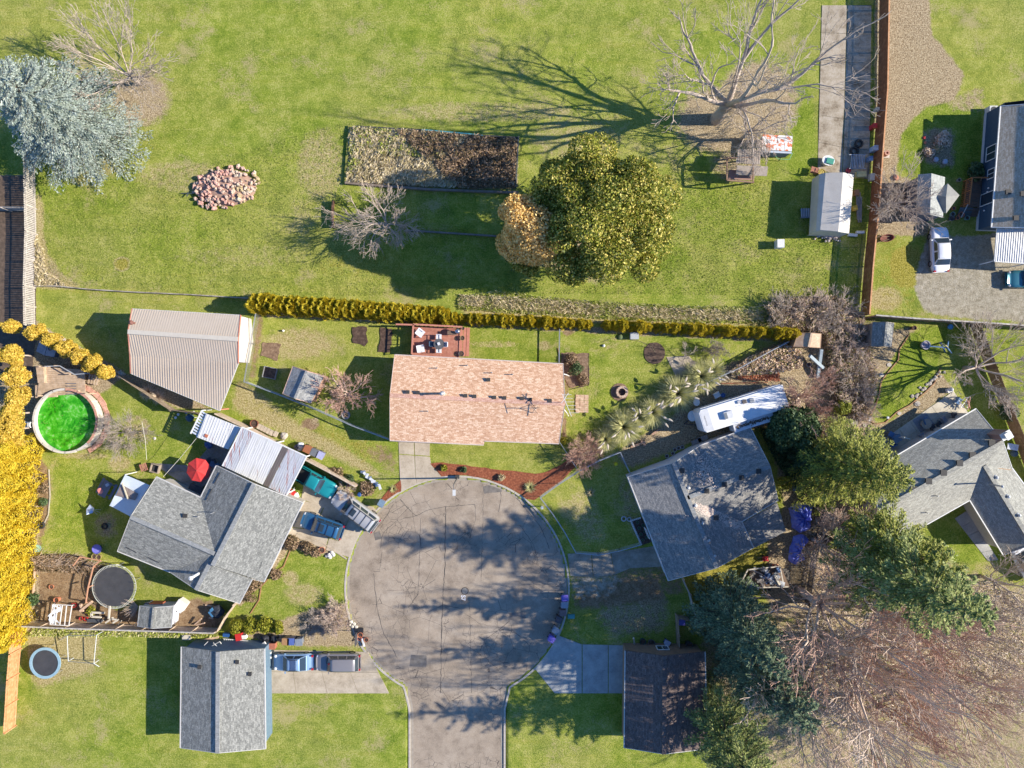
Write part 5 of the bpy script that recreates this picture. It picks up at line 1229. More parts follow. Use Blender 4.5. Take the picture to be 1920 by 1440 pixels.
# --- golden rows on the left
def column_tree_meshes(mat, n, size, h, r, count=4, power=.5, zlow=.0):
    out = []
    for k in range(count):
        t_ = RNG.random(n)**.8; z = zlow + (h-zlow)*t_; a = RNG.uniform(0, 2*PI, n)
        rr = r*np.clip((1-t_)**power + .05, 0, 1)*(.8+.2*RNG.random(n))*(1+.16*np.sin(a*5+z*2+k)+.1*np.sin(a*3-z*3.1))
        # fluted, clumpy skin
        p = np.stack([np.cos(a)*rr, np.sin(a)*rr, z], 1); nn = np.stack([np.cos(a), np.sin(a), np.full(n,.35)], 1)
        v, q_ = quads(p, RNG.uniform(.6,1.3,n)*size, 1.5, normal=nn, tilt=.6, dirs=np.tile([0,0,1.],(n,1)) + nn*.6)
        out.append(np_mesh('crown', v, q_, mat))
    return out
def place_cols(meshes, spots, label_f, group, name, cat, barkm=B_DARK, trunk=None, hh=3.0, jit=.1):
    tm = MB(); tm.tube([(0,0,-.05),(0,0,hh*.6)], [.07 if trunk is None else trunk, .03], 6); tme = tm.mesh('trunk', barkm)
    for i, (x, y, s_) in enumerate(spots):
        root = thing(name, label_f(i), cat, P(x, y), random.uniform(0, 6), group); root.scale = (s_*random.uniform(1-jit,1+jit), s_*random.uniform(1-jit,1+jit), s_)
        for nm, me in (('crown', meshes[i % len(meshes)]), ('trunk', tme)):
            o = bpy.data.objects.new(nm, me); COL.objects.link(o); o.parent = root
yel = column_tree_meshes(L_YELL, 16000, .18, 8.6, 1.45, 3, .42)
place_cols(yel, [(63-6*(i % 2)-i*2.2, 838+31*i, random.uniform(.93,1.08)) for i in range(12)], lambda i: 'tall bright yellow conifer on the left edge, ' + ['topmost, just below the pool','second below the pool','level with the picnic table','level with the folding chair','above the tyre','beside the tyre','beside the pale green basin','at the branch pile','beside the worn tyre','level with the terracotta pot','at the weathered fence end','lowest, by the orange fence'][i] , 'bright yellow conifers along the left edge', 'golden_conifer', 'tree', hh=7)
for i, (x, y, h, r) in enumerate([(58,617,4.2,.8),(60,668,4.6,1.1),(68,706,4.4,1.15),(68,744,4.4,1.25),(64,774,5.0,1.15),(63,802,5.2,1.2),(66,826,5.2,1.2)]):
    leafy_tree('amber leaved tree with pale bare trunk ' + ['at the foot of the grey fence','left of the blue hot tub','just below the hot tub row','left of the pool deck corner','left of the pool deck steps','behind the pool ladder','nearest the bright yellow row'][i], x, y, h, r, L_AMBER, 4200, .17, h*.3, B_PALE, lumps=12, lr=(.35,.5), base_r=.09, name='amber_tree', group='amber trees beside the pool', sz=1)
for i, (x, y, h, r) in enumerate([(100,628,4.2,.9),(128,640,4.0,.9),(150,656,3.8,.95),(174,670,3.6,1.0),(196,684,3.4,1.0),(217,699,3.2,.85)]):
    leafy_tree('golden shrub tree in the slanting row, ' + ['at its upper end','second from its upper end','above the blue hot tub cover','above the pool deck','above the blue bucket','at its lower end near the workshop'][i], x, y, h, r, L_AMBER, 3800, .16, .8, B_PALE, lumps=12, lr=(.35,.5), base_r=.07, name='golden_shrub', group='golden shrubs in the slanting row', sz=1.1, cat='shrub')
# --- long hedge
arb = column_tree_meshes(L_ARB, 2400, .12, 2.9, .78, 6, .32)
sp_ = [(487 + i*14.2, 577 + i*.8, random.uniform(.9,1.08)) for i in range(24)]
sp2 = [(487 + i*14.2 + 5, 566 + i*1.0, random.uniform(.9,1.08)) for i in range(25)]
ORD = ['first','second','third','fourth','fifth','sixth','seventh','eighth','ninth','tenth','eleventh','twelfth','thirteenth','fourteenth','fifteenth','sixteenth','seventeenth','eighteenth','nineteenth','twentieth','twenty-first']
def nth(i, n): return (ORD[i] + ' from the left') if i < n/2 else (ORD[n-1-i] + ' from the right')
pl = ['near the chain link corner','above the left lawn','above the two dark beds','near the deck corner']
place_cols(arb, sp_, lambda i: 'clipped shrub in the lower row of the double hedge, ' + nth(i, 24), 'clipped shrubs of the double hedge, lower row', 'hedge_shrub', 'hedge shrub', hh=2.4)
place_cols(arb, sp2, lambda i: 'clipped shrub in the upper row of the double hedge, ' + nth(i, 25), 'clipped shrubs of the double hedge, upper row', 'hedge_shrub', 'hedge shrub', hh=2.4)
arb2 = column_tree_meshes(L_ARB, 2000, .12, 2.6, .66, 6, .34)
sp3 = [(838 + i*15.6 + random.uniform(-2,2), 597 + i*.75, random.uniform(.82,1.12)) for i in range(42) if i != 18]
pl2 = ['above the wooden deck','above the wire fence stub','above the fire pit lawn','above the round soil bed','above the concrete pad','beside the tan hut']
place_cols(arb2, sp3, lambda i: 'golden arborvitae in the single file hedge, ' + nth(i, 41), 'golden arborvitae in single file', 'arborvitae', 'hedge shrub', hh=2.2)
# --- pampas grass row
def clump(label, x, y, r, h, mat, n, w=.06, plumes=0, name='ornamental_grass', cat='grass clump', group=None, curve=.9):
    c = P(x, y); root = thing(name, label, cat, c, 0, group); a = RNG.uniform(0, 2*PI, n); el = RNG.uniform(.15, 1.5, n); L = RNG.uniform(.6,1.1,n)*math.hypot(r,h)*.9
    b0 = np.stack([np.cos(a)*.12, np.sin(a)*.12, np.zeros(n)], 1); vs = []; perp = np.stack([-np.sin(a), np.cos(a), np.zeros(n)], 1)
    for k in range(4):
        t_ = k/3; hor = L*t_*np.cos(el)*.9 + L*curve*.3*t_**2; z = L*t_*np.sin(el) - L*.32*t_**2; p = b0 + np.stack([np.cos(a)*hor, np.sin(a)*hor, np.maximum(z,.03)], 1)
        ww = w*(1-t_*.85); vs += [p - perp*ww/2, p + perp*ww/2]
    v = np.stack(vs, 1).reshape(-1, 3); bi = np.arange(n)[:,None]*8
    q_ = np.concatenate([bi + np.array([[2*k, 2*k+1, 2*k+3, 2*k+2]]) for k in range(3)]); k_ = max(.1, r / np.percentile(np.hypot(v[:,0], v[:,1]), 96)); v[:,:2] *= k_
    o = leaf_obj('blades', [(v, q_)], mat, root); o['kind'] = 'stuff'
    for i in range(plumes):
        an = random.uniform(0, 2*PI); rr = random.uniform(.2, .85)*r; tip = Vector((math.cos(an)*rr, math.sin(an)*rr, h*random.uniform(.95,1.25)))
        mb = MB(); mb.tube([(0,0,0), tip*.6 + Vector((0,0,.3)), tip], .015, 3); d = Vector((math.cos(an), math.sin(an), .35)).normalized()
        mb.tube([tip, tip+d*.15, tip+d*.4, tip+d*.62], [.03,.11,.09,.02], 6); mb.build('plume', L_PLUME, root)
    return root
pg = ['nearest the front mulch bed','second from the mulch bed','beside the fallen log','in the middle of the row','just right of the row middle','above the shaded yard','beside the white chair','beside the concrete pad','at the upper end by the fence']
for i, (x, y, r) in enumerate([(1134,824,1.7),(1168,800,1.8),(1196,780,1.7),(1222,772,1.7),(1246,750,1.7),(1268,738,1.8),(1290,722,1.6),(1312,706,1.8),(1334,696,1.7)]):
    clump('pampas grass clump with white plumes, ' + pg[i], x, y, r*(.82,1.12,.9,1.05,.8,1.15,.95,1.1,.85)[i], (1.7,2.3,1.9,2.1,1.6,2.4,2.0,2.2,1.8)[i], L_PAMPAS, (1100,1700,1200,1500,1000,1800,1300,1600,1200)[i], .09, (4,8,5,7,3,9,6,7,5)[i], 'pampas_grass', 'pampas grass', 'pampas grass clumps between the yards')
clump('red leaved spiky grass under the workshop wall', 280, 735, 1.0, 1.2, L_RED, 260, .06); clump('red leaved spiky grass further right under the workshop wall', 298, 744, .9, 1.1, L_RED, 220, .06)
clump('round tufted plant in the front mulch bed', 994, 913, .75, .8, L_PAMPAS, 300, .05); clump('small tufted plant in the corner mulch bed', 738, 916, .5, .5, L_PAMPAS, 160, .05)
clump('straw coloured tuft on the shaded front lawn', 1108, 923, .55, .5, L_DRY, 160, .05)
# --- shrubs
def shrub(label, x, y, r, h, mat, n=900, size=.16, name='shrub', cat='shrub', group=None, lumps=8):
    c = P(x, y); root = thing(name, label, cat, c, 0, group); P_, N_ = lumpy_crown(r, h*.6, n, size, lumps, (.4,.6), -.2, sz=h*.6/r); P_[:,2] += h*.4; P_ = P_[P_[:,2] > .03]; N_ = N_[:len(P_)]
    leaf_obj('foliage', [quads(P_, RNG.uniform(.6,1.3,len(P_))*size, 1.3, normal=N_, tilt=1.1)], mat, root)
    s = np.array(grow((0,0,0), (0,0,1), h*.4, .03, 4, (3,4), .8, .1, .6, .2, .008)); v, q_ = branch_mesh(s, 3); o = leaf_obj('stem', [(v, q_)], B_GREY, root); o['kind'] = 'stuff'; return root
for i, (x, y, r, lab) in enumerate([(450,1171,.9,'bright green clipped bush below the left lawn, leftmost'),(476,1170,1.0,'bright green clipped bush below the left lawn, second from left'),(500,1171,1.0,'bright green clipped bush below the left lawn, third from left'),(522,1172,.8,'bright green bush below the left lawn, rightmost')]): shrub(lab, x, y, r, 1.2, L_BUSH, 1500, .15, group='bright green bushes below the left lawn')
shrub('rounded grey green bush beside the blue wall', 1822, 326, 1.0, 1.3, L_DARK, 1500); shrub('yellow bamboo like bush beside the bramble thicket', 1572, 762, .9, 1.8, L_CEDAR, 1500, .2)
shrub('silvery green bush in the bed right of the salmon house', 1079, 692, .8, .9, L_DARK, 900, .12); shrub('brown sedum in the bed right of the salmon house', 1070, 675, .8, .6, L_HEATH, 700, .12); shrub('brown heather at the lower end of the right bed', 1092, 712, .7, .5, L_HEATH, 600, .12)
shrub('green plant against the left fence of the dug garden', 66, 1122, .7, .7, L_DARK, 500, .18); shrub('low green herb beside the boards', 172, 1144, .55, .4, L_BUSH, 400); shrub('dark shrub beside the slanting brown fence', 1884, 772, 1.1, 1.2, L_DARK, 1500)
shrub('brown shrub at the upper corner of the left lawn bed', 551, 1016, .9, .7, L_HEATH, 900); shrub('low brown shrub along the edge of the left lawn', 575, 1025, .8, .5, L_HEATH, 700); shrub('dark brown shrub beside the white rocks', 592, 1034, .6, .5, L_HEATH, 500)
shrub('brown shrub against the grey house gable', 520, 1075, .7, .6, L_HEATH, 500); shrub('dark shrub at the lower house corner', 478, 1092, .8, .6, L_HEATH, 600); shrub('pink heath plant at the lower house corner', 470, 1114, .9, .5, L_HEATH, 900, .1)
shrub('small green plant in the front mulch bed beside the lamp', 870, 880, .35, .4, L_DARK, 200); shrub('yellow plant in the front mulch bed left of the lamp', 832, 876, .4, .4, L_BUSH, 240); shrub('pale plant at the right end of the front mulch bed', 940, 895, .4, .4, L_DRY, 200)
shrub('low shrub inside the slanting flower border', 1058, 828, .5, .6, L_BUSH, 400, .12); shrub('yellow flowering bush by the mottled house corner', 1469, 905, .8, .7, L_BUSH, 600); shrub('bush in the left narrow border', 84, 915, .6, .5, L_HEATH, 400); shrub('second bush in the left narrow border', 84, 940, .5, .5, L_DARK, 400)
shrub('bush among the pots beside the tan fence', 632, 888, .8, .7, L_HEATH, 600); shrub('green bush beside the tan fence end', 655, 900, .7, .6, L_DARK, 500); shrub('leafy heap near the corner lamp', 690, 915, .9, .5, L_HEATH, 600)
bare_tree('brown bare bush by the kerb of the left lawn', 630, 1150, 1.3, 1.9, B_PINK, 5, .15, stems=4, kids=(3,4), base_r=.03, rmin=.009, name='bare_shrub', cat='shrub'); bare_tree('second brown bare bush below the left lawn', 600, 1165, 1.0, 1.6, B_GREY, 5, .15, stems=4, kids=(3,4), base_r=.03, rmin=.008, name='bare_shrub', cat='shrub')
# --- uncountable growth
def scatter(name, label, poly, n, mat, size, h=.25, aspect=1.5, dirs=None, hv=.5):
    pts = np.array([[(x-960)/17.5, (720-y)/17.5] for x, y in poly]); lo, hi = pts.min(0), pts.max(0); out = []
    while sum(map(len, out)) < n:
        q_ = RNG.uniform(lo, hi, (n*2, 2)); ins = np.zeros(len(q_), bool); j = len(pts)-1
        for i in range(len(pts)):
            ins ^= ((pts[i,1] > q_[:,1]) != (pts[j,1] > q_[:,1])) & (q_[:,0] < (pts[j,0]-pts[i,0])*(q_[:,1]-pts[i,1])/(pts[j,1]-pts[i,1]+1e-12)+pts[i,0]); j = i
        out.append(q_[ins])
    q_ = np.concatenate(out)[:n]; K_ = q_[RNG.integers(0, n, max(12, min(220, n//90)))]; dm = np.full(n, 9.0); w_ = RNG.uniform(.6, 1.3, len(K_))
    for kk, ww in zip(K_, w_): dm = np.minimum(dm, np.hypot(*(q_ - kk).T) / ww)
    hh = h * np.clip(1.25 - dm*.85, .12, 1.25)
    p = np.column_stack([q_, .03 + hh*RNG.random(n)**.6]); c = np.array([lo[0]+hi[0], lo[1]+hi[1]])/2
    p[:,:2] -= c
    d = None if dirs is None else np.tile(np.array(dirs, float), (n,1)) + RNG.normal(size=(n,3))*.5
    o = leaf_obj(name, [quads(p, RNG.uniform(.6,1.4,n)*size, aspect, normal=np.tile([0,0,1.],(n,1)), tilt=1.0, dirs=d)], mat, None, (c[0], c[1], 0), 'stuff')
    o['label'] = label; return o
scatter('bramble_thicket', 'tangled brown bramble thicket at the right end of the hedge', [(1430,575),(1465,558),(1560,556),(1612,590),(1628,660),(1640,720),(1618,790),(1590,780),(1560,740),(1548,680),(1540,625),(1500,620),(1440,600)], 12000, L_BRAM, .09, 1.2, 4.0)
scatter('bramble_stems', 'dark brown stems and leaves inside the bramble thicket', [(1430,575),(1465,558),(1560,556),(1612,590),(1628,660),(1640,720),(1618,790),(1590,780),(1560,740),(1548,680),(1540,625),(1500,620),(1440,600)], 8000, L_HEATH, .11, .9, 2.6)
for i_, (x, y, r, lab) in enumerate([(1462,582,2.2,'bare brown shrub at the left end of the thicket'),(1512,580,2.4,'bare brown shrub above the tan hut'),(1566,590,2.6,'bare brown shrub near the lower end of the red brown fence'),(1590,640,2.6,'bare brown shrub left of the grey tiled shed'),(1598,705,2.5,'bare brown shrub in the middle of the thicket'),(1602,762,2.2,'bare brown shrub at the lower end of the thicket')]): bare_tree(lab, x, y, 1.9, r, B_PINK if i_ % 2 else B_GREY, 5, .2, stems=4, kids=(3,3), base_r=.04, rmin=.012, name='bare_shrub', cat='shrub')
scatter('bramble_thicket', 'brown and green weeds along the fence above the trailer', [(1365,694),(1400,670),(1465,645),(1500,660),(1500,690),(1450,700),(1370,706)], 6000, L_BRAM, .14, .8)
scatter('tall_dry_grass', 'long pale dry grass flopped along the top of the hedge', [(860,556),(930,545),(1010,556),(1130,566),(1300,574),(1440,575),(1440,606),(1300,606),(1130,598),(1000,590),(860,580)], 9000, L_GRASS, .09, .22, 5.0, dirs=(.8,-.5,.5))
scatter('tall_dry_grass', 'straw coloured tussocks among the rough grass above the hedge', [(862,552),(1010,560),(1130,572),(1300,580),(1430,582),(1430,602),(1300,600),(1130,592),(1000,584),(860,572)], 6000, L_DRY, .09, .3, 5.5, dirs=(.9,-.4,.4))
scatter('tall_dry_grass', 'dry tussocks filling the left half of the rough enclosure', [(656,240),(790,247),(890,256),(850,300),(880,354),(651,342)], 11000, L_DRY, .12, .5, 3.5, dirs=(.6,.9,.4))
scatter('green_weeds', 'green weeds among the dry tussocks of the rough enclosure', [(656,240),(860,250),(830,300),(700,290),(655,340)], 4000, L_GRASS, .12, .5, 2.5)
scatter('dead_brambles', 'brown dead brambles in the right half of the rough enclosure', [(740,246),(790,248),(970,262),(966,350),(860,353),(800,300)], 10000, L_HEATH, .12, .8, 3.0)
scatter('weeds', 'brown weeds around the branch pile in the dug garden', [(62,1040),(130,1038),(200,1062),(195,1075),(120,1072),(62,1070)], 3200, L_HEATH, .07, .4, 4.5)
scatter('weeds', 'green weeds along the lower fence', [(60,1178),(410,1184),(410,1194),(60,1192)], 4200, L_GRASS, .12, .25, 2.0)
scatter('weeds', 'weeds at the foot of the left grey fence', [(69,440),(84,470),(92,510),(130,538),(70,536)], 2400, L_DRY, .12, .4, 2.5)
scatter('undergrowth', 'brown undergrowth and fallen twigs of the lower right wood', [(1510,960),(1600,980),(1660,1010),(1800,1080),(1920,1120),(2000,1340),(1420,1340),(1440,1220),(1500,1160)], 22000, L_RED, .08, .16, 4.5)
scatter('ivy', 'dark ivy and litter between the mottled house and the cedar', [(1420,800),(1500,830),(1520,900),(1500,940),(1480,900),(1455,870)], 6000, L_DARK, .13, .5)
scatter('fallen_leaves', 'red and orange fallen leaves above the white trailer', [(1390,690),(1460,680),(1462,715),(1380,712)], 1500, leaf_mat('red_fallen_leaves', [(.1,(.3,.07,.03)),(.5,(.55,.2,.1)),(.9,(.7,.45,.3))]), .13, .12)
scatter('rough_grass', 'uneven grass tussocks scattered over the big lawn', [(75,360),(290,330),(640,230),(650,350),(930,450),(1000,545),(470,560),(90,530)], 22000, L_TUFT, .06, .05, 2.2)
scatter('rough_grass', 'uneven grass tussocks on the right part of the big lawn', [(1255,300),(1450,340),(1560,450),(1560,555),(1000,550),(1150,530),(1250,420)], 14000, L_TUFT, .06, .05, 2.2)
# ------------------------------------------------------------------ vehicles
def paint(c, metal=.3): 
    t = NT('car_paint'); f = t.noise(1.5, 3, .6, t.obj()); col = t.mix(t.math('MULTIPLY', f, .25), c, tuple(x*.75 for x in c)); m_ = t.out(col, .32, metal)
    t.b.inputs['Coat Weight'].default_value = .5; t.b.inputs['Coat Roughness'].default_value = .12; return m_
TYRE = M((.025,.025,.026),(.018,.018,.018),12); RIM = M((.4,.4,.42),(.3,.3,.31),12,rough=.35,metal=.7); BLACKP = M((.03,.03,.032),(.02,.02,.022),12,rough=.5)
LAMP_R = M((.45,.02,.03),(.35,.015,.02),12,rough=.25,bump=0); LAMP_W = M((.75,.76,.78),(.6,.6,.62),12,rough=.15,bump=0); CHROME = M((.6,.6,.62),(.5,.5,.52),12,rough=.2,metal=.9,bump=0)
def car(label, x, y, heading, L=4.6, W=1.8, H=1.5, col=(.5,.5,.5), hood=.27, trunk=.16, kind='sedan', rack=False, name='parked_car', sunroof=False, metal=.3, group=None, mh=.7, roofcol=None):
    """x,y photo pixel of the roof centre; the nose points along heading (degrees, counter-clockwise from right)"""
    root = thing(name, label, 'car' if kind != 'pickup' else 'pickup truck', P(x, y, mh) * 1.0, R(heading), group); root.location.z = 0 if y < 900 or True else -.1
    pm = paint(col, metal); sh = H*.62 if kind in ('suv','wagon','pickup') else H*.63; hl = L/2
    # body: lofted hull
    st = []; N_ = 15
    hx = hl - L*hood; tx = -hl + L*trunk
    for i in range(N_):
        t_ = i/(N_-1); xx = -hl + L*t_; e = abs(2*t_-1); wdt = W/2*(1 - .22*max(0, (e-.72)/.28)**2.2)
        if xx > hx: z = sh*(.99 - .20*((xx-hx)/(hl-hx))**2.2)
        elif xx < tx: z = sh*(1.0 - (.16 if kind in ('sedan','beetle') else .05)*((tx-xx)/(tx+hl))**2.4)
        else: z = sh
        if kind == 'beetle': z = sh*(1 - .42*e**3)
        if i in (0, N_-1): wdt *= .9; z *= .88
        st.append((xx, wdt, z))
    mb = MB(); rows = []
    for xx, w, z in st:
        zb = .25
        rows += [(xx,-w*.92,zb),(xx,-w,.45),(xx,-w,z*.78),(xx,-w*.93,z*.96),(xx,-w*.62,z*1.01),(xx,0,z*1.03),(xx,w*.62,z*1.01),(xx,w*.93,z*.96),(xx,w,z*.78),(xx,w,.45),(xx,w*.92,zb)]
    K = 11; fs = []
    bed = kind == 'pickup'
    for i in range(N_-1):
        for k in range(K-1):
            if bed and st[i][0] < tx - .05 and 3 <= k <= 6 and i > 0: continue
            fs.append((i*K+k, i*K+k+1, (i+1)*K+k+1, (i+1)*K+k))
        fs.append(((i+1)*K, (i+1)*K+K-1, i*K+K-1, i*K))
    fs += [tuple(range(K)), tuple(range((N_-1)*K+K-1, (N_-1)*K-1, -1))]
    mb.add(rows, fs); mb.build('body', pm, root, smooth=True)
    # cabin
    if kind == 'sedan': x0, x1, rx0, rx1 = tx, hx, tx + L*.15, hx - L*.15
    elif kind == 'pickup': x0, x1, rx0, rx1 = tx+.02, hx, tx + .22, hx - L*.11
    elif kind == 'beetle': x0, x1, rx0, rx1 = -hl*.72, hl*.5, -hl*.38, hl*.2
    else: x0, x1, rx0, rx1 = -hl + .12, hx, -hl + .42, hx - L*.12
    wb, wt = W*.44, W*.355; zr = H - .05
    def gl(nm, q_): 
        m2 = MB(); c = sum((Vector(p) for p in q_), Vector())/4; q2 = [c + (Vector(p)-c)*.965 for p in q_]; nn = (q2[1]-q2[0]).cross(q2[2]-q2[0]).normalized(); 
        cc = Vector((c.x, c.y, c.z)) - Vector(((x0+x1)/2, 0, sh*.8)); nn = nn if nn.dot(cc) > 0 else -nn
        m2.add([p + nn*.012 for p in q2] + [p - nn*.004 for p in q2], [(0,1,2,3),(7,6,5,4),(0,4,5,1),(1,5,6,2),(2,6,7,3),(3,7,4,0)]); m2.build(nm, GLASS, root)
    b_ = [(x0,-wb,sh*.97),(x1,-wb,sh*.97),(x1,wb,sh*.97),(x0,wb,sh*.97)]; r_ = [(rx0,-wt,zr),(rx1,-wt,zr),(rx1,wt,zr),(rx0,wt,zr)]
    mb = MB(); mb.add(b_ + r_, [(0,1,5,4),(1,2,6,5),(2,3,7,6),(3,0,4,7)]); mb.build('pillars', pm, root)
    def lp(a, b, t_): return tuple(a[i]+(b[i]-a[i])*t_ for i in range(3))
    gl('windscreen', [lp(b_[1],r_[1],.08), lp(b_[2],r_[2],.08), lp(b_[2],r_[2],.94), lp(b_[1],r_[1],.94)])
    gl('rear_window', [lp(b_[0],r_[0],.12 if kind != 'pickup' else .3), lp(b_[3],r_[3],.12 if kind != 'pickup' else .3), lp(b_[3],r_[3],.9), lp(b_[0],r_[0],.9)])
    for s_, (i, j) in ((-1,(0,1)),(1,(3,2))):
        m = 2 if kind not in ('suv','wagon') else 3
        for k in range(m):
            ta, tb = (k+.06)/m, (k+.94)/m; qa = [lp(lp(b_[i],b_[j],ta*.86+.07), lp(r_[i],r_[j],ta), .12), lp(lp(b_[i],b_[j],tb*.86+.07), lp(r_[i],r_[j],tb), .12), lp(lp(b_[i],b_[j],tb*.86+.07), lp(r_[i],r_[j],tb), .88), lp(lp(b_[i],b_[j],ta*.86+.07), lp(r_[i],r_[j],ta), .88)]
            gl('side_window', qa)
    mb = MB(); n = 8; rr = []
    for i in range(n+1):
        t_ = i/n; xx = rx0-.03 + (rx1-rx0+.06)*t_; e = abs(2*t_-1)**3; ww = (wt+.03)*(1-.06*e); zz = zr + .05*(1-e)
        rr += [(xx,-ww,zr-.01),(xx,-ww*.8,zz+.02),(xx,0,zz+.04),(xx,ww*.8,zz+.02),(xx,ww,zr-.01)]
    mb.add(rr, [(i*5+k, i*5+k+1, (i+1)*5+k+1, (i+1)*5+k) for i in range(n) for k in range(4)] + [(i*5+4, i*5, (i+1)*5, (i+1)*5+4) for i in range(n)] + [(0,1,2,3,4)[::-1], tuple(range(n*5, n*5+5))]); mb.build('roof_panel', pm if roofcol is None else paint(roofcol, .1), root, smooth=True)
    wr = .33 if kind in ('sedan','beetle') else .37
    for sx in (hl*.62, -hl*.60):
        for sy in (-1, 1):
            cy = sy*(W/2-.1); mb = MB(); pr = [(wr*.62,-.11),(wr*.93,-.11),(wr,-.07),(wr,.07),(wr*.93,.11),(wr*.62,.11)]; vs = []
            for r_0, zz in pr:
                for k in range(16): a = 2*PI*k/16; vs.append((sx+r_0*math.cos(a), cy+zz, wr+r_0*math.sin(a)))
            mb.add(vs, [(i*16+k, i*16+(k+1)%16, (i+1)*16+(k+1)%16, (i+1)*16+k) for i in range(5) for k in range(16)]); w_ = mb.build('wheel', TYRE, root)
            mb = MB(); mb.tube([(sx,cy-.085,wr),(sx,cy+.085,wr)], wr*.62, 12); mb.build('rim', RIM, w_)
    for sy in (-1,1):
        mb = MB(); mb.ball((hl*.90, sy*W*.36, sh*.74), .17, 8, 5, .5); mb.build('headlight', LAMP_W, root)
        mb = MB(); mb.box((-hl+.07, sy*W*.385, sh*.8), (.16,.2,.22)); mb.build('tail_light', LAMP_R, root)
        mb = MB(); mb.box((hx-L*.055, sy*(W/2+.07), sh*1.02), (.12,.2,.14)); mb.build('wing_mirror', pm, root)
    for sx in (1,-1): mb = MB(); mb.box((sx*(hl-.02), 0, .42), (.1, W*.82, .2)); mb.build('bumper', pm if kind != 'pickup' else CHROME, root)
    if rack:
        for sy in (-1,1): mb = MB(); mb.bar((rx0+.1, sy*(wt-.06), zr+.1), (rx1-.15, sy*(wt-.06), zr+.1), .05); mb.build('roof_rail', BLACKP, root)
        for k in range(rack): xx = rx0+.3+(rx1-rx0-.7)*k/max(1,rack-1); mb = MB(); mb.bar((xx,-wt+.06,zr+.12),(xx,wt-.06,zr+.12), .05,.03); mb.build('cross_bar', BLACKP if rack < 5 else CHROME, root)
    if sunroof: mb = MB(); mb.box((rx1-.55,0,zr+.085),(.6,.75,.015)); mb.build('sunroof', GLASS, root)
    if bed:
        xa, xb = -hl+.15, tx-.05; mb = MB(); mb.box(((xa+xb)/2,0,.62),(xb-xa,W*.76,.05)); mb.build('load_bed', BLACKP, root)
        for sy in (-1,1): mb = MB(); mb.box(((xa+xb)/2,sy*W*.39,.78),(xb-xa,.04,.34)); mb.build('bed_side', pm, root)
        mb = MB(); mb.box((xa-.02,0,.8),(.06,W*.8,.36)); mb.build('tailgate', pm, root)
    if kind == 'suv' or kind == 'wagon' or kind == 'sedan':
        mb = MB(); mb.bar((hx+.05,-W*.28,sh*1.01),(hx-.02,W*.02,sh*1.05),.025); mb.build('wiper', BLACKP, root)
    return root
car('white saloon car parked on the grass edge of the gravel drive', 1763, 468, 92, 4.75, 1.85, 1.45, (.78,.78,.8), .24, .13, 'sedan', metal=.0)
car('bright turquoise pickup poking out from under the carport', 588, 902, -29, 5.1, 1.85, 1.55, (.015,.26,.29), .27, .36, 'pickup', metal=.2)
car('large silver estate four wheel drive at the kerb of the left driveway', 667, 958, 143, 5.5, 2.0, 1.85, (.48,.47,.46), .26, .04, 'suv', rack=4, sunroof=True)
car('blue estate car beside the silver one on the left driveway', 604, 986, 161, 4.6, 1.8, 1.55, (.03,.12,.25), .28, .04, 'wagon', rack=3, sunroof=True)
car('light blue rounded small car in the lower driveway nearer the house', 550, 1242, 180, 4.2, 1.8, 1.5, (.28,.42,.6), .26, .14, 'beetle', rack=5)
car('grey beige people carrier behind the light blue car in the lower driveway', 634, 1242, 180, 4.7, 1.85, 1.6, (.3,.28,.28), .25, .04, 'suv')
car('white car half cut by the right edge beside the garage wing', 1921, 1050, 118, 4.6, 1.85, 1.5, (.78,.78,.8), .26, .14, 'sedan', metal=0)
car('teal blue car at the right edge of the gravel drive', 1932, 523, 180, 4.8, 1.85, 1.5, (.03,.16,.22), .27, .14, 'sedan')

# ------------------------------------------------------------------ white travel trailer
c = P(1386, 766, 1.6); tr = thing('travel_trailer', 'long white travel trailer with slide-out beside the mottled house', 'trailer', (c.x, c.y, 0), R(17))
RV = M((.76,.76,.77),(.68,.68,.7),1.5,rough=.5,bump=.08,c3=(.82,.82,.83)); LT, WT = 9.1, 2.45
ol = [(-LT/2+.0,-WT/2+.25),(-LT/2+.25,-WT/2),(LT/2,-WT/2),(LT/2,WT/2),(-LT/2+.25,WT/2),(-LT/2,WT/2-.25)]
mb = MB(); mb.prism(ol, .55, 2.95); mb.build('body', RV, tr)
mb = MB(); mb.prism([(x*.995, y*.97) for x, y in ol], 2.95, 3.05); mb.build('roof', RV, tr)
mb = MB(); mb.prism([(-LT/2+.1,-WT/2+.2),(-LT/2+1.0,-WT/2+.06),(-LT/2+1.0,WT/2-.06),(-LT/2+.1,WT/2-.2)], 3.052, 3.065); mb.build('front_cap', M((.6,.61,.63),(.52,.53,.56),2), tr)
mb = MB()
for k in range(9): mb.box((-LT/2+.45, -.48+.12*k, 3.07), (.09 if k % 3 else .13, .07, .008))
mb.build('front_lettering', M((.2,.2,.22)), tr)
mb = MB(); mb.box((.7,-WT/2-.42,1.75),(4.2,.84,1.7)); so = mb.build('slide_out', RV, tr)
mb = MB(); mb.box((.7,-WT/2-.43,2.64),(4.3,.9,.07)); mb.build('slide_roof', M((.66,.67,.7),(.58,.58,.62),2), so)
for x, y, s_, m_ in ((1.0,.62,.42,M((.3,.32,.35))),(.25,.72,.4,M((.12,.1,.09))),(-.3,.85,.32,M((.45,.46,.5)))): mb = MB(); mb.box((x,y,3.12),(s_,s_*.95,.16)); mb.build('roof_hatch', m_, tr)
mb = MB(); mb.box((-1.75,-.1,3.2),(.9,.75,.3)); mb.build('air_conditioner', M((.62,.63,.66),(.5,.52,.55),3), tr); mb = MB(); mb.box((-2.05,-.1,3.36),(.3,.62,.012)); mb.build('air_grille', M((.18,.2,.22)), tr)
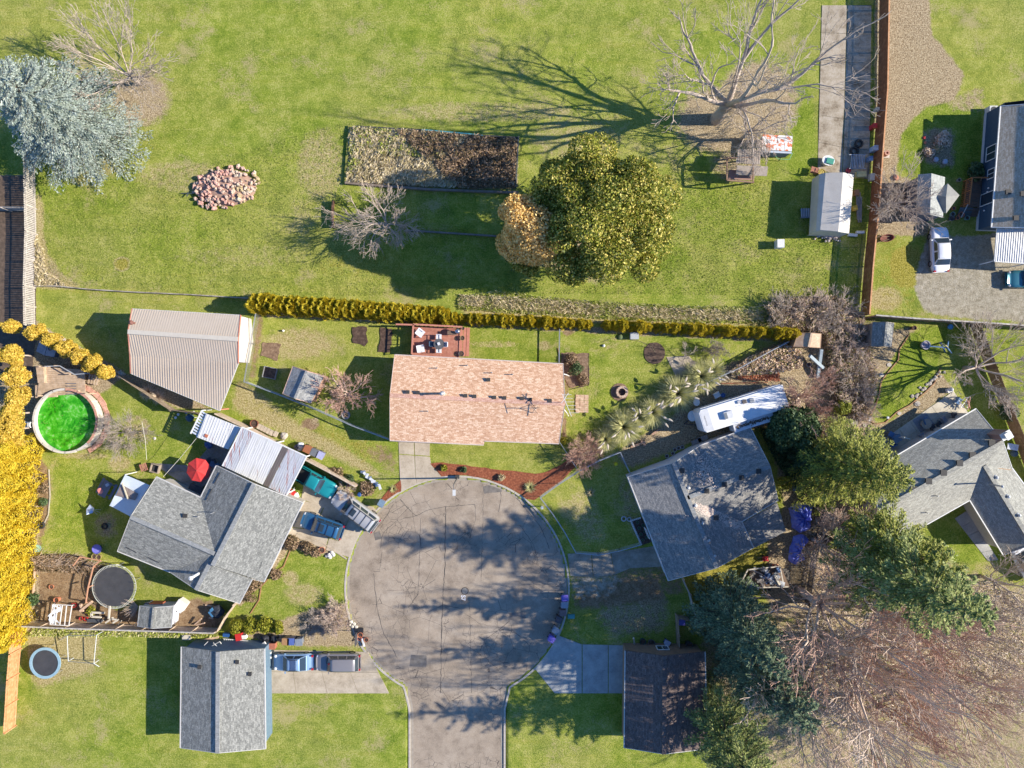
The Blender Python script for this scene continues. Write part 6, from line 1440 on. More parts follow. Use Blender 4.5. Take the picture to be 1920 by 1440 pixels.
for k in range(26): pass
mb = MB()
for k in range(160): mb.box((.7+random.uniform(-1.9,1.6), -WT/2-.42+random.gauss(0,.09), 2.695+random.random()*.03), (.12,.07,.02), random.uniform(0,3))
o = mb.build('leaf_drift', M((.16,.1,.06),(.08,.05,.03),9), tr); o['kind'] = 'stuff'
for sy in (-1,1):
    for xx in (1.2, 2.0):
        mb = MB(); mb.tube([(xx,sy*1.1-.11,.36),(xx,sy*1.1+.11,.36)], .36, 14); w_ = mb.build('wheel', TYRE, tr); mb = MB(); mb.tube([(xx,sy*1.1-.12,.36),(xx,sy*1.1+.12,.36)], .19, 10); mb.build('rim', RIM, w_)
mb = MB(); mb.bar((-LT/2,-.5,.5),(-LT/2-1.2,0,.5),.1); mb.bar((-LT/2,.5,.5),(-LT/2-1.2,0,.5),.1); mb.build('hitch', BLACKP, tr)
mb = MB(); mb.bar((-LT/2+.3,WT/2+.06,2.8),(LT/2-.2,WT/2+.06,2.8),.13); mb.build('awning_roll', M((.65,.65,.66)), tr)
mb = MB(); mb.box((0,WT/2+.012,1.6),(1.1,.02,.6)); mb.build('window', GLASS, tr); mb = MB(); mb.box((-2.6,WT/2+.012,1.5),(.7,.02,1.8)); mb.build('door', M((.7,.7,.72)), tr)

# ------------------------------------------------------------------ pool and its deck
pc_ = P(136, 788, 0); Rp = 3.35
pool = thing('swimming_pool', 'round above ground pool full of bright green water', 'swimming pool', (pc_.x, pc_.y, 0))
LINER = M((.62,.58,.52),(.5,.46,.4),3,bump=.1); mb = MB(); mb.ring((0,0,0), Rp-.05, Rp, 0, 1.2, 48); mb.build('pool_wall', LINER, pool)
NS = 16
for k in range(NS):
    mb = MB(); a = 2*PI*k/NS; mb.ring((0,0,0), Rp-.13, Rp+.1, 1.2, 1.25, 3, a+.008, a+2*PI/NS-.008)
    mb.build('rim_segment', M((.55,.3,.22),(.45,.22,.15),4) if (a < 1.2 or a > 5.3) else LINER, pool)
t = NT('green_pool_water'); f = t.noise(.9, 6, .7, t.pos(), 1.2); g2 = t.noise(3, 4, .7, t.pos())
col = t.ramp(t.math('ADD', t.math('MULTIPLY', f, .7), t.math('MULTIPLY', g2, .3)), [(.38,(.012,.14,.006)),(.48,(.03,.3,.008)),(.56,(.09,.42,.03)),(.64,(.26,.52,.2))]); t.bump(t.noise(6,2,.5,t.pos()), .08, .02); POOLM = t.out(col, .22, 0, .35)
mb = MB(); mb.lathe([(Rp-.06,0),(Rp-.06,.62),(0,.62)], n=48); mb.build('water', POOLM, pool)
mb = MB()
for k in range(70):
    a = random.uniform(0, 2*PI); r_ = (Rp-.3)*math.sqrt(random.random())*(1 if k % 3 else .3) + (0 if k % 3 else 2.0); mb.box((r_*math.cos(a), r_*math.sin(a), .63), (random.uniform(.05,.12), .05, .012), a)
mb.build('floating_leaves', M((.3,.34,.1),(.14,.12,.04),6), pool, kind='stuff')
for k in range(12): a = 2*PI*k/12+.13; mb = MB(); mb.bar((Rp*1.012*math.cos(a),Rp*1.012*math.sin(a),0),(Rp*1.012*math.cos(a),Rp*1.012*math.sin(a),1.2),.12,.06); mb.build('upright', LINER, pool)
# curved terracotta edging around the pool's right side
cp_ = thing('paver_edging', 'arc of terracotta pavers curling round the right side of the green pool', 'paver edging', (pc_.x, pc_.y, 0))
TERRA = M((.56,.3,.22),(.45,.2,.14),3,c3=(.68,.42,.33))
for k in range(16):
    a = R(-62+k*8.6); mb = MB(); mb.ring((0,0,0), Rp+.14, Rp+.62+random.uniform(-.04,.1), -.02, .07+random.uniform(0,.05), 2, a, a+R(8.2)); mb.build('paver', TERRA, cp_)
def ladder(label, a, b, w, n, mat, name='ladder', z0=.1, z1=.1, rail=.06):
    A_, B_ = P(*a), P(*b); root = thing(name, label, 'ladder', (A_.x, A_.y, 0)); A_.z = z0; B_.z = z1; d = (B_-A_); u = d.normalized(); s_ = Vector((-u.y,u.x,0)).normalized()*w/2
    for k in (-1,1): mb = MB(); mb.bar(A_+s_*k, B_+s_*k, rail); mb.build('rail', mat, root, world=True)
    for k in range(n): p = A_.lerp(B_, (k+.5)/n); mb = MB(); mb.bar(p-s_, p+s_, rail*.8); mb.build('rung', mat, root, world=True)
    return root
ladder('white pool ladder on the left rim of the green pool', (48,795), (76,795), .5, 5, WHITE, z0=.2, z1=1.5, rail=.09)
deck = thing('pool_deck', 'small tan timber deck above the pool with benches and steps', 'deck', P(120,705)); DK = M((.47,.34,.23),(.36,.26,.17),3,c3=(.56,.43,.31))
qd = [P(88,688), P(168,694), P(170,738), P(80,744)]
for k in range(14):
    a, b, c, d_ = qd[0].lerp(qd[3],k/14), qd[1].lerp(qd[2],k/14), qd[1].lerp(qd[2],(k+.93)/14), qd[0].lerp(qd[3],(k+.93)/14)
    mb = MB(); mb.prism([a,b,c,d_], .84, .9+random.uniform(0,.006)); mb.build('deck_board', DK, deck, world=True)
mb = MB(); mb.prism([P(83,686), P(97,687), P(99,718), P(87,718)], .9, 1.32); mb.build('bench', DK, deck, world=True); mb = MB(); mb.prism([P(76,722), P(116,724), P(116,744), P(76,746)], .5, .82); mb.build('lower_step', DK, deck, world=True)
for x, y in ((84,688),(112,686),(140,702),(168,694),(170,738),(82,742)): q_ = P(x,y,1); mb = MB(); mb.bar((q_.x,q_.y,0),(q_.x,q_.y,1.9),.1); mb.build('post', DK, deck, world=True)
for a, b in (((112,686),(140,702)),((140,702),(168,700)),((84,687),(112,686))): mb = MB(); mb.bar(P(*a,1.85), P(*b,1.85), .08); mb.build('handrail', M((.4,.42,.45)), deck, world=True)
for k in range(5): mb = MB(); q_ = P(134+0*k, 719+5*k, 1.0); mb.box((q_.x,q_.y,1.0),(1.0,.09,.05)); mb.build('gate_slat', M((.12,.13,.16)), deck, world=True)
for (x, y, rz, n) in ((152,705,-5,4),(176,712,-12,4),(138,724,60,3)):
    q_ = P(x,y,.4); pr = thing('pallet', 'weathered wooden pallet leaning by the pool deck, ' + {152:'upper one',176:'right hand one',138:'lower one'}[x], 'pallet', (q_.x,q_.y,.02), R(rz))
    for k in range(n): mb = MB(); mb.box((-.45+.3*k,0,.5),(.16,1.0,.04)); mb.build('board', DK, pr)
    for k in (-1,0,1): mb = MB(); mb.box((0,.42*k,.42),(1.2,.09,.1)); mb.build('bearer', DK, pr)
# covered hot tub and bucket
q_ = P(88,652,.9); ht = thing('hot_tub', 'blue grey square hot tub cover between the golden trees', 'hot tub', (q_.x,q_.y,0), R(-18)); mb = MB(); mb.prism([(-.95,-.6),(-.75,-.8),(.75,-.8),(.95,-.6),(.95,.6),(.75,.8),(-.75,.8),(-.95,.6)], 0, .8); mb.build('tub_shell', M((.1,.12,.15)), ht)
for k in (-1,1): mb = MB(); mb.prism([(.03*k,-.84),(.98*k,-.7),(.98*k,.7),(.03*k,.84)], .8, .9); mb.build('cover_half', M((.3,.38,.46),(.2,.28,.36),3,rough=.4), ht)
mb = MB(); mb.ring((.35,.0,0), .1,.2,.905,.925,14); mb.build('handle', BLACKP, ht)
def pot(label, x, y, r, h, mat, name='plant_pot', cat='pot', fill=None, group=None, z=0):
    c = P(x,y,h*.5); root = thing(name, label, cat, (c.x,c.y,z), 0, group); mb = MB(); mb.lathe([(r*.72,0),(r,h),(r*.86,h),(r*.8,h*.8)], n=14); mb.build('pot', mat, root)
    mb = MB(); mb.lathe([(r*.84,h*.82),(0,h*.84)], n=14); mb.build('soil', fill or SOIL, root); return root
BLUEP = M((.03,.1,.3),(.02,.07,.22),8,rough=.35); TPOT = M((.6,.22,.12),(.48,.16,.08),8); REDP = M((.6,.04,.04),(.48,.03,.03),8,rough=.4)
pot('blue and white bucket under the golden shrubs', 165, 693, .42, .5, BLUEP, 'bucket', 'bucket', M((.3,.5,.6)))
q_ = P(225,703,.5); mb = MB(); mb.box((0,0,.35),(.55,.6,.7),R(-30)); mb.box((.1,.25,.75),(.1,.6,.1),R(-30)); tag(mb.build('garden_chair', M((.55,.52,.47),(.45,.42,.38),5), loc=None), 'pale small seat at the lower end of the golden shrubs', 'chair').location = (q_.x,q_.y,0)

# ------------------------------------------------------------------ trampolines
def trampoline(label, x, y, r, h, padm, springs=90, name='trampoline', legs=6, padw=.05):
    c = P(x,y,h); root = thing(name, label, 'trampoline', (c.x,c.y,0)); mb = MB(); mb.lathe([(r*.9,h),(0,h-.03)], n=40); mb.lathe([(r*.9,h-.01),(0,h-.035)], n=40)
    t = M((.06,.06,.065),(.045,.045,.05),1.2,rough=.7,bump=.1); mb.build('jumping_mat', t, root)
    mb = MB()
    for k in range(48): a0_, a1_ = 2*PI*k/48, 2*PI*(k+1)/48; mb.bar((r*math.cos(a0_),r*math.sin(a0_),h),(r*math.cos(a1_),r*math.sin(a1_),h),padw)
    mb.build('rim', padm, root); mb = MB()
    for k in range(springs): a = 2*PI*k/springs; mb.bar((r*.9*math.cos(a),r*.9*math.sin(a),h),(r*.99*math.cos(a),r*.99*math.sin(a),h),.03)
    o = mb.build('spring', M((.62,.62,.6)), root); o['kind'] = 'stuff'
    for k in range(legs): a = 2*PI*k/legs+.3; mb = MB(); mb.tube([(r*math.cos(a),r*math.sin(a),h),(r*1.02*math.cos(a),r*1.02*math.sin(a),0)],.03,6); mb.build('leg', STEEL, root)
    return root
tp = trampoline('big round black trampoline with pale rim near the timber frame', 214, 1100, 2.32, .95, M((.5,.52,.45),(.4,.4,.34),3))
for a in (1.35,1.05,.6,.2,-.15,-.5): mb = MB(); mb.bar((2.33*math.cos(a),2.33*math.sin(a),.9),(2.55*math.cos(a),2.55*math.sin(a),1.5),.05); mb.build('net_pole', M((.7,.7,.68)), tp)
tr2 = trampoline('smaller trampoline with blue safety pad in the lower left corner', 85, 1243, 1.62, .9, M((.3,.45,.53),(.24,.38,.46),3), 40)
mb = MB(); mb.ring((0,0,0), 1.38, 1.66, .9, .96, 40); mb.build('safety_pad', M((.3,.45,.53),(.24,.38,.46),3), tr2)
# goal frame of tubes
gf = thing('goal_frame', 'thin white tube goal frame on the lower left lawn', 'goal frame', P(155,1215))
WT_ = M((.65,.68,.68)); pts = {'a':P(126,1192,1.2),'b':P(181,1191,1.2),'c':P(176,1244,.9),'d':P(128,1240,.9),'e':P(112,1200,0),'f':P(186,1250,0)}
for i, (a, b) in enumerate((('a','b'),('b','c'),('c','d'),('a','d'),('a','e'),('c','f'))): mb = MB(); mb.tube([pts[a], pts[b]], .035, 6); mb.build('tube', WT_ if i != 2 and i != 0 else M((.2,.22,.22)), gf, world=True)
for k in ('a','b','c','d'): q_ = pts[k]; mb = MB(); mb.tube([q_, (q_.x,q_.y,0)], .035, 6); mb.build('tube', WT_, gf, world=True)

# ------------------------------------------------------------------ red parasol and patio things
c = P(370,882,2.4); um = thing('parasol', 'bright red octagonal parasol on the dark paved patio', 'parasol', (c.x,c.y,0)); UM = M((.62,.045,.04),(.55,.035,.03),3,rough=.7,bump=.05)
mb = MB(); mb.tube([(0,0,0),(0,0,2.6)],.025,6); mb.build('pole', M((.3,.2,.12)), um); mb = MB(); mb.lathe([(.3,0),(.3,.08),(0,.1)],n=12); mb.build('base', BLACKP, um)
for k in range(8):
    a0_, a1_ = 2*PI*k/8+.2, 2*PI*(k+1)/8+.2; rr = 1.28; mb = MB(); z = 2.12
    if k == 4: z = 2.12
    A_, B_ = Vector((rr*math.cos(a0_),rr*math.sin(a0_),z)), Vector((rr*math.cos(a1_),rr*math.sin(a1_),z)); T_ = Vector((0,0,2.58))
    mb.add([T_,A_,(A_+B_)/2-Vector((0,0,.04)),B_,T_-Vector((0,0,.02)),A_-Vector((0,0,.02)),(A_+B_)/2-Vector((0,0,.06)),B_-Vector((0,0,.02))], [(0,1,2,3),(7,6,5,4),(1,5,6,2),(2,6,7,3)]); mb.build('canopy_panel', UM, um)
def table(label, x, y, w, d, h, rz, mat, name='patio_table', z=0, cat='table'):
    c = P(x,y,h); root = thing(name, label, cat, (c.x,c.y,z), R(rz)); mb = MB(); mb.box((0,0,h),(w,d,.05)); mb.build('tabletop', mat, root)
    for i in (-1,1):
        for j in (-1,1): mb = MB(); mb.bar((i*(w/2-.07),j*(d/2-.07),0),(i*(w/2-.07),j*(d/2-.07),h-.025),.06); mb.build('leg', mat, root)
    return root
def chair(label, x, y, rz, mat, name='garden_chair', group=None, z=0, s=.55):
    c = P(x,y,.5+z); root = thing(name, label, 'chair', (c.x,c.y,z), R(rz), group); mb = MB(); mb.box((0,0,.42),(s,s,.05)); mb.build('seat', mat, root)
    mb = MB(); mb.box((-s/2,0,.68),(.05,s,.5)); mb.build('backrest', mat, root)
    for i in (-1,1):
        mb = MB(); mb.box((0,i*s/2,.6),(s*.9,.06,.04)); mb.build('armrest', mat, root)
        for j in (-1,1): mb = MB(); mb.bar((j*(s/2-.04),i*(s/2-.04),0),(j*(s/2-.04),i*(s/2-.04),.42),.045); mb.build('leg', mat, root)
    return root
DKM = M((.07,.08,.1),(.05,.055,.07),6); GRYM = M((.3,.32,.36),(.24,.26,.3),6); BLM = M((.1,.2,.36),(.07,.15,.28),6)
chair('dark chair in the parasol shadow', 392, 864, 40, DKM); chair('second dark chair in shadow right of the parasol', 400, 866, 200, DKM)
table('square black table against the grey house wall', 367, 919, 1.6, 1.0, .7, -25, DKM)
q_ = P(391,834,.5); mb = MB(); mb.ball((0,0,.45),.45,10,6,.9,.12); tag(mb.build('garden_bag', BLUEP), 'bright blue bag beneath the white patio roof edge', 'bag').location = (q_.x,q_.y,0)
q_ = P(404,871,.3); mb = MB(); mb.box((0,0,.3),(.9,.5,.6),R(-25)); mb.box((0,0,.62),(.95,.55,.05),R(-25)); tag(mb.build('storage_box', BLM), 'blue storage box at the corner of the grey roof', 'box').location = (q_.x,q_.y,0)
q_ = P(358,783,.5); bq = thing('barbecue', 'blue covered barbecue in the workshop shadow', 'barbecue', (q_.x,q_.y,0)); mb = MB(); mb.ball((0,0,.75),.45,10,6,.9); mb.build('cover', M((.04,.1,.15)), bq)
for k in range(3): mb = MB(); mb.bar((0,0,.6),(.4*math.cos(k*2.1),.4*math.sin(k*2.1),0),.04); mb.build('leg', STEEL, bq)
for x, y, l_ in ((349,774,'blue ring toy near the covered barbecue'),(363,773,'small pale ball near the covered barbecue'),(334,777,'white frisbee upper on the shaded lawn'),(329,783,'white frisbee lower on the shaded lawn'),(290,822,'tiny white ball below the workshop shadow')):
    q_ = P(x,y,.05); mb = MB(); mb.lathe([(.13,0),(.15,.04),(.1,.06),(0,.05)],n=12); tag(mb.build('toy', WHITE if 'white' in l_ or 'pale' in l_ else BLM), l_, 'toy').location = (q_.x,q_.y,0)
q_ = P(291,878,.3); fp_ = thing('fire_bowl', 'square dark fire bowl beside the path at the grey house', 'fire bowl', (q_.x,q_.y,0), R(-15)); mb = MB()
for s_ in (-1,1): mb.box((s_*.42,0,.25),(.08,.92,.5)); mb.box((0,s_*.42,.25),(.76,.08,.5))
mb.build('frame', M((.35,.28,.22)), fp_); mb = MB(); mb.box((0,0,.12),(.76,.76,.2)); mb.build('ash', M((.04,.04,.04)), fp_)
q_ = P(270,876,.3); pr = thing('pallet', 'reddish pallet leaning beside the square fire bowl', 'pallet', (q_.x,q_.y,.1), R(20))
for k in range(4): mb = MB(); mb.box((-.3+.2*k,0,.3),(.13,.8,.04)); mb.build('board', M((.45,.2,.14)), pr)
# picnic table
c = P(197,917,.75); pt_ = thing('picnic_table', 'dark picnic table with benches and a pink cloth on top', 'picnic table', (c.x,c.y,0), R(62)); PTM = M((.16,.18,.24),(.12,.14,.19),5)
for k in range(5): mb = MB(); mb.box((0,-.34+.17*k,.75),(1.75,.155,.04)); mb.build('table_plank', PTM, pt_)
for s_ in (-1,1): mb = MB(); mb.box((0,s_*.75,.45),(1.75,.28,.04)); mb.build('bench', PTM, pt_)
for s_ in (-.6,.6): mb = MB(); mb.bar((s_,-.8,.4),(s_,.8,.4),.07); mb.bar((s_,-.5,0),(s_,-.2,.73),.07); mb.bar((s_,.5,0),(s_,.2,.73),.07); mb.build('trestle', PTM, pt_)
q_ = P(188,921,.8); mb = MB(); mb.ball((0,0,0),.32,9,4,.12,.2); o = tag(mb.build('cloth', M((.8,.3,.28),(.7,.22,.2),5)), 'crumpled pink cloth lying on the picnic table', 'cloth'); o.location = (q_.x,q_.y,.8)
q_ = P(202,909,.8); mb = MB(); mb.box((0,0,.08),(.35,.3,.14),.5); o = tag(mb.build('box', M((.35,.45,.6))), 'small blue box at the far end of the picnic table', 'box'); o.location = (q_.x,q_.y,.78)
# blue white folded sunshade shape on legs
c = P(167,956,.9); wd = thing('folding_sail_chair', 'blue and white pointed folding chair on the shaded left lawn', 'chair', (c.x,c.y,0), R(-20)); mb = MB()
mb.add([(-.5,-.2,.5),(0,.65,1.1),(.15,.1,.6),(.45,.35,.9),(.3,-.3,.55),(-.1,-.6,.9)], [(0,2,1),(2,3,1),(2,4,3),(0,5,2),(5,4,2)]); mb.add([(-.5,-.2,.48),(0,.65,1.08),(.15,.1,.58),(.45,.35,.88),(.3,-.3,.53),(-.1,-.6,.88)], [(1,2,0),(1,3,2),(3,4,2),(2,5,0),(2,4,5)]); mb.build('seat_cloth', M((.3,.42,.7),(.75,.78,.85),3), wd)
for p_ in ((.7,.1),(.7,-.2),(.5,-.5)): mb = MB(); mb.bar((.1,0,.6),(p_[0],p_[1],0),.04); mb.build('leg', M((.6,.55,.42)), wd)
for args in (('round blue paddling tub beside the garden frame',183,1029,.52,.35,M((.15,.14,.5),(.12,.11,.4),6,rough=.4)),):
    pot(*args, 'paddling_tub', 'tub', M((.2,.2,.62)))
def tyre(label, x, y, r=.33, z=0, lean=False, mat=None, group=None, name='tyre', rz=0):
    q_ = P(x,y,.2+z); mb = MB(); n=20; m=8; vs=[]
    for k in range(n):
        for j in range(m): a=2*PI*k/n; b=2*PI*j/m; rr=r*.74+r*.26*math.cos(b); vs.append((rr*math.cos(a), rr*math.sin(a), r*.27+r*.27*math.sin(b)))
    mb.add(vs,[(k*m+j,((k+1)%n)*m+j,((k+1)%n)*m+(j+1)%m,k*m+(j+1)%m) for k in range(n) for j in range(m)]); o = tag(mb.build(name, mat or TYRE, smooth=True), label, 'tyre' if name=='tyre' else name.replace('_',' '), group)
    o.location=(q_.x,q_.y,z+(.02 if not lean else r)); o.rotation_euler=(R(70) if lean else 0,0,R(rz)); return o
tyre('tyre at the foot of the bright yellow row', 76, 985, .42); tyre('black round fire ring on the shaded left lawn', 195, 987, .36); tyre('worn tyre against the left fence of the dug garden', 72, 1063, .5)
tyre('upper tyre lying on the shaded driveway', 1611, 269, .48); tyre('lower tyre lying on the shaded driveway', 1602, 283, .5)
pot('left of two yellow rimmed pots by the timber frame', 178, 1043, .3, .35, M((.35,.28,.1))); pot('right of two yellow rimmed pots by the timber frame', 186, 1044, .3, .35, M((.35,.28,.1)))
pot('pale green basin at the foot of the yellow row', 71, 1028, .42, .25, M((.3,.5,.45)), fill=M((.35,.55,.5)))
pot('terracotta pot standing in the dug garden', 108, 1124, .3, .5, TPOT); pot('red bucket beside the greenhouse frame', 140, 1134, .26, .35, REDP, 'bucket', 'bucket')
pot('left of two red balls of string by the lower fence', 153, 1159, .2, .3, REDP, 'bucket', 'bucket'); pot('right of two red buckets by the lower fence', 162, 1160, .2, .3, REDP, 'bucket', 'bucket'); pot('pink ornament lying in the dug garden', 97, 1100, .26, .2, TPOT)
# timber frames of the dug garden
def beam_thing(label, segs, mat, name='timber_frame', cat='timber frame', w=.1, part='beam'):
    q_ = P(*segs[0][0][:2]); root = thing(name, label, cat, (q_.x,q_.y,0))
    for a, b in segs: mb = MB(); mb.bar(P(*a), P(*b), w); mb.build(part, mat, root, world=True)
    return root
LW = M((.6,.42,.3),(.5,.34,.24),5); LW2 = M((.62,.56,.46),(.5,.45,.37),5)
beam_thing('orange timber trellis frame left of the big trampoline', [((150,1044,1.4),(188,1051,1.4)),((188,1051,1.4),(175,1063,1.4)),((150,1044,1.4),(137,1061,1.4)),((175,1063,1.5),(165,1102,1.5)),((165,1102,1.5),(161,1130,1.5)),((165,1102,1.5),(175,1097,1.3)),((150,1044,1.4),(153,1046,0)),((188,1051,1.4),(190,1052,0)),((161,1130,1.5),(167,1129,0)),((175,1063,1.5),(180,1063,0))], M((.58,.3,.18),(.48,.24,.14),5))
gh = beam_thing('white greenhouse frame with torn plastic beside the lower fence', [((99,1133,1.5),(94,1171,1.5)),((108,1134,1.5),(104,1171,1.5)),((117,1134,1.5),(112,1172,1.5)),((125,1134,1.5),(121,1172,1.5)),((135,1135,1.5),(129,1173,1.5)),((99,1133,1.5),(135,1135,1.5)),((94,1171,1.5),(129,1173,1.5)),((99,1133,1.5),(104,1130,0)),((135,1135,1.5),(139,1134,0)),((94,1171,1.5),(100,1168,0)),((129,1173,1.5),(133,1170,0))], M((.78,.74,.7)), 'greenhouse_frame', 'greenhouse frame', .07)
mb = MB(); gq = []
for j in range(9):
    for i in range(6): a = P(96+i*3.2+random.uniform(-1,1)+j*-.4+5*math.sin(j*.9), 1134+j*4.4, 1.52+random.uniform(-.07,.07)); gq.append(a)
mb.add(gq, [(j*6+i,j*6+i+1,(j+1)*6+i+1,(j+1)*6+i) for j in range(8) for i in range(5) if (i+j*2) % 7 != 3]); mb.build('plastic_sheet', M((.75,.77,.8),(.6,.62,.66),6,rough=.4), gh, world=True, smooth=True)
beam_thing('pale planks leaning across each other near the trampoline', [((150,1146,.5),(173,1128,.6)),((151,1133,.6),(156,1146,.2))], LW, 'plank', 'plank', .22, 'board')
beam_thing('long pale edging board against the yellow row', [((66,1052,.3),(62,1116,.3))], LW, 'plank', 'plank', .14, 'board')
beam_thing('open light timber frame under the trampoline edge', [((206,1136,1),(204,1160,1)),((198,1168,.8),(212,1158,.8)),((212,1168,.8),(222,1162,.8)),((208,1160,.8),(219,1162,.8))], LW2, w=.16)
beam_thing('tan planter box boards beside the lower fence', [((172,1148,.4),(196,1149,.4)),((172,1156,.4),(190,1157,.4)),((172,1148,.4),(172,1156,.4))], LW2, 'planter_box', 'planter', .2, 'board')
for i, (x, y) in enumerate([(185,1172),(219,1173),(250,1174),(322,1175)]): beam_thing('slanting light prop against the lower fence, ' + ['leftmost','second from left','third from left','by the playhouse'][i], [((x,y,.2),(x+9,y-9,1.1))], LW2, 'fence_prop', 'prop', .07, 'board')
rs = random.Random(5)
bp = thing('branch_pile', 'pile of cut branches along the top of the dug garden', 'branch pile', P(115,1056)); sg = []
for k in range(170): x, y = rs.uniform(62,185), 0; y = 1046+ (x-62)*.12 + rs.gauss(0,6); a = P(x,y); an = rs.gauss(.05,.5); L_ = rs.uniform(.5,1.8); z = rs.uniform(.05,.5); sg.append((a.x-bp.location.x,a.y-bp.location.y,z,a.x-bp.location.x+L_*math.cos(an),a.y-bp.location.y+L_*math.sin(an),z+rs.uniform(-.04,.2),.022,.01))
v, q4 = branch_mesh(np.array(sg),3); o = leaf_obj('branch', [(v,q4)], B_PINK, bp); o['kind']='stuff'
bp = thing('branch_pile', 'leaning brush between the trampoline and the little playhouse', 'branch pile', P(262,1135)); sg = []
for k in range(90): an = rs.uniform(2.2,4.6); L_ = rs.uniform(.5,1.5); sg.append((0,0,.3,L_*math.cos(an),L_*math.sin(an),rs.uniform(.3,1.4),.02,.008))
v, q4 = branch_mesh(np.array(sg),3); o = leaf_obj('branch', [(v,q4)], B_PINK, bp); o['kind']='stuff'
for x, y, w, d, h, rz, m_, l_, n_ in [(296,1133,1.3,.5,.9,0,M((.4,.12,.06),(.3,.08,.04),5),'rust red board resting behind the playhouse','board'),(280,1133,.5,.6,.8,10,DKM,'dark crate at the back of the playhouse','crate'),(341,1134,.95,1.1,.9,-35,M((.78,.76,.74)),'white plastic tub standing on end beside the playhouse','tub'),
   (178,1163,1.4,.35,.3,-2,DKM,'long dark trough along the lower fence','trough'),(351,1194,.85,.5,.35,0,LW2,'open wooden box on grass below the lower fence','box'),(425,1190,.6,.35,.4,-5,BLUEP,'blue crate beside the red can at the house gable','crate'),
   (449,1193,.65,.7,.5,10,REDP,'bright red can beside the white box at the house gable','can'),(459,1193,.45,.4,.5,5,WHITE,'white box with a lid by the red can','box'),(391,1198,2.2,.2,.15,12,LW,'plank leaning on the grass near the slate gable','plank')]:
    q_ = P(x,y,h*.5); mb = MB(); mb.box((0,0,h/2),(w,d,h)); mb.box((0,0,h+.02),(w*1.05,d*1.06,.04)); o = tag(mb.build(n_, m_), l_, n_); o.location=(q_.x,q_.y,0); o.rotation_euler=(0,0,R(rz))
q_ = P(408,1146,.5); mo = thing('covered_mower', 'blue and black machine parked in the shade of the grey house corner', 'mower', (q_.x,q_.y,0), R(40)); mb = MB(); mb.ball((0,0,.5),.7,10,6,.6,.15); mb.build('cover', M((.03,.035,.05)), mo); mb = MB(); mb.box((-.5,.2,.5),(.5,.7,.5)); mb.box((-.2,.5,.8),(.3,.3,.3)); mb.build('engine', M((.06,.2,.38)), mo)
for k in (-1,1): mb = MB(); mb.tube([(-.4,k*.5,.22),(-.4,k*.62,.22)],.22,12); mb.build('wheel', TYRE, mo)
beam_thing('orange and tan planks beside the covered machine', [((385,1134,.1),(402,1137,.1)),((392,1158,.1),(400,1160,.1)),((365,1171,.4),(378,1160,.6)),((368,1172,.3),(384,1168,.5))], LW, 'plank', 'plank', .12, 'board')
ladder('white ladder lying on the grass above the slate gable', (421,1199), (467,1203), .42, 12, WHITE, z0=.35, z1=.35)
chp = thing('cable_bundle', 'white brackets and cable on the slate gable wall', 'bracket', P(403,1207)); mb = MB()
for a, b in (((383,1210,2.3),(390,1203,2.3)),((396,1212,2.3),(412,1203,2.5)),((400,1205,2.3),(407,1212,2.2)),((412,1203,2.5),(415,1207,2.3))): mb.bar(P(*a), P(*b), .05)
mb.build('bracket_arm', WHITE, chp, world=True)
# ------------------------------------------------------------------ deck of the salmon house
RD = M((.42,.17,.12),(.34,.13,.09),3,c3=(.5,.23,.17)); RD2 = M((.52,.22,.16),(.44,.18,.13),4)
dk = thing('wooden_deck', 'salmon red timber deck with rails and steps behind the salmon house', 'deck', P(810,635))
def PL(a, b, t): return (a[0]+(b[0]-a[0])*t, a[1]+(b[1]-a[1])*t)
q0, q1, q2, q3 = (775,612),(863,616),(861,676),(772,672)
for k in range(22):
    t0, t1 = k/22, (k+.93)/22; mb = MB(); mb.prism([P(*PL(q0,q3,t0),.8), P(*PL(q1,q2,t0),.8), P(*PL(q1,q2,t1),.8), P(*PL(q0,q3,t1),.8)], .74, .8+random.uniform(0,.005)); mb.build('deck_board', RD, dk, world=True)
for k, x in enumerate((865.5,872,878.5)):
    mb = MB(); mb.prism([P(x-2.8,614,.6-.2*k), P(x+2.8,614.3,.6-.2*k), P(x+.8,668,.6-.2*k), P(x-4.8,668,.6-.2*k)], .54-.2*k, .6-.2*k); mb.build('step', RD2, dk, world=True)
for a, b in (((775,608),(867,613)),((775,608),(772,664)),((742,608),(775,609))): 
    mb = MB(); mb.bar(P(*a,1.75), P(*b,1.75), .17, .05); mb.build('rail_cap', RD2, dk, world=True)
    for k in range(int(math.hypot(b[0]-a[0], b[1]-a[1])/9)+1):
        q_ = P(*PL(a,b,k*9/math.hypot(b[0]-a[0], b[1]-a[1])),1.75); mb = MB(); mb.bar((q_.x,q_.y,0),(q_.x,q_.y,1.72),.08); mb.build('baluster', RD, dk, world=True)
    mb = MB(); mb.bar(P(*a,.95), P(*b,.95), .05,.08); mb.build('lower_rail', RD, dk, world=True)
mb = MB(); mb.bar(P(863,613,.85), P(860,676,.85), .08,.05); mb.build('rail_cap', RD2, dk, world=True)
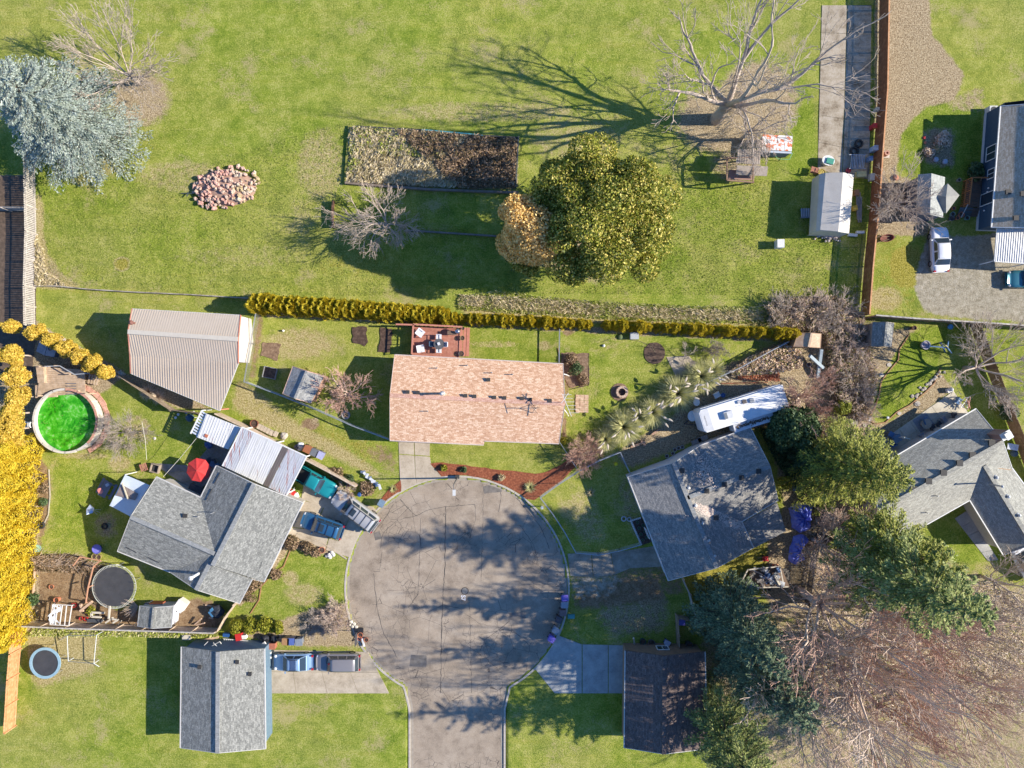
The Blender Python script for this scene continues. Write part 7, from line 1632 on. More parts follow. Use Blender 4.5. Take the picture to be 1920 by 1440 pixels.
# arbour shadow frame over the left end
for x in (745,758,771): q_ = P(x,609,1.2); mb = MB(); mb.bar((q_.x,q_.y,0),(q_.x,q_.y,1.7),.08); mb.build('post', RD, dk, world=True)
CW = M((.72,.73,.76),(.62,.63,.68),5); DG = M((.12,.12,.125),(.09,.09,.095),5,rough=.4)
for x, y, rz, l_ in ((788,624,-38,'white cushioned deck chair in the upper left corner'),(789,654,10,'white cushioned deck chair in the lower left corner')):
    r_ = chair(l_, x, y, rz, CW, 'deck_chair', z=.8, s=.72)
q_ = P(823,645,1.6); rt = thing('deck_table', 'round dark glass table with folded white parasol hub on the deck', 'table', (q_.x,q_.y,.8)); mb = MB(); mb.lathe([(.55,.68),(.57,.72),(0,.73)],n=24); mb.build('tabletop', DG, rt); mb = MB(); mb.tube([(0,0,0),(0,0,.7)],.04,8); mb.lathe([(.3,0),(.28,.05),(0,.06)],n=12); mb.build('pedestal', DG, rt)
mb = MB(); mb.box((-.02,.03,.8),(.26,.3,.1),R(20)); mb.build('centre_tray', CW, rt)
for x, y, rz, l_ in ((823,632,-90,'dark framed chair above the round deck table'),(823,657,90,'dark framed chair below the round deck table'),(835,646,180,'dark framed chair right of the round deck table'),(810,645,0,'navy chair in the shade left of the round deck table')): chair(l_, x, y, rz, CW if x != 810 else M((.04,.09,.16)), 'deck_chair', z=.8, s=.5)
q_ = P(858,621,1.4); gl_ = thing('kettle_grill', 'silver round grill at the upper right corner of the deck', 'grill', (q_.x,q_.y,.8)); mb = MB(); mb.ball((0,0,.75),.3,12,8,.8); mb.build('lid', CHROME, gl_)
for k in range(3): mb = MB(); mb.bar((.1*math.cos(k*2.1),.1*math.sin(k*2.1),.6),(.28*math.cos(k*2.1),.28*math.sin(k*2.1),0),.03); mb.build('leg', DG, gl_)
table('narrow brown side shelf beside the silver grill', 849, 625, 1.0, .4, .6, -3, BRW, 'side_table', .8)
pot('flower pot at the head of the deck steps, upper', 869, 617, .18, .3, DG, z=.8); pot('flower pot in the middle of the deck steps', 868, 635, .27, .35, M((.35,.25,.12)), z=.8); pot('round black planter at the lower end of the deck steps', 866, 664, .3, .3, DG, z=.8)
# --- middle yard
q_ = P(1166,735,.2); fr = thing('fire_pit', 'ring of pale stones around a fire pit in the right hand lawn', 'fire pit', (q_.x,q_.y,0))
mb = MB(); mb.box((-.02,0,.16),(.62,.14,.1)); sm_ = mb.mesh('stone', M((.5,.36,.26),(.36,.24,.17),5,c3=(.62,.48,.38)))
for r_, n_, z in ((.55,13,0),(.5,12,.14)):
    for k in range(n_):
        a = 2*PI*k/n_+z; o = bpy.data.objects.new('stone', sm_); COL.objects.link(o); o.parent = fr; o.location = (r_*math.cos(a), r_*math.sin(a), z-.04); o.rotation_euler = (0,0,a+PI/2); o.scale = (.4,1.7,1.2)
mb = MB(); mb.lathe([(.42,.05),(.38,.08),(0,.06)],n=14); mb.build('ash', SOIL, fr)
q_ = P(1162,735,.1); mb = MB(); mb.lathe([(.95,.0),(.85,.015),(0,.02)],n=20); tag(mb.build('soil_ring', SOIL2), None, None, kind='structure').location=(q_.x,q_.y,.005)
pb = thing('brick_pad', 'rectangular brick pad on the lawn beside the salmon roof', 'brick pad', P(1090,755)); tw = MB(); tw.box((0,0,.03),(.44,.2,.07)); tm_ = tw.mesh('brick', M((.52,.36,.24),(.38,.24,.16),3,c3=(.64,.5,.36)))
for i in range(3):
    for j in range(9): 
        q_ = P(1083+i*8.2, 742+j*3.7); o = bpy.data.objects.new('brick', tm_); COL.objects.link(o); o.parent = pb; o.location = q_ - pb.location + Vector((random.uniform(-.02,.02), random.uniform(-.02,.02), random.uniform(0,.01))); o.rotation_euler = (0,0,R(-3))
for x, y, w, d, h, rz, m_, l_, n_ in [(1189,630,.85,.7,.6,0,M((.45,.48,.5)),'pale grey utility box at the foot of the hedge','utility_box'),(1164,632,.6,.5,.15,0,M((.15,.2,.08)),'dark round lid in the grass left of the utility box','lid'),(1461,458,.72,.85,.9,0,M((.72,.71,.68)),'white box standing alone on the right lawn','white_box'),
   (1132,648,.35,.25,.12,20,WHITE,'white sprinkler on the lawn right of the wire fence','sprinkler'),(531,620,.25,.2,.2,0,WHITE,'small white valve on the left lawn','valve'),(1155,870,.42,.42,.2,0,M((.7,.62,.02)),'yellow ball on the shaded grass below the pampas row','ball')]:
    q_ = P(x,y,h*.5); mb = MB()
    if n_ in ('lid','ball'): mb.ball((0,0,h*.6),w*.5,12,6,.5 if n_ == 'lid' else 1)
    elif n_ in ('sprinkler','valve'): mb.lathe([(w*.5,0),(w*.4,h),(w*.15,h*1.6),(0,h*1.7)],n=8)
    else: mb.box((0,0,h/2),(w,d,h)); mb.box((0,0,h+.02),(w*1.04,d*1.04,.04))
    o = tag(mb.build(n_, m_), l_, n_.replace('_',' ')); o.location=(q_.x,q_.y,0); o.rotation_euler=(0,0,R(rz))
mb = MB(); pts_ = [(1128,642),(1145,635),(1165,634),(1200,640),(1222,650),(1228,660)]
mb.tube([P(x,y,.03) for x,y in pts_], .02, 4); tag(mb.build('garden_hose', M((.3,.26,.15)), loc=(0,0,0)), 'thin hose curving over grass to the round soil bed', 'hose')
# planter in the shed shadow
q_ = P(506,699,.2); pz = thing('raised_planter', 'dark square raised planter in the shadow of the grey shed', 'planter', (q_.x,q_.y,0), R(-12)); mb = MB()
for s_ in (-1,1): mb.box((s_*.68,0,.15),(.06,1.2,.3)); mb.box((0,s_*.57,.15),(1.3,.06,.3))
mb.build('frame', M((.3,.3,.3)), pz); mb = MB(); mb.box((0,0,.1),(1.3,1.08,.18)); mb.build('soil', SOIL, pz)
tyre('round wire ring leaning on the fence under the red stemmed tree', 648, 778, .5, mat=M((.35,.33,.3)), name='wire_ring')
# street lamp
b = P(858,896,0); lp_ = thing('street_lamp', 'tall street lamp with a short arm at the edge of the mulch bed', 'street lamp', (b.x,b.y,0)); 
mb = MB(); mb.lathe([(.12,0),(.1,.3),(.06,5.2),(0,5.25)],n=10); mb.build('pole', M((.16,.15,.14)), lp_); mb = MB(); mb.bar((0,0,5.1),(.05,-.5,5.25),.07); mb.build('arm', M((.16,.15,.14)), lp_); mb = MB(); mb.box((.07,-.75,5.25),(.3,.6,.13)); mb.build('lamp_head', M((.62,.62,.6)), lp_)
mb = MB(); mb.box((0,.15,.25),(.4,.4,.5)); mb.build('base_box', M((.05,.05,.05)), lp_)
# basketball hoop at the kerb
b = P(672,1182,0); bh = thing('basketball_hoop', 'black basketball hoop standing over the kerb at the lower left', 'basketball hoop', (b.x,b.y,0)); mb = MB(); mb.box((.1,-.05,.12),(.9,.7,.24)); mb.build('base', BLACKP, bh); mb = MB(); mb.bar((0,0,0),(.1,.1,3.3),.1); mb.bar((.1,.1,3.2),(.5,.3,3.3),.08); mb.build('pole', BLACKP, bh)
mb = MB(); mb.box((.5,.3,3.35),(.05,1.2,.8)); mb.build('backboard', M((.05,.05,.06)), bh); mb = MB(); mb.ring((.8,.3,3.05),.21,.24,0,.03,20); mb.build('hoop_ring', M((.6,.12,.03)), bh)
pot('orange and black planter on the kerb by the basketball hoop', 676, 1190, .3, .4, TPOT); pot('second orange pot beside the basketball hoop', 687, 1199, .25, .3, TPOT)
beam_thing('short white plank by the basketball hoop', [((679,1197,.2),(683,1212,.2))], WHITE, 'plank', 'plank', .16, 'board')
for i, (x, y, s_) in enumerate([(658,1166,.22),(664,1170,.2),(661,1175,.18),(668,1176,.2),(656,1172,.15)]):
    q_ = P(x,y,.1); mb = MB(); mb.ball((0,0,s_*.4),s_,8,5,.7,.15); tag(mb.build('rock', M((.7,.66,.56),(.5,.45,.36),5)), 'pale decorative rock in the cluster beside the hoop kerb', 'rock', 'rocks beside the hoop kerb').location=(q_.x,q_.y,0)
for i, (x, y, s_) in enumerate([(617,1041,.25),(622,1036,.2),(625,1040,.22),(619,1045,.2),(612,1043,.16)]):
    q_ = P(x,y,.1); mb = MB(); mb.ball((0,0,s_*.4),s_,8,5,.7,.2); tag(mb.build('rock', M((.75,.72,.66),(.6,.56,.5),5)), 'white rock in the heap at the tip of the left lawn bed', 'rock', 'white rocks at the left lawn bed').location=(q_.x,q_.y,0)
pot('terracotta bowl in the left lawn bed', 604, 1031, .35, .3, TPOT)
# wheeled bins
def wbin(label, x, y, rz, col, lid=None, z=0, s=1.0, group=None):
    q_ = P(x,y,.9+z); root = thing('wheeled_bin', label, 'bin', (q_.x,q_.y,z), R(rz), group); m_ = M(col, tuple(c*.8 for c in col), 6, rough=.45)
    mb = MB(); a,b_ = .24*s,.3*s; mb.add([(-a,-a,.05),(a,-a,.05),(a,a,.05),(-a,a,.05),(-b_,-b_,.95*s),(b_,-b_,.95*s),(b_,b_,.95*s),(-b_,b_,.95*s)],[(3,2,1,0),(4,5,6,7),(0,1,5,4),(1,2,6,5),(2,3,7,6),(3,0,4,7)]); mb.build('body', m_, root)
    mb = MB(); mb.box((.02,0,1.0*s),(.68*s,.66*s,.07)); mb.bar((-.36*s,-.25*s,.95*s),(-.36*s,.25*s,.95*s),.05); mb.build('lid', M(lid, tuple(c*.8 for c in lid), 6, rough=.4) if lid else m_, root)
    for k in (-1,1): mb = MB(); mb.tube([(-.26*s,k*.2*s,.1),(-.26*s,k*.28*s,.1)],.1,10); mb.build('wheel', TYRE, root)
    return root
PUR, GRB, DGB = (.17,.13,.5), (.2,.24,.3), (.08,.07,.08)
wbin('blue grey wheeled bin beside the silver estate car', 715, 944, 60, (.2,.28,.36))
wbin('purple lidded bin at the top of the kerb row on the right', 1059, 1121, 5, GRB, PUR); wbin('grey bin directly below the purple lidded one', 1058, 1134, 0, GRB, (.32,.33,.38)); wbin('brown bin third in the kerb row', 1055, 1149, 0, (.2,.13,.12)); wbin('dark bin fourth in the kerb row', 1048, 1162, -20, DGB)
wbin('grey bin with white mark near the lower driveway', 1042, 1182, -35, GRB, (.25,.3,.36)); wbin('purple bin lowest of the kerb row', 1034, 1198, -35, PUR)
q_ = P(1071,1156,.2); mb = MB(); mb.box((0,0,.12),(.75,.45,.24)); mb.box((0,0,.26),(.7,.4,.04)); tag(mb.build('recycling_crate', M((.1,.35,.33))), 'teal recycling crate on grass beside the kerb bins', 'crate').location=(q_.x,q_.y,0)
wbin('purple bin inside the brown fence corner', 1278, 1166, 0, PUR); wbin('blue lidded bin at the lower driveway edge', 1252, 1207, -30, (.18,.18,.4), (.5,.5,.6), s=.8)
pot('dark green tub above the brown gable', 1205, 1202, .35, .5, M((.03,.07,.06))); pot('dark pot above the brown gable', 1221, 1205, .4, .5, DG); beam_thing('pale boards leaning above the brown gable', [((1188,1196,.9),(1190,1211,.2)),((1192,1211,.3),(1206,1212,.3))], LW2, 'plank', 'plank', .16, 'board')
pot('black barrel inside the brown fence', 1291, 1208, .4, .8, DG, 'barrel', 'barrel')
# bins beyond the tan fence
for x, y, rz, col, lid, l_ in ((577,842,-25,(.4,.15,.07),None,'rust brown bin behind the tan fence'),(590,848,-25,(.14,.15,.17),(.17,.18,.2),'dark grey bin behind the tan fence'),(601,853,-25,(.2,.2,.35),(.45,.45,.65),'lilac bin behind the tan fence')): wbin(l_, x, y, rz, col, lid, s=1.15)
for x, y, rz, col, lid, l_ in ((536,1202,-3,(.15,.1,.06),(.4,.22,.1),'brown planter bin by the lower driveway'),(546,1202,0,(.14,.15,.2),(.1,.15,.4),'bin with blue lid by the lower driveway'),(561,1203,5,(.2,.22,.25),(.25,.28,.32),'grey bin at the right of the lower driveway row')): wbin(l_, x, y, rz, col, lid, s=1.1)
q_ = P(512,1210,.4); mb = MB(); mb.box((0,0,.35),(.6,.6,.7)); mb.box((-.5,0,.3),(.5,.5,.6)); mb.box((0,0,.72),(.64,.64,.04)); tag(mb.build('cabinet', M((.4,.14,.08),(.3,.1,.06),5)), 'reddish cabinets beside the black heap at the lower house', 'cabinet').location=(q_.x,q_.y,0)
q_ = P(508,1199,.4); mb = MB(); mb.ball((-.6,0,.35),.5,9,5,.8,.2); mb.ball((.3,.1,.3),.45,9,5,.8,.2); tag(mb.build('bin_bag', M((.03,.03,.035),(.02,.02,.02),5,rough=.3)), 'heap of black bags by the lower driveway', 'bag').location=(q_.x,q_.y,0)
q_ = P(492,1207,.4); mb = MB(); mb.bar((-.5,-.4,.5),(.5,.3,.9),.3,.1); mb.bar((-.3,-.6,.2),(.4,-.1,.4),.2,.2); tag(mb.build('folded_sheet', WHITE), 'folded white sheet at the slate gable corner', 'sheet').location=(q_.x,q_.y,0)
q_ = P(507,1228,.3); mb = MB(); mb.box((0,0,.4),(.3,.7,.05)); mb.box((-.12,0,.7),(.05,.7,.6)); mb.box((0,.3,.2),(.25,.05,.4)); mb.box((0,-.3,.2),(.25,.05,.4)); tag(mb.build('porch_chair', WHITE), 'white chair in front of the light blue car', 'chair').location=(q_.x,q_.y,0)
# pots and planks above the tan fence
tb = thing('stone_bench', 'row of pale slabs lying above the tan fence', 'slab row', P(503,812)); mb = MB(); mb.box((0,0,.15),(.42,.55,.3)); bm_ = mb.mesh('slab', M((.55,.47,.37),(.42,.35,.27),4))
for k in range(6): o = bpy.data.objects.new('slab', bm_); COL.objects.link(o); o.parent = tb; q_ = P(488+5.4*k+(3 if k > 4 else 0), 800+2.7*k); o.location = q_ - tb.location; o.rotation_euler=(0,0,R(-27))
pot('rusty drum at the upper end of the tan fence', 478, 794, .45, .6, M((.25,.09,.05),(.15,.05,.03),4), 'drum', 'drum'); q_ = P(533,817,.1); mb = MB(); mb.ball((0,0,.15),.42,9,5,.5,.15); tag(mb.build('boulder', STONE), 'pinkish boulder beside the row of pale slabs', 'boulder').location=(q_.x,q_.y,0)
for i, (x, y, c_, l_) in enumerate([(564,835,(.6,.62,.66),'white crumpled bag left of the rust brown bin'),(556,838,(.1,.1,.12),'black bag on the tan fence line'),(562,841,(.55,.55,.55),'grey can beside the crumpled bag')]): q_ = P(x,y,.3); mb = MB(); mb.ball((0,0,.3),.38-.06*i,9,5,.8,.2); tag(mb.build('bag', M(c_)), l_, 'bag').location=(q_.x,q_.y,0)
q_ = P(627,887,.3); mb = MB(); mb.ball((0,0,.3),.3,9,5,.8,.2); tag(mb.build('bag', M((.25,.25,.4))), 'dark bag between the turquoise pickup and the tan fence', 'bag').location=(q_.x,q_.y,0)
jk = thing('junk_heap', 'white sheets and chair frames heaped by the corner mulch bed', 'junk heap', P(697,900))
for k in range(9): a = P(680+k*4, 885+k*3.6, .4); mb = MB(); mb.box((a.x,a.y,.25+.05*(k%3)),(.5,.25,.08),random.uniform(0,3)); mb.build('sheet', M((.7,.72,.76),(.5,.52,.58),6) if k % 3 else M((.15,.2,.3)), jk, world=True)
rj = thing('red_mower', 'red mower with white parts at the lower corner of the carport', 'mower', P(547,925)); mb = MB(); q_ = P(548,923,.4); mb.box((q_.x,q_.y,.4),(.7,.45,.3),R(-30)); mb.build('deck_cover', REDP, rj, world=True); mb = MB(); q_ = P(555,929,.3); mb.box((q_.x,q_.y,.3),(.5,.5,.4),.4); mb.bar(P(540,932,.3), P(552,915,.9), .06); mb.build('handle', WHITE, rj, world=True)
pot('red kerb post cap near the twiggy shrub', 653, 910, .12, .7, REDP, 'marker_post', 'post'); q_ = P(674,927,.3); mb = MB(); mb.lathe([(.2,0),(.25,.4),(.15,.5),(0,.5)],n=10); tag(mb.build('watering_can', BLUEP), 'blue can at the foot of the round twiggy shrub', 'can').location=(q_.x,q_.y,0)
# guard posts
q_ = P(1016,950,.3); mb = MB(); mb.lathe([(.06,0),(.06,.7),(.16,.72),(.16,.95),(0,1.0)],n=10); tag(mb.build('path_light', WHITE), 'small white post light beside the kerb under the mulch bed', 'post light').location=(q_.x,q_.y,0)
# ------------------------------------------------------------------ rubble heap on the lawn
rh = thing('rubble_heap', 'heap of pink brick rubble on the upper left lawn', 'rubble heap', P(423,352)); rms = []
for cc_ in ((.62,.35,.28),(.55,.4,.31),(.68,.45,.36),(.48,.36,.2),(.62,.5,.38)):
    for k in range(2): mb = MB(); mb.ball((0,0,0),1,6,4,.75,.28); rms.append(mb.mesh('rubble_stone', M(cc_, tuple(x*.7 for x in cc_), 6)))
mb = MB(); mb.lathe([(3.3,0),(2.6,.35),(1.5,.6),(0,.75)],n=24,sy=.6); mb.build('rubble_core', M((.42,.27,.2),(.3,.18,.13),5), rh)
for k in range(285):
    a = rs.uniform(0,2*PI); r_ = math.sqrt(rs.random()); X = 3.7*r_*math.cos(a); Y = 2.25*r_*math.sin(a) + X*.12; s_ = rs.uniform(.1,.3)+(.1 if k % 9 == 0 else 0)
    o = bpy.data.objects.new('rubble_stone', rms[(rs.randrange(4) if X < 1 else 4+rs.randrange(6))]); COL.objects.link(o); o.parent = rh; o.location=(X,Y,.72*(1-r_**2)+.08); o.scale=(s_,s_*rs.uniform(.6,1),s_*.8); o.rotation_euler=(rs.random()*3,rs.random()*3,rs.random()*6)
q_ = P(352,362,.2); mb = MB(); mb.bar((-.7,0,.15),(.6,-.05,.2),.08); mb.bar((0,.1,.1),(0,-.4,.4),.08); tag(mb.build('iron_bar', M((.06,.08,.08))), 'dark iron bar beside the pink rubble heap', 'iron bar').location=(q_.x,q_.y,0)
# ------------------------------------------------------------------ play frame and rusted shed roof at the upper right
q_ = P(1458,269,1.6); rs_ = thing('small_shed', 'low white shed roof patched with orange rust', 'shed', (q_.x,q_.y,0), R(-3)); mb = MB(); mb.box((0,0,.7),(2.9,1.75,1.4)); mb.build('wall', M((.18,.22,.3)), rs_)
t = NT('rust_flaked_white'); f = t.noise(1.9,5,.7,t.obj()); RFW = t.out(t.mix(t.ramp(f,[(.5,0.),(.54,1.)]),(.72,.7,.68),(.62,.17,.06)),.7)
for k in range(4): mb = MB(); mb.box((-1.2+.79*k,.1,1.5+.008*(k%2)),(.76,1.6,.05)); mb.build('roof_panel', RFW, rs_)
mb = MB(); mb.box((0,-.85,1.45),(3.1,.2,.1)); mb.build('gutter', M((.5,.55,.62)), rs_)
pf = beam_thing('brown timber play frame half hidden under drooping twigs', [((1363,296,2.2),(1412,296,2.2)),((1363,338,2.2),(1412,342,2.2)),((1363,296,2.2),(1363,338,2.2)),((1412,296,2.2),(1412,342,2.2)),((1363,296,2.2),(1366,298,0)),((1363,338,2.2),(1366,338,0)),((1412,296,2.2),(1414,298,0)),((1412,342,2.2),(1413,342,0)),((1390,282,1.8),(1425,282,1.8))], M((.3,.18,.12)), 'play_frame', 'play frame', .13)
mb = MB(); mb.prism([P(1366,318,1.2), P(1410,320,1.2), P(1410,338,1.2), P(1366,336,1.2)], 1.1, 1.2); mb.build('platform', M((.38,.22,.17)), pf, world=True)
mb, pt = slab_mesh([(1384,279,2.0),(1427,281,2.0),(1425,308,2.4),(1380,306,2.4)], [(0,1,2,3)], .05); ribs(mb, pt, .18, .12, .03, along=pt[1]-pt[0]); mb.build('roof_panel', M((.45,.38,.31),(.36,.3,.25),4), pf, world=True)
mb, pt = slab_mesh([(1382,310,2.3),(1440,312,2.3),(1438,330,2.0),(1380,328,2.0)], [(0,1,2,3)], .05); mb.build('roof_panel', M((.4,.33,.27),(.3,.25,.2),4), pf, world=True)
beam_thing('green metal trestle under the rusted roof', [((1452,289,.5),(1486,287,.5)),((1458,298,.5),(1480,299,.5)),((1452,289,.5),(1458,298,.5)),((1486,287,.5),(1480,299,.5))], M((.2,.5,.25)), 'trestle', 'trestle', .05)
cf = table('dark slatted cold frame lying in the tent shadow', 1510, 400, .95, 1.0, .35, 2, M((.2,.22,.26)), 'cold_frame', 0, 'cold frame')
for k in range(4): q_ = P(1503+4.5*k,398,.4); mb = MB(); mb.box((0,0,.4),(.08,.9,.03)); mb = MB(); mb.box((q_.x,q_.y,.4),(.08,.9,.03)); mb.build('glazing_bar', M((.4,.45,.5)), cf, world=True)
for i, (x, y) in enumerate(((1531,349),)): ladder('ladder leaning along the shaded side of the white tent', (1527,345), (1524,432), .55, 14, M((.4,.42,.48)), z0=.4, z1=.4)
# clutter along the driveway
q_ = P(1552,302,.5); wb = thing('wheelbarrow', 'white tub with green lid standing on the driveway end', 'tub', (q_.x,q_.y,0), R(-15)); mb = MB(); mb.lathe([(.4,0),(.55,.7),(.5,.7)],n=14,sx=1.25); mb.build('tub', WHITE, wb); mb = MB(); mb.box((.15,-.05,.75),(.75,.6,.15)); mb.build('lid', M((.05,.3,.22)), wb); wb.name = 'feed_tub'
chair('brown seated chair with white legs in front of the tent', 1527, 319, 75, M((.4,.17,.1)), 'garden_chair', s=.7); pot('yellow basin between the chair and the tent', 1540, 324, .4, .25, M((.5,.38,.08)), fill=M((.55,.42,.1))); pot('red bucket at the top of the tent', 1590, 320, .27, .35, REDP, 'bucket', 'bucket', REDP)
for x, y, w, d, h, rz, m_, l_, n_ in [(1613,328,1.0,.55,.5,0,M((.55,.5,.25)),'pale yellow cabinet right of the tent top','cabinet'),(1638,280,.45,.5,1.0,0,M((.45,.5,.62)),'light blue box standing against the red brown fence','box'),(1630,299,.35,.45,.8,0,M((.2,.3,.5)),'blue crate against the red brown fence','crate'),(1634,333,.45,.7,.6,0,M((.62,.6,.55)),'pale sack against the red brown fence','sack'),
   (1602,391,.45,.5,.4,10,M((.6,.4,.06)),'yellow box between the tent and the fence','box'),(1605,362,.5,.6,.4,5,M((.35,.17,.08)),'brown basket between the tent and the fence','basket'),(1598,441,.9,.25,.3,-5,M((.6,.65,.68)),'small white frame at the lower end of the tent','frame'),(1612,436,.8,.25,.3,0,WHITE,'white slatted piece at the lower end of the tent','frame'),
   (1637,238,.4,.45,.9,0,REDP,'red box at the upper part of the red brown fence','box'),(1643,206,.3,.3,.7,0,LW2,'pale block high up on the red brown fence','block'),(1556,445,1.6,.9,.25,5,M((.35,.25,.22),(.7,.65,.6),9),'pile of mixed stones at the foot of the tent','stone pile')]:
    q_ = P(x,y,h*.5); mb = MB(); mb.box((0,0,h/2),(w,d,h)); mb.box((0,0,h+.02),(w*1.05,d*1.06,.04))
    if n_ == 'stone pile':
        mb = MB()
        for k in range(60): mb.ball((rs.gauss(0,.6),rs.gauss(0,.25),rs.uniform(.05,.3)),rs.uniform(.07,.16),6,4,.8,.2)
    o = tag(mb.build(n_.replace(' ','_'), m_, kind='stuff' if n_ == 'stone pile' else None), l_, n_); o.location=(q_.x,q_.y,0); o.rotation_euler=(0,0,R(rz))
rk = thing('metal_rack', 'grey slatted metal rack lying on the shaded driveway', 'rack', P(1608,303)); RKM = M((.4,.43,.48))
for k in range(9): a, b = P(1597+3.0*k,290,.5), P(1595+3.0*k,316,.5); mb = MB(); mb.bar(a,b,.07); mb.build('bar', RKM, rk, world=True)
for y in (290,316): mb = MB(); mb.bar(P(1592,y,.5), P(1624,y,.5), .07); mb.build('rail', RKM, rk, world=True)
for k in range(4): mb = MB(); mb.bar(P(1606+3*k,361+8*(k%2),.2), P(1608+2*k,412+5*(k%2),.2), .12); tag(mb.build('plank', M((.25,.24,.24)), loc=P(1606+3*k,361)), 'long grey plank lying between tent and fence, ' + ['leftmost','second from left','third from left','rightmost'][k], 'plank', 'planks between the tent and fence')
# gravel yard and blue house side
ms = thing('wheelbarrow', 'rusty red wheelbarrow in the grass beside the white car', 'wheelbarrow', P(1659,448), R(10)); mb = MB(); mb.lathe([(.3,.15),(.42,.5),(.38,.5),(.28,.2)],n=12,sx=1.9); mb.build('tray', M((.25,.08,.05),(.14,.04,.03),5), ms)
for k in (-1,1): mb = MB(); mb.bar((-1.1,k*.3,.45),(.7,k*.12,.25),.045); mb.build('handle', M((.3,.2,.12)), ms)
mb = MB(); mb.tube([(.85,-.06,.2),(.85,.06,.2)],.2,12); mb.build('wheel', TYRE, ms)
q_ = P(1663,287,.5); cp2 = thing('chimney_pot', 'terracotta ring planter on a square slab beside the fence', 'planter', (q_.x,q_.y,0)); mb = MB(); mb.box((.12,0,.05),(.75,.75,.1)); mb.build('slab', LW2, cp2); mb = MB(); mb.ring((0,0,0),.12,.28,.1,.6,18); mb.build('ring', M((.5,.26,.18)), cp2)
q_ = P(1861,207,.6); hp = thing('heat_pump', 'white heat pump unit with round black fan beside the blue house', 'heat pump', (q_.x,q_.y,0)); mb = MB(); mb.box((0,0,.4),(.85,.85,.8)); mb.build('case', M((.66,.66,.62)), hp); mb = MB(); mb.ring((0,0,0),.05,.33,.8,.82,24); mb.build('fan_grille', BLACKP, hp)
for i, (x, y, r_, m_, l_) in enumerate([(1794,409,.22,TPOT,'terracotta pot by the pavilion corner'),(1785,402,.25,M((.2,.3,.3)),'grey green pot by the pavilion corner'),(1783,410,.28,DG,'dark pot by the pavilion corner'),(1787,391,.2,TPOT,'small orange pot below the landing'),(1801,403,.3,TPOT,'large orange pot below the landing'),(1812,409,.25,M((.15,.3,.3)),'teal pot below the landing'),(1797,338,.2,M((.45,.4,.3)),'pale pot above the landing')]): pot(l_, x, y, r_, .4, m_)
stp = thing('iron_stair_rail', 'dark metal steps and rail below the orange landing', 'steps', P(1808,398))
for k in range(5): mb = MB(); q_ = P(1812-1.5*k,391+3.6*k,.4-.08*k); mb.box((q_.x,q_.y,.42-.08*k),(1.4,.22,.04)); mb.build('step', M((.12,.15,.16)), stp, world=True)
mb = MB(); mb.bar(P(1815,383,1.4), P(1802,408,1.0), .05); mb.build('handrail', M((.5,.5,.48)), stp, world=True)
for x, y, s_, m_, l_ in ((1755,299,.3,M((.5,.52,.58)),'bluish stone in the shaded round bed'),(1772,303,.32,M((.5,.52,.58)),'flat pale stone in the shaded round bed'),(1734,258,.18,REDP,'red ornament in the shaded round bed'),(1770,247,.16,WHITE,'white ornament in the shaded round bed'),(1736,267,.16,TPOT,'orange ornament in the shaded round bed'),(1669,357,.25,M((.55,.58,.66)),'pale blue block among the bare twigs'),(1680,333,.3,TPOT,'terracotta fragment among leaves by the fence')):
    q_ = P(x,y,.1); mb = MB(); mb.ball((0,0,s_*.3),s_,8,4,.5,.15); tag(mb.build('ornament', m_), l_, 'ornament').location=(q_.x,q_.y,0)
shrub('purplish low shrub in the shaded round bed', 1768, 262, 1.0, .6, L_RED, 700); shrub('dusty pink dead plant in the shaded bed', 1741, 287, .6, .4, L_RED, 400); shrub('pale plant in the shaded round bed', 1757, 279, .5, .4, L_DRY, 300)
sc_ = thing('playset_slide', 'blue metal play swing with yellow steps beside the bare tree', 'playset', P(1768,655)); 
for a, b, m_, n_ in (((1742,649,1.0),(1776,652,1.2),BLM,'beam'),((1764,643,1.3),(1772,660,.1),BLM,'leg'),((1776,652,1.2),(1784,662,.1),BLM,'leg'),((1776,652,1.2),(1778,640,.1),BLM,'leg')): mb = MB(); mb.bar(P(*a), P(*b), .12); mb.build(n_, m_, sc_, world=True)
for k in range(4): mb = MB(); mb.bar(P(1761+4*k,641+2*k,1.2), P(1766+4*k,646+2*k,1.2), .08); mb.build('step', M((.6,.5,.2)), sc_, world=True)
pot('big round translucent ball tub on the bright lawn', 1734, 647, .48, .5, M((.5,.48,.55)), 'tub', 'tub', M((.35,.3,.35))); pot('blue tub under the dark fence', 1781, 613, .28, .3, M((.1,.35,.6)), 'bucket', 'bucket', M((.1,.35,.6))); pot('small orange ringed planter under the dark fence', 1713, 615, .25, .4, M((.4,.2,.12)))
q_ = P(1708,783,1); mb = MB(); mb.box((0,0,.0),(.01,.01,.01)); 
for x, y, w, d, h, rz, m_, l_, n_ in [(1629,785,.35,.5,.6,5,WHITE,'white post box at the lower tip of the bright lawn','post box'),(1664,783,.25,.25,.3,0,M((.7,.72,.75)),'small white globe on the lawn edging','globe')]:
    q_ = P(x,y,h*.5); mb = MB(); mb.box((0,0,h/2),(w,d,h)) if n_ != 'globe' else mb.ball((0,0,.15),.15,10,6); mb.box((0,0,h+.01),(w*.8,d*.8,.03)); o = tag(mb.build(n_.replace(' ','_'), m_), l_, n_); o.location=(q_.x,q_.y,0)
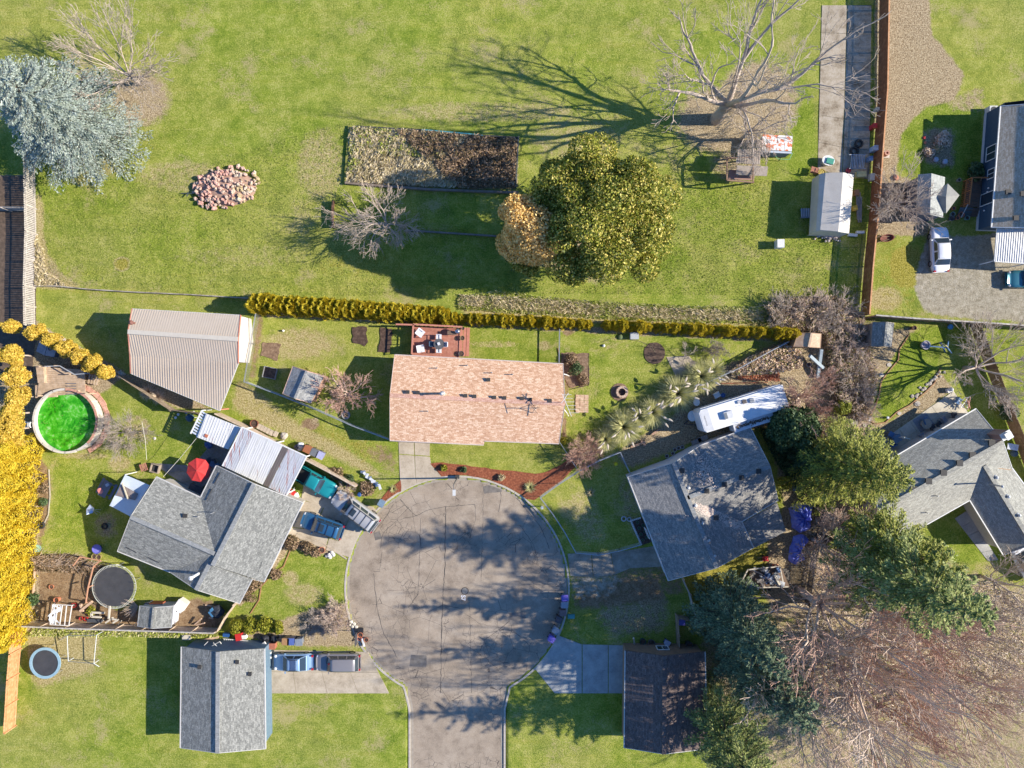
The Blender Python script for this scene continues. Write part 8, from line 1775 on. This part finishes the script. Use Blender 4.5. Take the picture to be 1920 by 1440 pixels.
# patio furniture of the L-shaped house
table('blue grey table on the shaded patio', 1682, 823, .95, .75, .7, 28, M((.16,.24,.33)), 'patio_table'); q_ = P(1692,821,1.2); fu = thing('folded_parasol', 'closed cream parasol leaning over the blue grey table', 'parasol', (q_.x-.1,q_.y,0)); mb = MB(); mb.tube([(0,0,0),(0,0,1.0)],.03,6); mb.build('pole', WHITE, fu); mb = MB(); mb.tube([(-.3,.1,1.5),(.0,.02,1.62),(.55,-.1,1.7)],[.06,.16,.1],8); mb.build('folded_cloth', M((.5,.47,.4)), fu)
q_ = P(1740,795,.9); chm = thing('planter_table', 'round table with a pale stone top on the patio middle', 'table', (q_.x,q_.y,0)); mb = MB(); mb.lathe([(.3,0),(.3,.6),(.55,.62),(.55,.68),(0,.7)],n=12); mb.build('tabletop', M((.45,.38,.3)), chm)
for x, y, rz, m_, l_ in ((1672,815,60,BLM,'blue chair upper left of the shaded patio table'),(1673,831,120,BLM,'blue chair lower left of the shaded patio table'),(1735,789,20,BLM,'blue chair above the round patio table'),(1770,786,30,GRYM,'grey cushioned chair beside the white framed one'),(1762,796,40,DKM,'dark chair near the wall of the L-shaped house'),(1790,778,10,DKM,'dark chair at the sunny patio edge'),(1750,803,30,DKM,'second dark chair near the patio wall'),(1797,752,-30,BLM,'blue chair in the bare tree shadow'),(1730,818,30,GRYM,'grey lounger near the patio wall')): chair(l_, x, y, rz, m_, 'patio_chair', s=.6)
sh_ = paving('patio_rug', quad_grid((1710,788),(1736,773),(1752,795),(1726,812),1,1), M((.28,.3,.33),(.2,.22,.25),4), .045, 'rug')
jn = thing('folded_furniture', 'jumble of white and red chair frames at the sunny patio corner', 'furniture stack', P(1806,755))
for k in range(14): a, b = P(1792+rs.uniform(0,28),742+rs.uniform(0,28),rs.uniform(.2,.9)), P(1792+rs.uniform(0,28),742+rs.uniform(0,28),rs.uniform(.2,.9)); mb = MB(); mb.bar(a,b,.06); mb.build('tube', (WHITE, M((.5,.25,.2)), GRYM)[k%3], jn, world=True)
q_ = P(1781,732,.3); mb = MB(); mb.box((0,0,.2),(.6,.4,.4),.4); mb.ball((.1,.1,.45),.2,8,5); tag(mb.build('patio_heater', WHITE), 'white covered object at the top patio corner', 'cover').location=(q_.x,q_.y,0)
ac = thing('barbecue', 'covered barbecue with white top right of the chimney', 'barbecue', P(1900,840)); mb = MB(); q_ = P(1899,838,1.0); mb.box((q_.x,q_.y,1.0),(1.15,.65,.07),R(-10)); mb.build('side_shelf', M((.6,.63,.68)), ac, world=True); mb = MB(); q_ = P(1903,850,.7); mb.ball((q_.x,q_.y,.6),.4,10,6,.8); mb.build('lid', M((.05,.09,.13)), ac, world=True)
# around the mottled house
for x, y, w, l_, m_ in ((1298,780,.5,'round white plastic table beside the trailer nose',WHITE),(1306,754,.35,'white tub at the trailer corner',WHITE)): 
    q_ = P(x,y,.6); r_ = thing('plastic_table', l_, 'table', (q_.x,q_.y,0)); mb = MB(); mb.lathe([(w,.6),(w,.64),(0,.65)],n=16,sy=1.15); mb.build('tabletop', m_, r_); mb = MB(); mb.lathe([(w*.5,0),(.08,.1),(.08,.6)],n=8); mb.build('pedestal', m_, r_)
chair('white plastic chair behind the trailer', 1344, 741, -60, WHITE, s=.6); pot('blue bucket beside the white plastic chair', 1355, 741, .25, .35, BLUEP, 'bucket', 'bucket', BLUEP)
for i, (x, y, r_) in enumerate([(1170,973,.32),(1180,974,.26)]): tyre(['large hoop beside the stone edged bed','small hoop beside the stone edged bed'][i], x, y, r_, mat=M((.45,.45,.43)), name='planter_ring')
sb = thing('stone_edged_bed', 'narrow bed with white stone edging and pots along the mottled roof', 'planting bed', P(1200,1000)); mb = MB(); mb.prism([P(1184,976), P(1203,970), P(1222,1016), P(1203,1022)], 0, .08); mb.build('soil', SOIL, sb, world=True)
for k in range(14): q_ = P(1183+1.45*k, 977+3.3*k) if k < 14 else None; mb = MB(); mb.ball((q_.x,q_.y,.08),.13,7,4,.7,.1); mb.build('stone', M((.6,.6,.6)), sb, world=True)
for k in range(6): q_ = P(1183+3.4*k, 976-1.0*k); mb = MB(); mb.ball((q_.x,q_.y,.08),.12,7,4,.7,.1); mb.build('stone', M((.6,.6,.6)), sb, world=True)
for k in range(7): pot('dark potted plant in the stone edged bed, ' + ['uppermost','second from the top','third from the top','middle one','third from the bottom','second from the bottom','lowest'][k], 1195+(k%2)*9+k*1.6, 979+k*5.6, .2, .3, DG, group='pots in the stone edged bed', fill=M((.05,.09,.04)))
for i, (x, y) in enumerate([(1265,843),(1272,840),(1279,838),(1261,850),(1250,855)]): pot('pale pot on the gable side of the mottled house, ' + ['middle of the cluster','right of the middle','rightmost','left of the middle','leftmost'][i], x, y, .2, .3, M((.5,.52,.55)), group='pots at the shaded gable')
q_ = P(1308,829,.4)
for x, y, l_ in ((1306,828,'weathered bench by the gable wall'),(1318,822,'second weathered bench near the slide-out')): table(l_, x, y, 1.1, .5, .5, 22, M((.2,.2,.2)), 'garden_bench', 0, 'bench')
beam_thing('rotting log on the moss above the pampas shade', [((1183,838,.15),(1200,832,.15)),((1200,832,.15),(1210,828,.2)),((1222,815,.2),(1236,805,.15)),((1202,826,.2),(1210,836,.1))], M((.42,.26,.18)), 'log', 'log', .2, 'piece')
beam_thing('red edging board behind the trailer', [((1352,719,.1),(1440,717,.1))], M((.4,.12,.05)), 'edging_board', 'board', .08, 'board')
q_ = P(1446,696,.3); mb = MB(); mb.box((0,0,.15),(.5,.5,.3),.6); mb.box((0,0,.31),(.38,.38,.03),.6); tag(mb.build('green_box', M((.6,.75,.55))), 'white and green box among the fallen leaves', 'box').location=(q_.x,q_.y,0)
beam_thing('grey blue pole beside the tan hut', [((1540,655,1.2),(1533,708,.2)),((1518,667,1.5),(1543,690,.6))], M((.35,.42,.46)), 'pole', 'pole', .3, 'pole')
pot('white basin under the tan hut', 1516, 684, .25, .3, M((.4,.4,.42)))
# tarpaulins, trailer load
TRP = M((.2,.24,.72),(.14,.17,.6),1.5,rough=.42,bump=.3,c3=(.3,.36,.82))
def drape(label, pts, h, name='tarpaulin', mat=None, seed=1):
    rr = random.Random(seed); pp = [P(*p) for p in pts]; c = sum(pp, Vector())/len(pp); root_pts = []; n = len(pp); K = 7; ring_ = []
    sub = []
    for i in range(n):
        for j in range(4): sub.append(pp[i].lerp(pp[(i+1)%n], j/4))
    vs = []; m = len(sub)
    for k in range(K+1):
        t_ = k/K
        for i, p in enumerate(sub):
            q2 = c.lerp(p, t_) if k else c; z = h*(1-t_**3.5)*(.85+.2*math.sin(i*1.9+k*.9)+rr.uniform(-.12,.12))+.03
            vs.append(Vector((q2.x-c.x+rr.uniform(-.05,.05)*(k>0), q2.y-c.y+rr.uniform(-.05,.05)*(k>0), max(.02,z))))
    mb = MB(); mb.add(vs, [(k*m+i, k*m+(i+1)%m, (k+1)*m+(i+1)%m, (k+1)*m+i) for k in range(K) for i in range(m)]); o = mb.build(name, mat or TRP); o.location=(c.x,c.y,0); tag(o, label, 'tarpaulin'); return o
drape('upper violet blue tarpaulin heaped beside the bare twigs', [(1478,952),(1500,940),(1522,946),(1520,972),(1518,992),(1500,999),(1484,988),(1482,970)], 1.2)
drape('lower violet blue tarpaulin spread below the upper one', [(1488,1004),(1505,1001),(1516,1010),(1497,1018),(1494,1044),(1505,1042),(1508,1050),(1490,1059),(1478,1050),(1480,1026)], .7, seed=4)
drape('grey blue cloth heap above the violet tarpaulins', [(1490,905),(1500,898),(1508,912),(1500,922),(1484,920)], .6, 'cloth_heap', M((.16,.22,.28)), 7)
ld = thing('utility_trailer', 'trailer loaded with scrap timber and grey bags below the mottled house', 'trailer', P(1430,1085)); mb = MB(); mb.prism([P(1402,1068), P(1462,1062), P(1478,1100), P(1404,1102)], .35, .5); mb.build('load_floor', BRW, ld, world=True)
for a, b in (((1402,1068,.8),(1462,1062,.8)),((1404,1102,.8),(1478,1100,.8)),((1462,1062,.8),(1470,1100,.8)),((1402,1068,.8),(1392,1088,.8)),((1392,1088,.8),(1404,1102,.8))): mb = MB(); mb.bar(P(*a), P(*b), .12); mb.build('side_rail', LW2, ld, world=True)
for k in range(34): x, y = rs.uniform(1395,1465), rs.uniform(1066,1100); q_ = P(x,y,.8); mb = MB(); mb.box((q_.x,q_.y,rs.uniform(.6,1.0)),(rs.uniform(.3,.9),rs.uniform(.15,.4),rs.uniform(.1,.4)),rs.uniform(0,3)); mb.build('scrap_piece', (M((.4,.42,.46)),M((.15,.16,.18)),M((.5,.42,.32)),M((.1,.2,.4)),M((.25,.22,.2)),M((.62,.64,.68)))[k%6], ld, world=True)
for sx in (1404,1440): q_ = P(sx,1104,.3); mb = MB(); mb.tube([(q_.x,q_.y-.1,.3),(q_.x,q_.y+.1,.3)],.3,12); mb.build('wheel', TYRE, ld, world=True)
q_ = P(1436,1048,.4); rmw = thing('red_lawnmower', 'red lawnmower on the brown grass above the loaded trailer', 'mower', (q_.x,q_.y,0)); mb = MB(); mb.box((0,0,.3),(.6,.5,.25)); mb.lathe([(.2,.42),(.18,.55),(0,.58)],n=10); mb.build('body', REDP, rmw); mb = MB(); mb.bar((-.3,-.2,.4),(-1.0,-.2,.8),.04); mb.bar((-.3,.2,.4),(-1.0,.2,.8),.04); mb.bar((-1,-.2,.8),(-1,.2,.8),.04); mb.build('handle', BLACKP, rmw)
for i in (-1,1):
    for j in (-1,1): mb = MB(); mb.tube([(i*.25,j*.25,.1),(i*.25,j*.31,.1)],.1,10); mb.build('wheel', TYRE, rmw)
beam_thing('pale plank lying below the red lawnmower', [((1452,1078,1.1),(1462,1096,1.0))], LW2, 'plank', 'plank', .25, 'board'); pot('rusty pot heap right of the red lawnmower', 1453, 1062, .35, .4, TPOT)
drape('drift of leaves and twigs on the shaded dirt by the twigs', [(1462,1066),(1480,1064),(1482,1090),(1464,1092)], .3, 'leaf_heap', M((.1,.09,.08)), 9)
ladder('white ladder lying under the cedar edge', (1520,876), (1541,884), .5, 7, WHITE, z0=.5, z1=.5)
beam_thing('grey planks under the small conifer', [((1528,812,.3),(1540,826,.3)),((1533,808,.3),(1545,822,.3)),((1530,832,.3),(1550,838,.3))], M((.35,.32,.27)), 'plank', 'plank', .3, 'board')
# cable across the left yard
for a, b, l_ in (((266,790,2.5),(275,862,1.5),'pale cord hanging from the wiry bush to the path'),((368,822,2.3),(306,894,2.4),'pale cord from the white patio roof to the grey house')):
    mb = MB(); A_, B_ = P(*a), P(*b); mb.tube([A_, (A_+B_)/2 - Vector((0,0,.2)), B_], .02, 4); tag(mb.build('cord', M((.7,.65,.55))), l_, 'cord')
for o in SC.objects:
    if o.get('category') == 'cord': pass
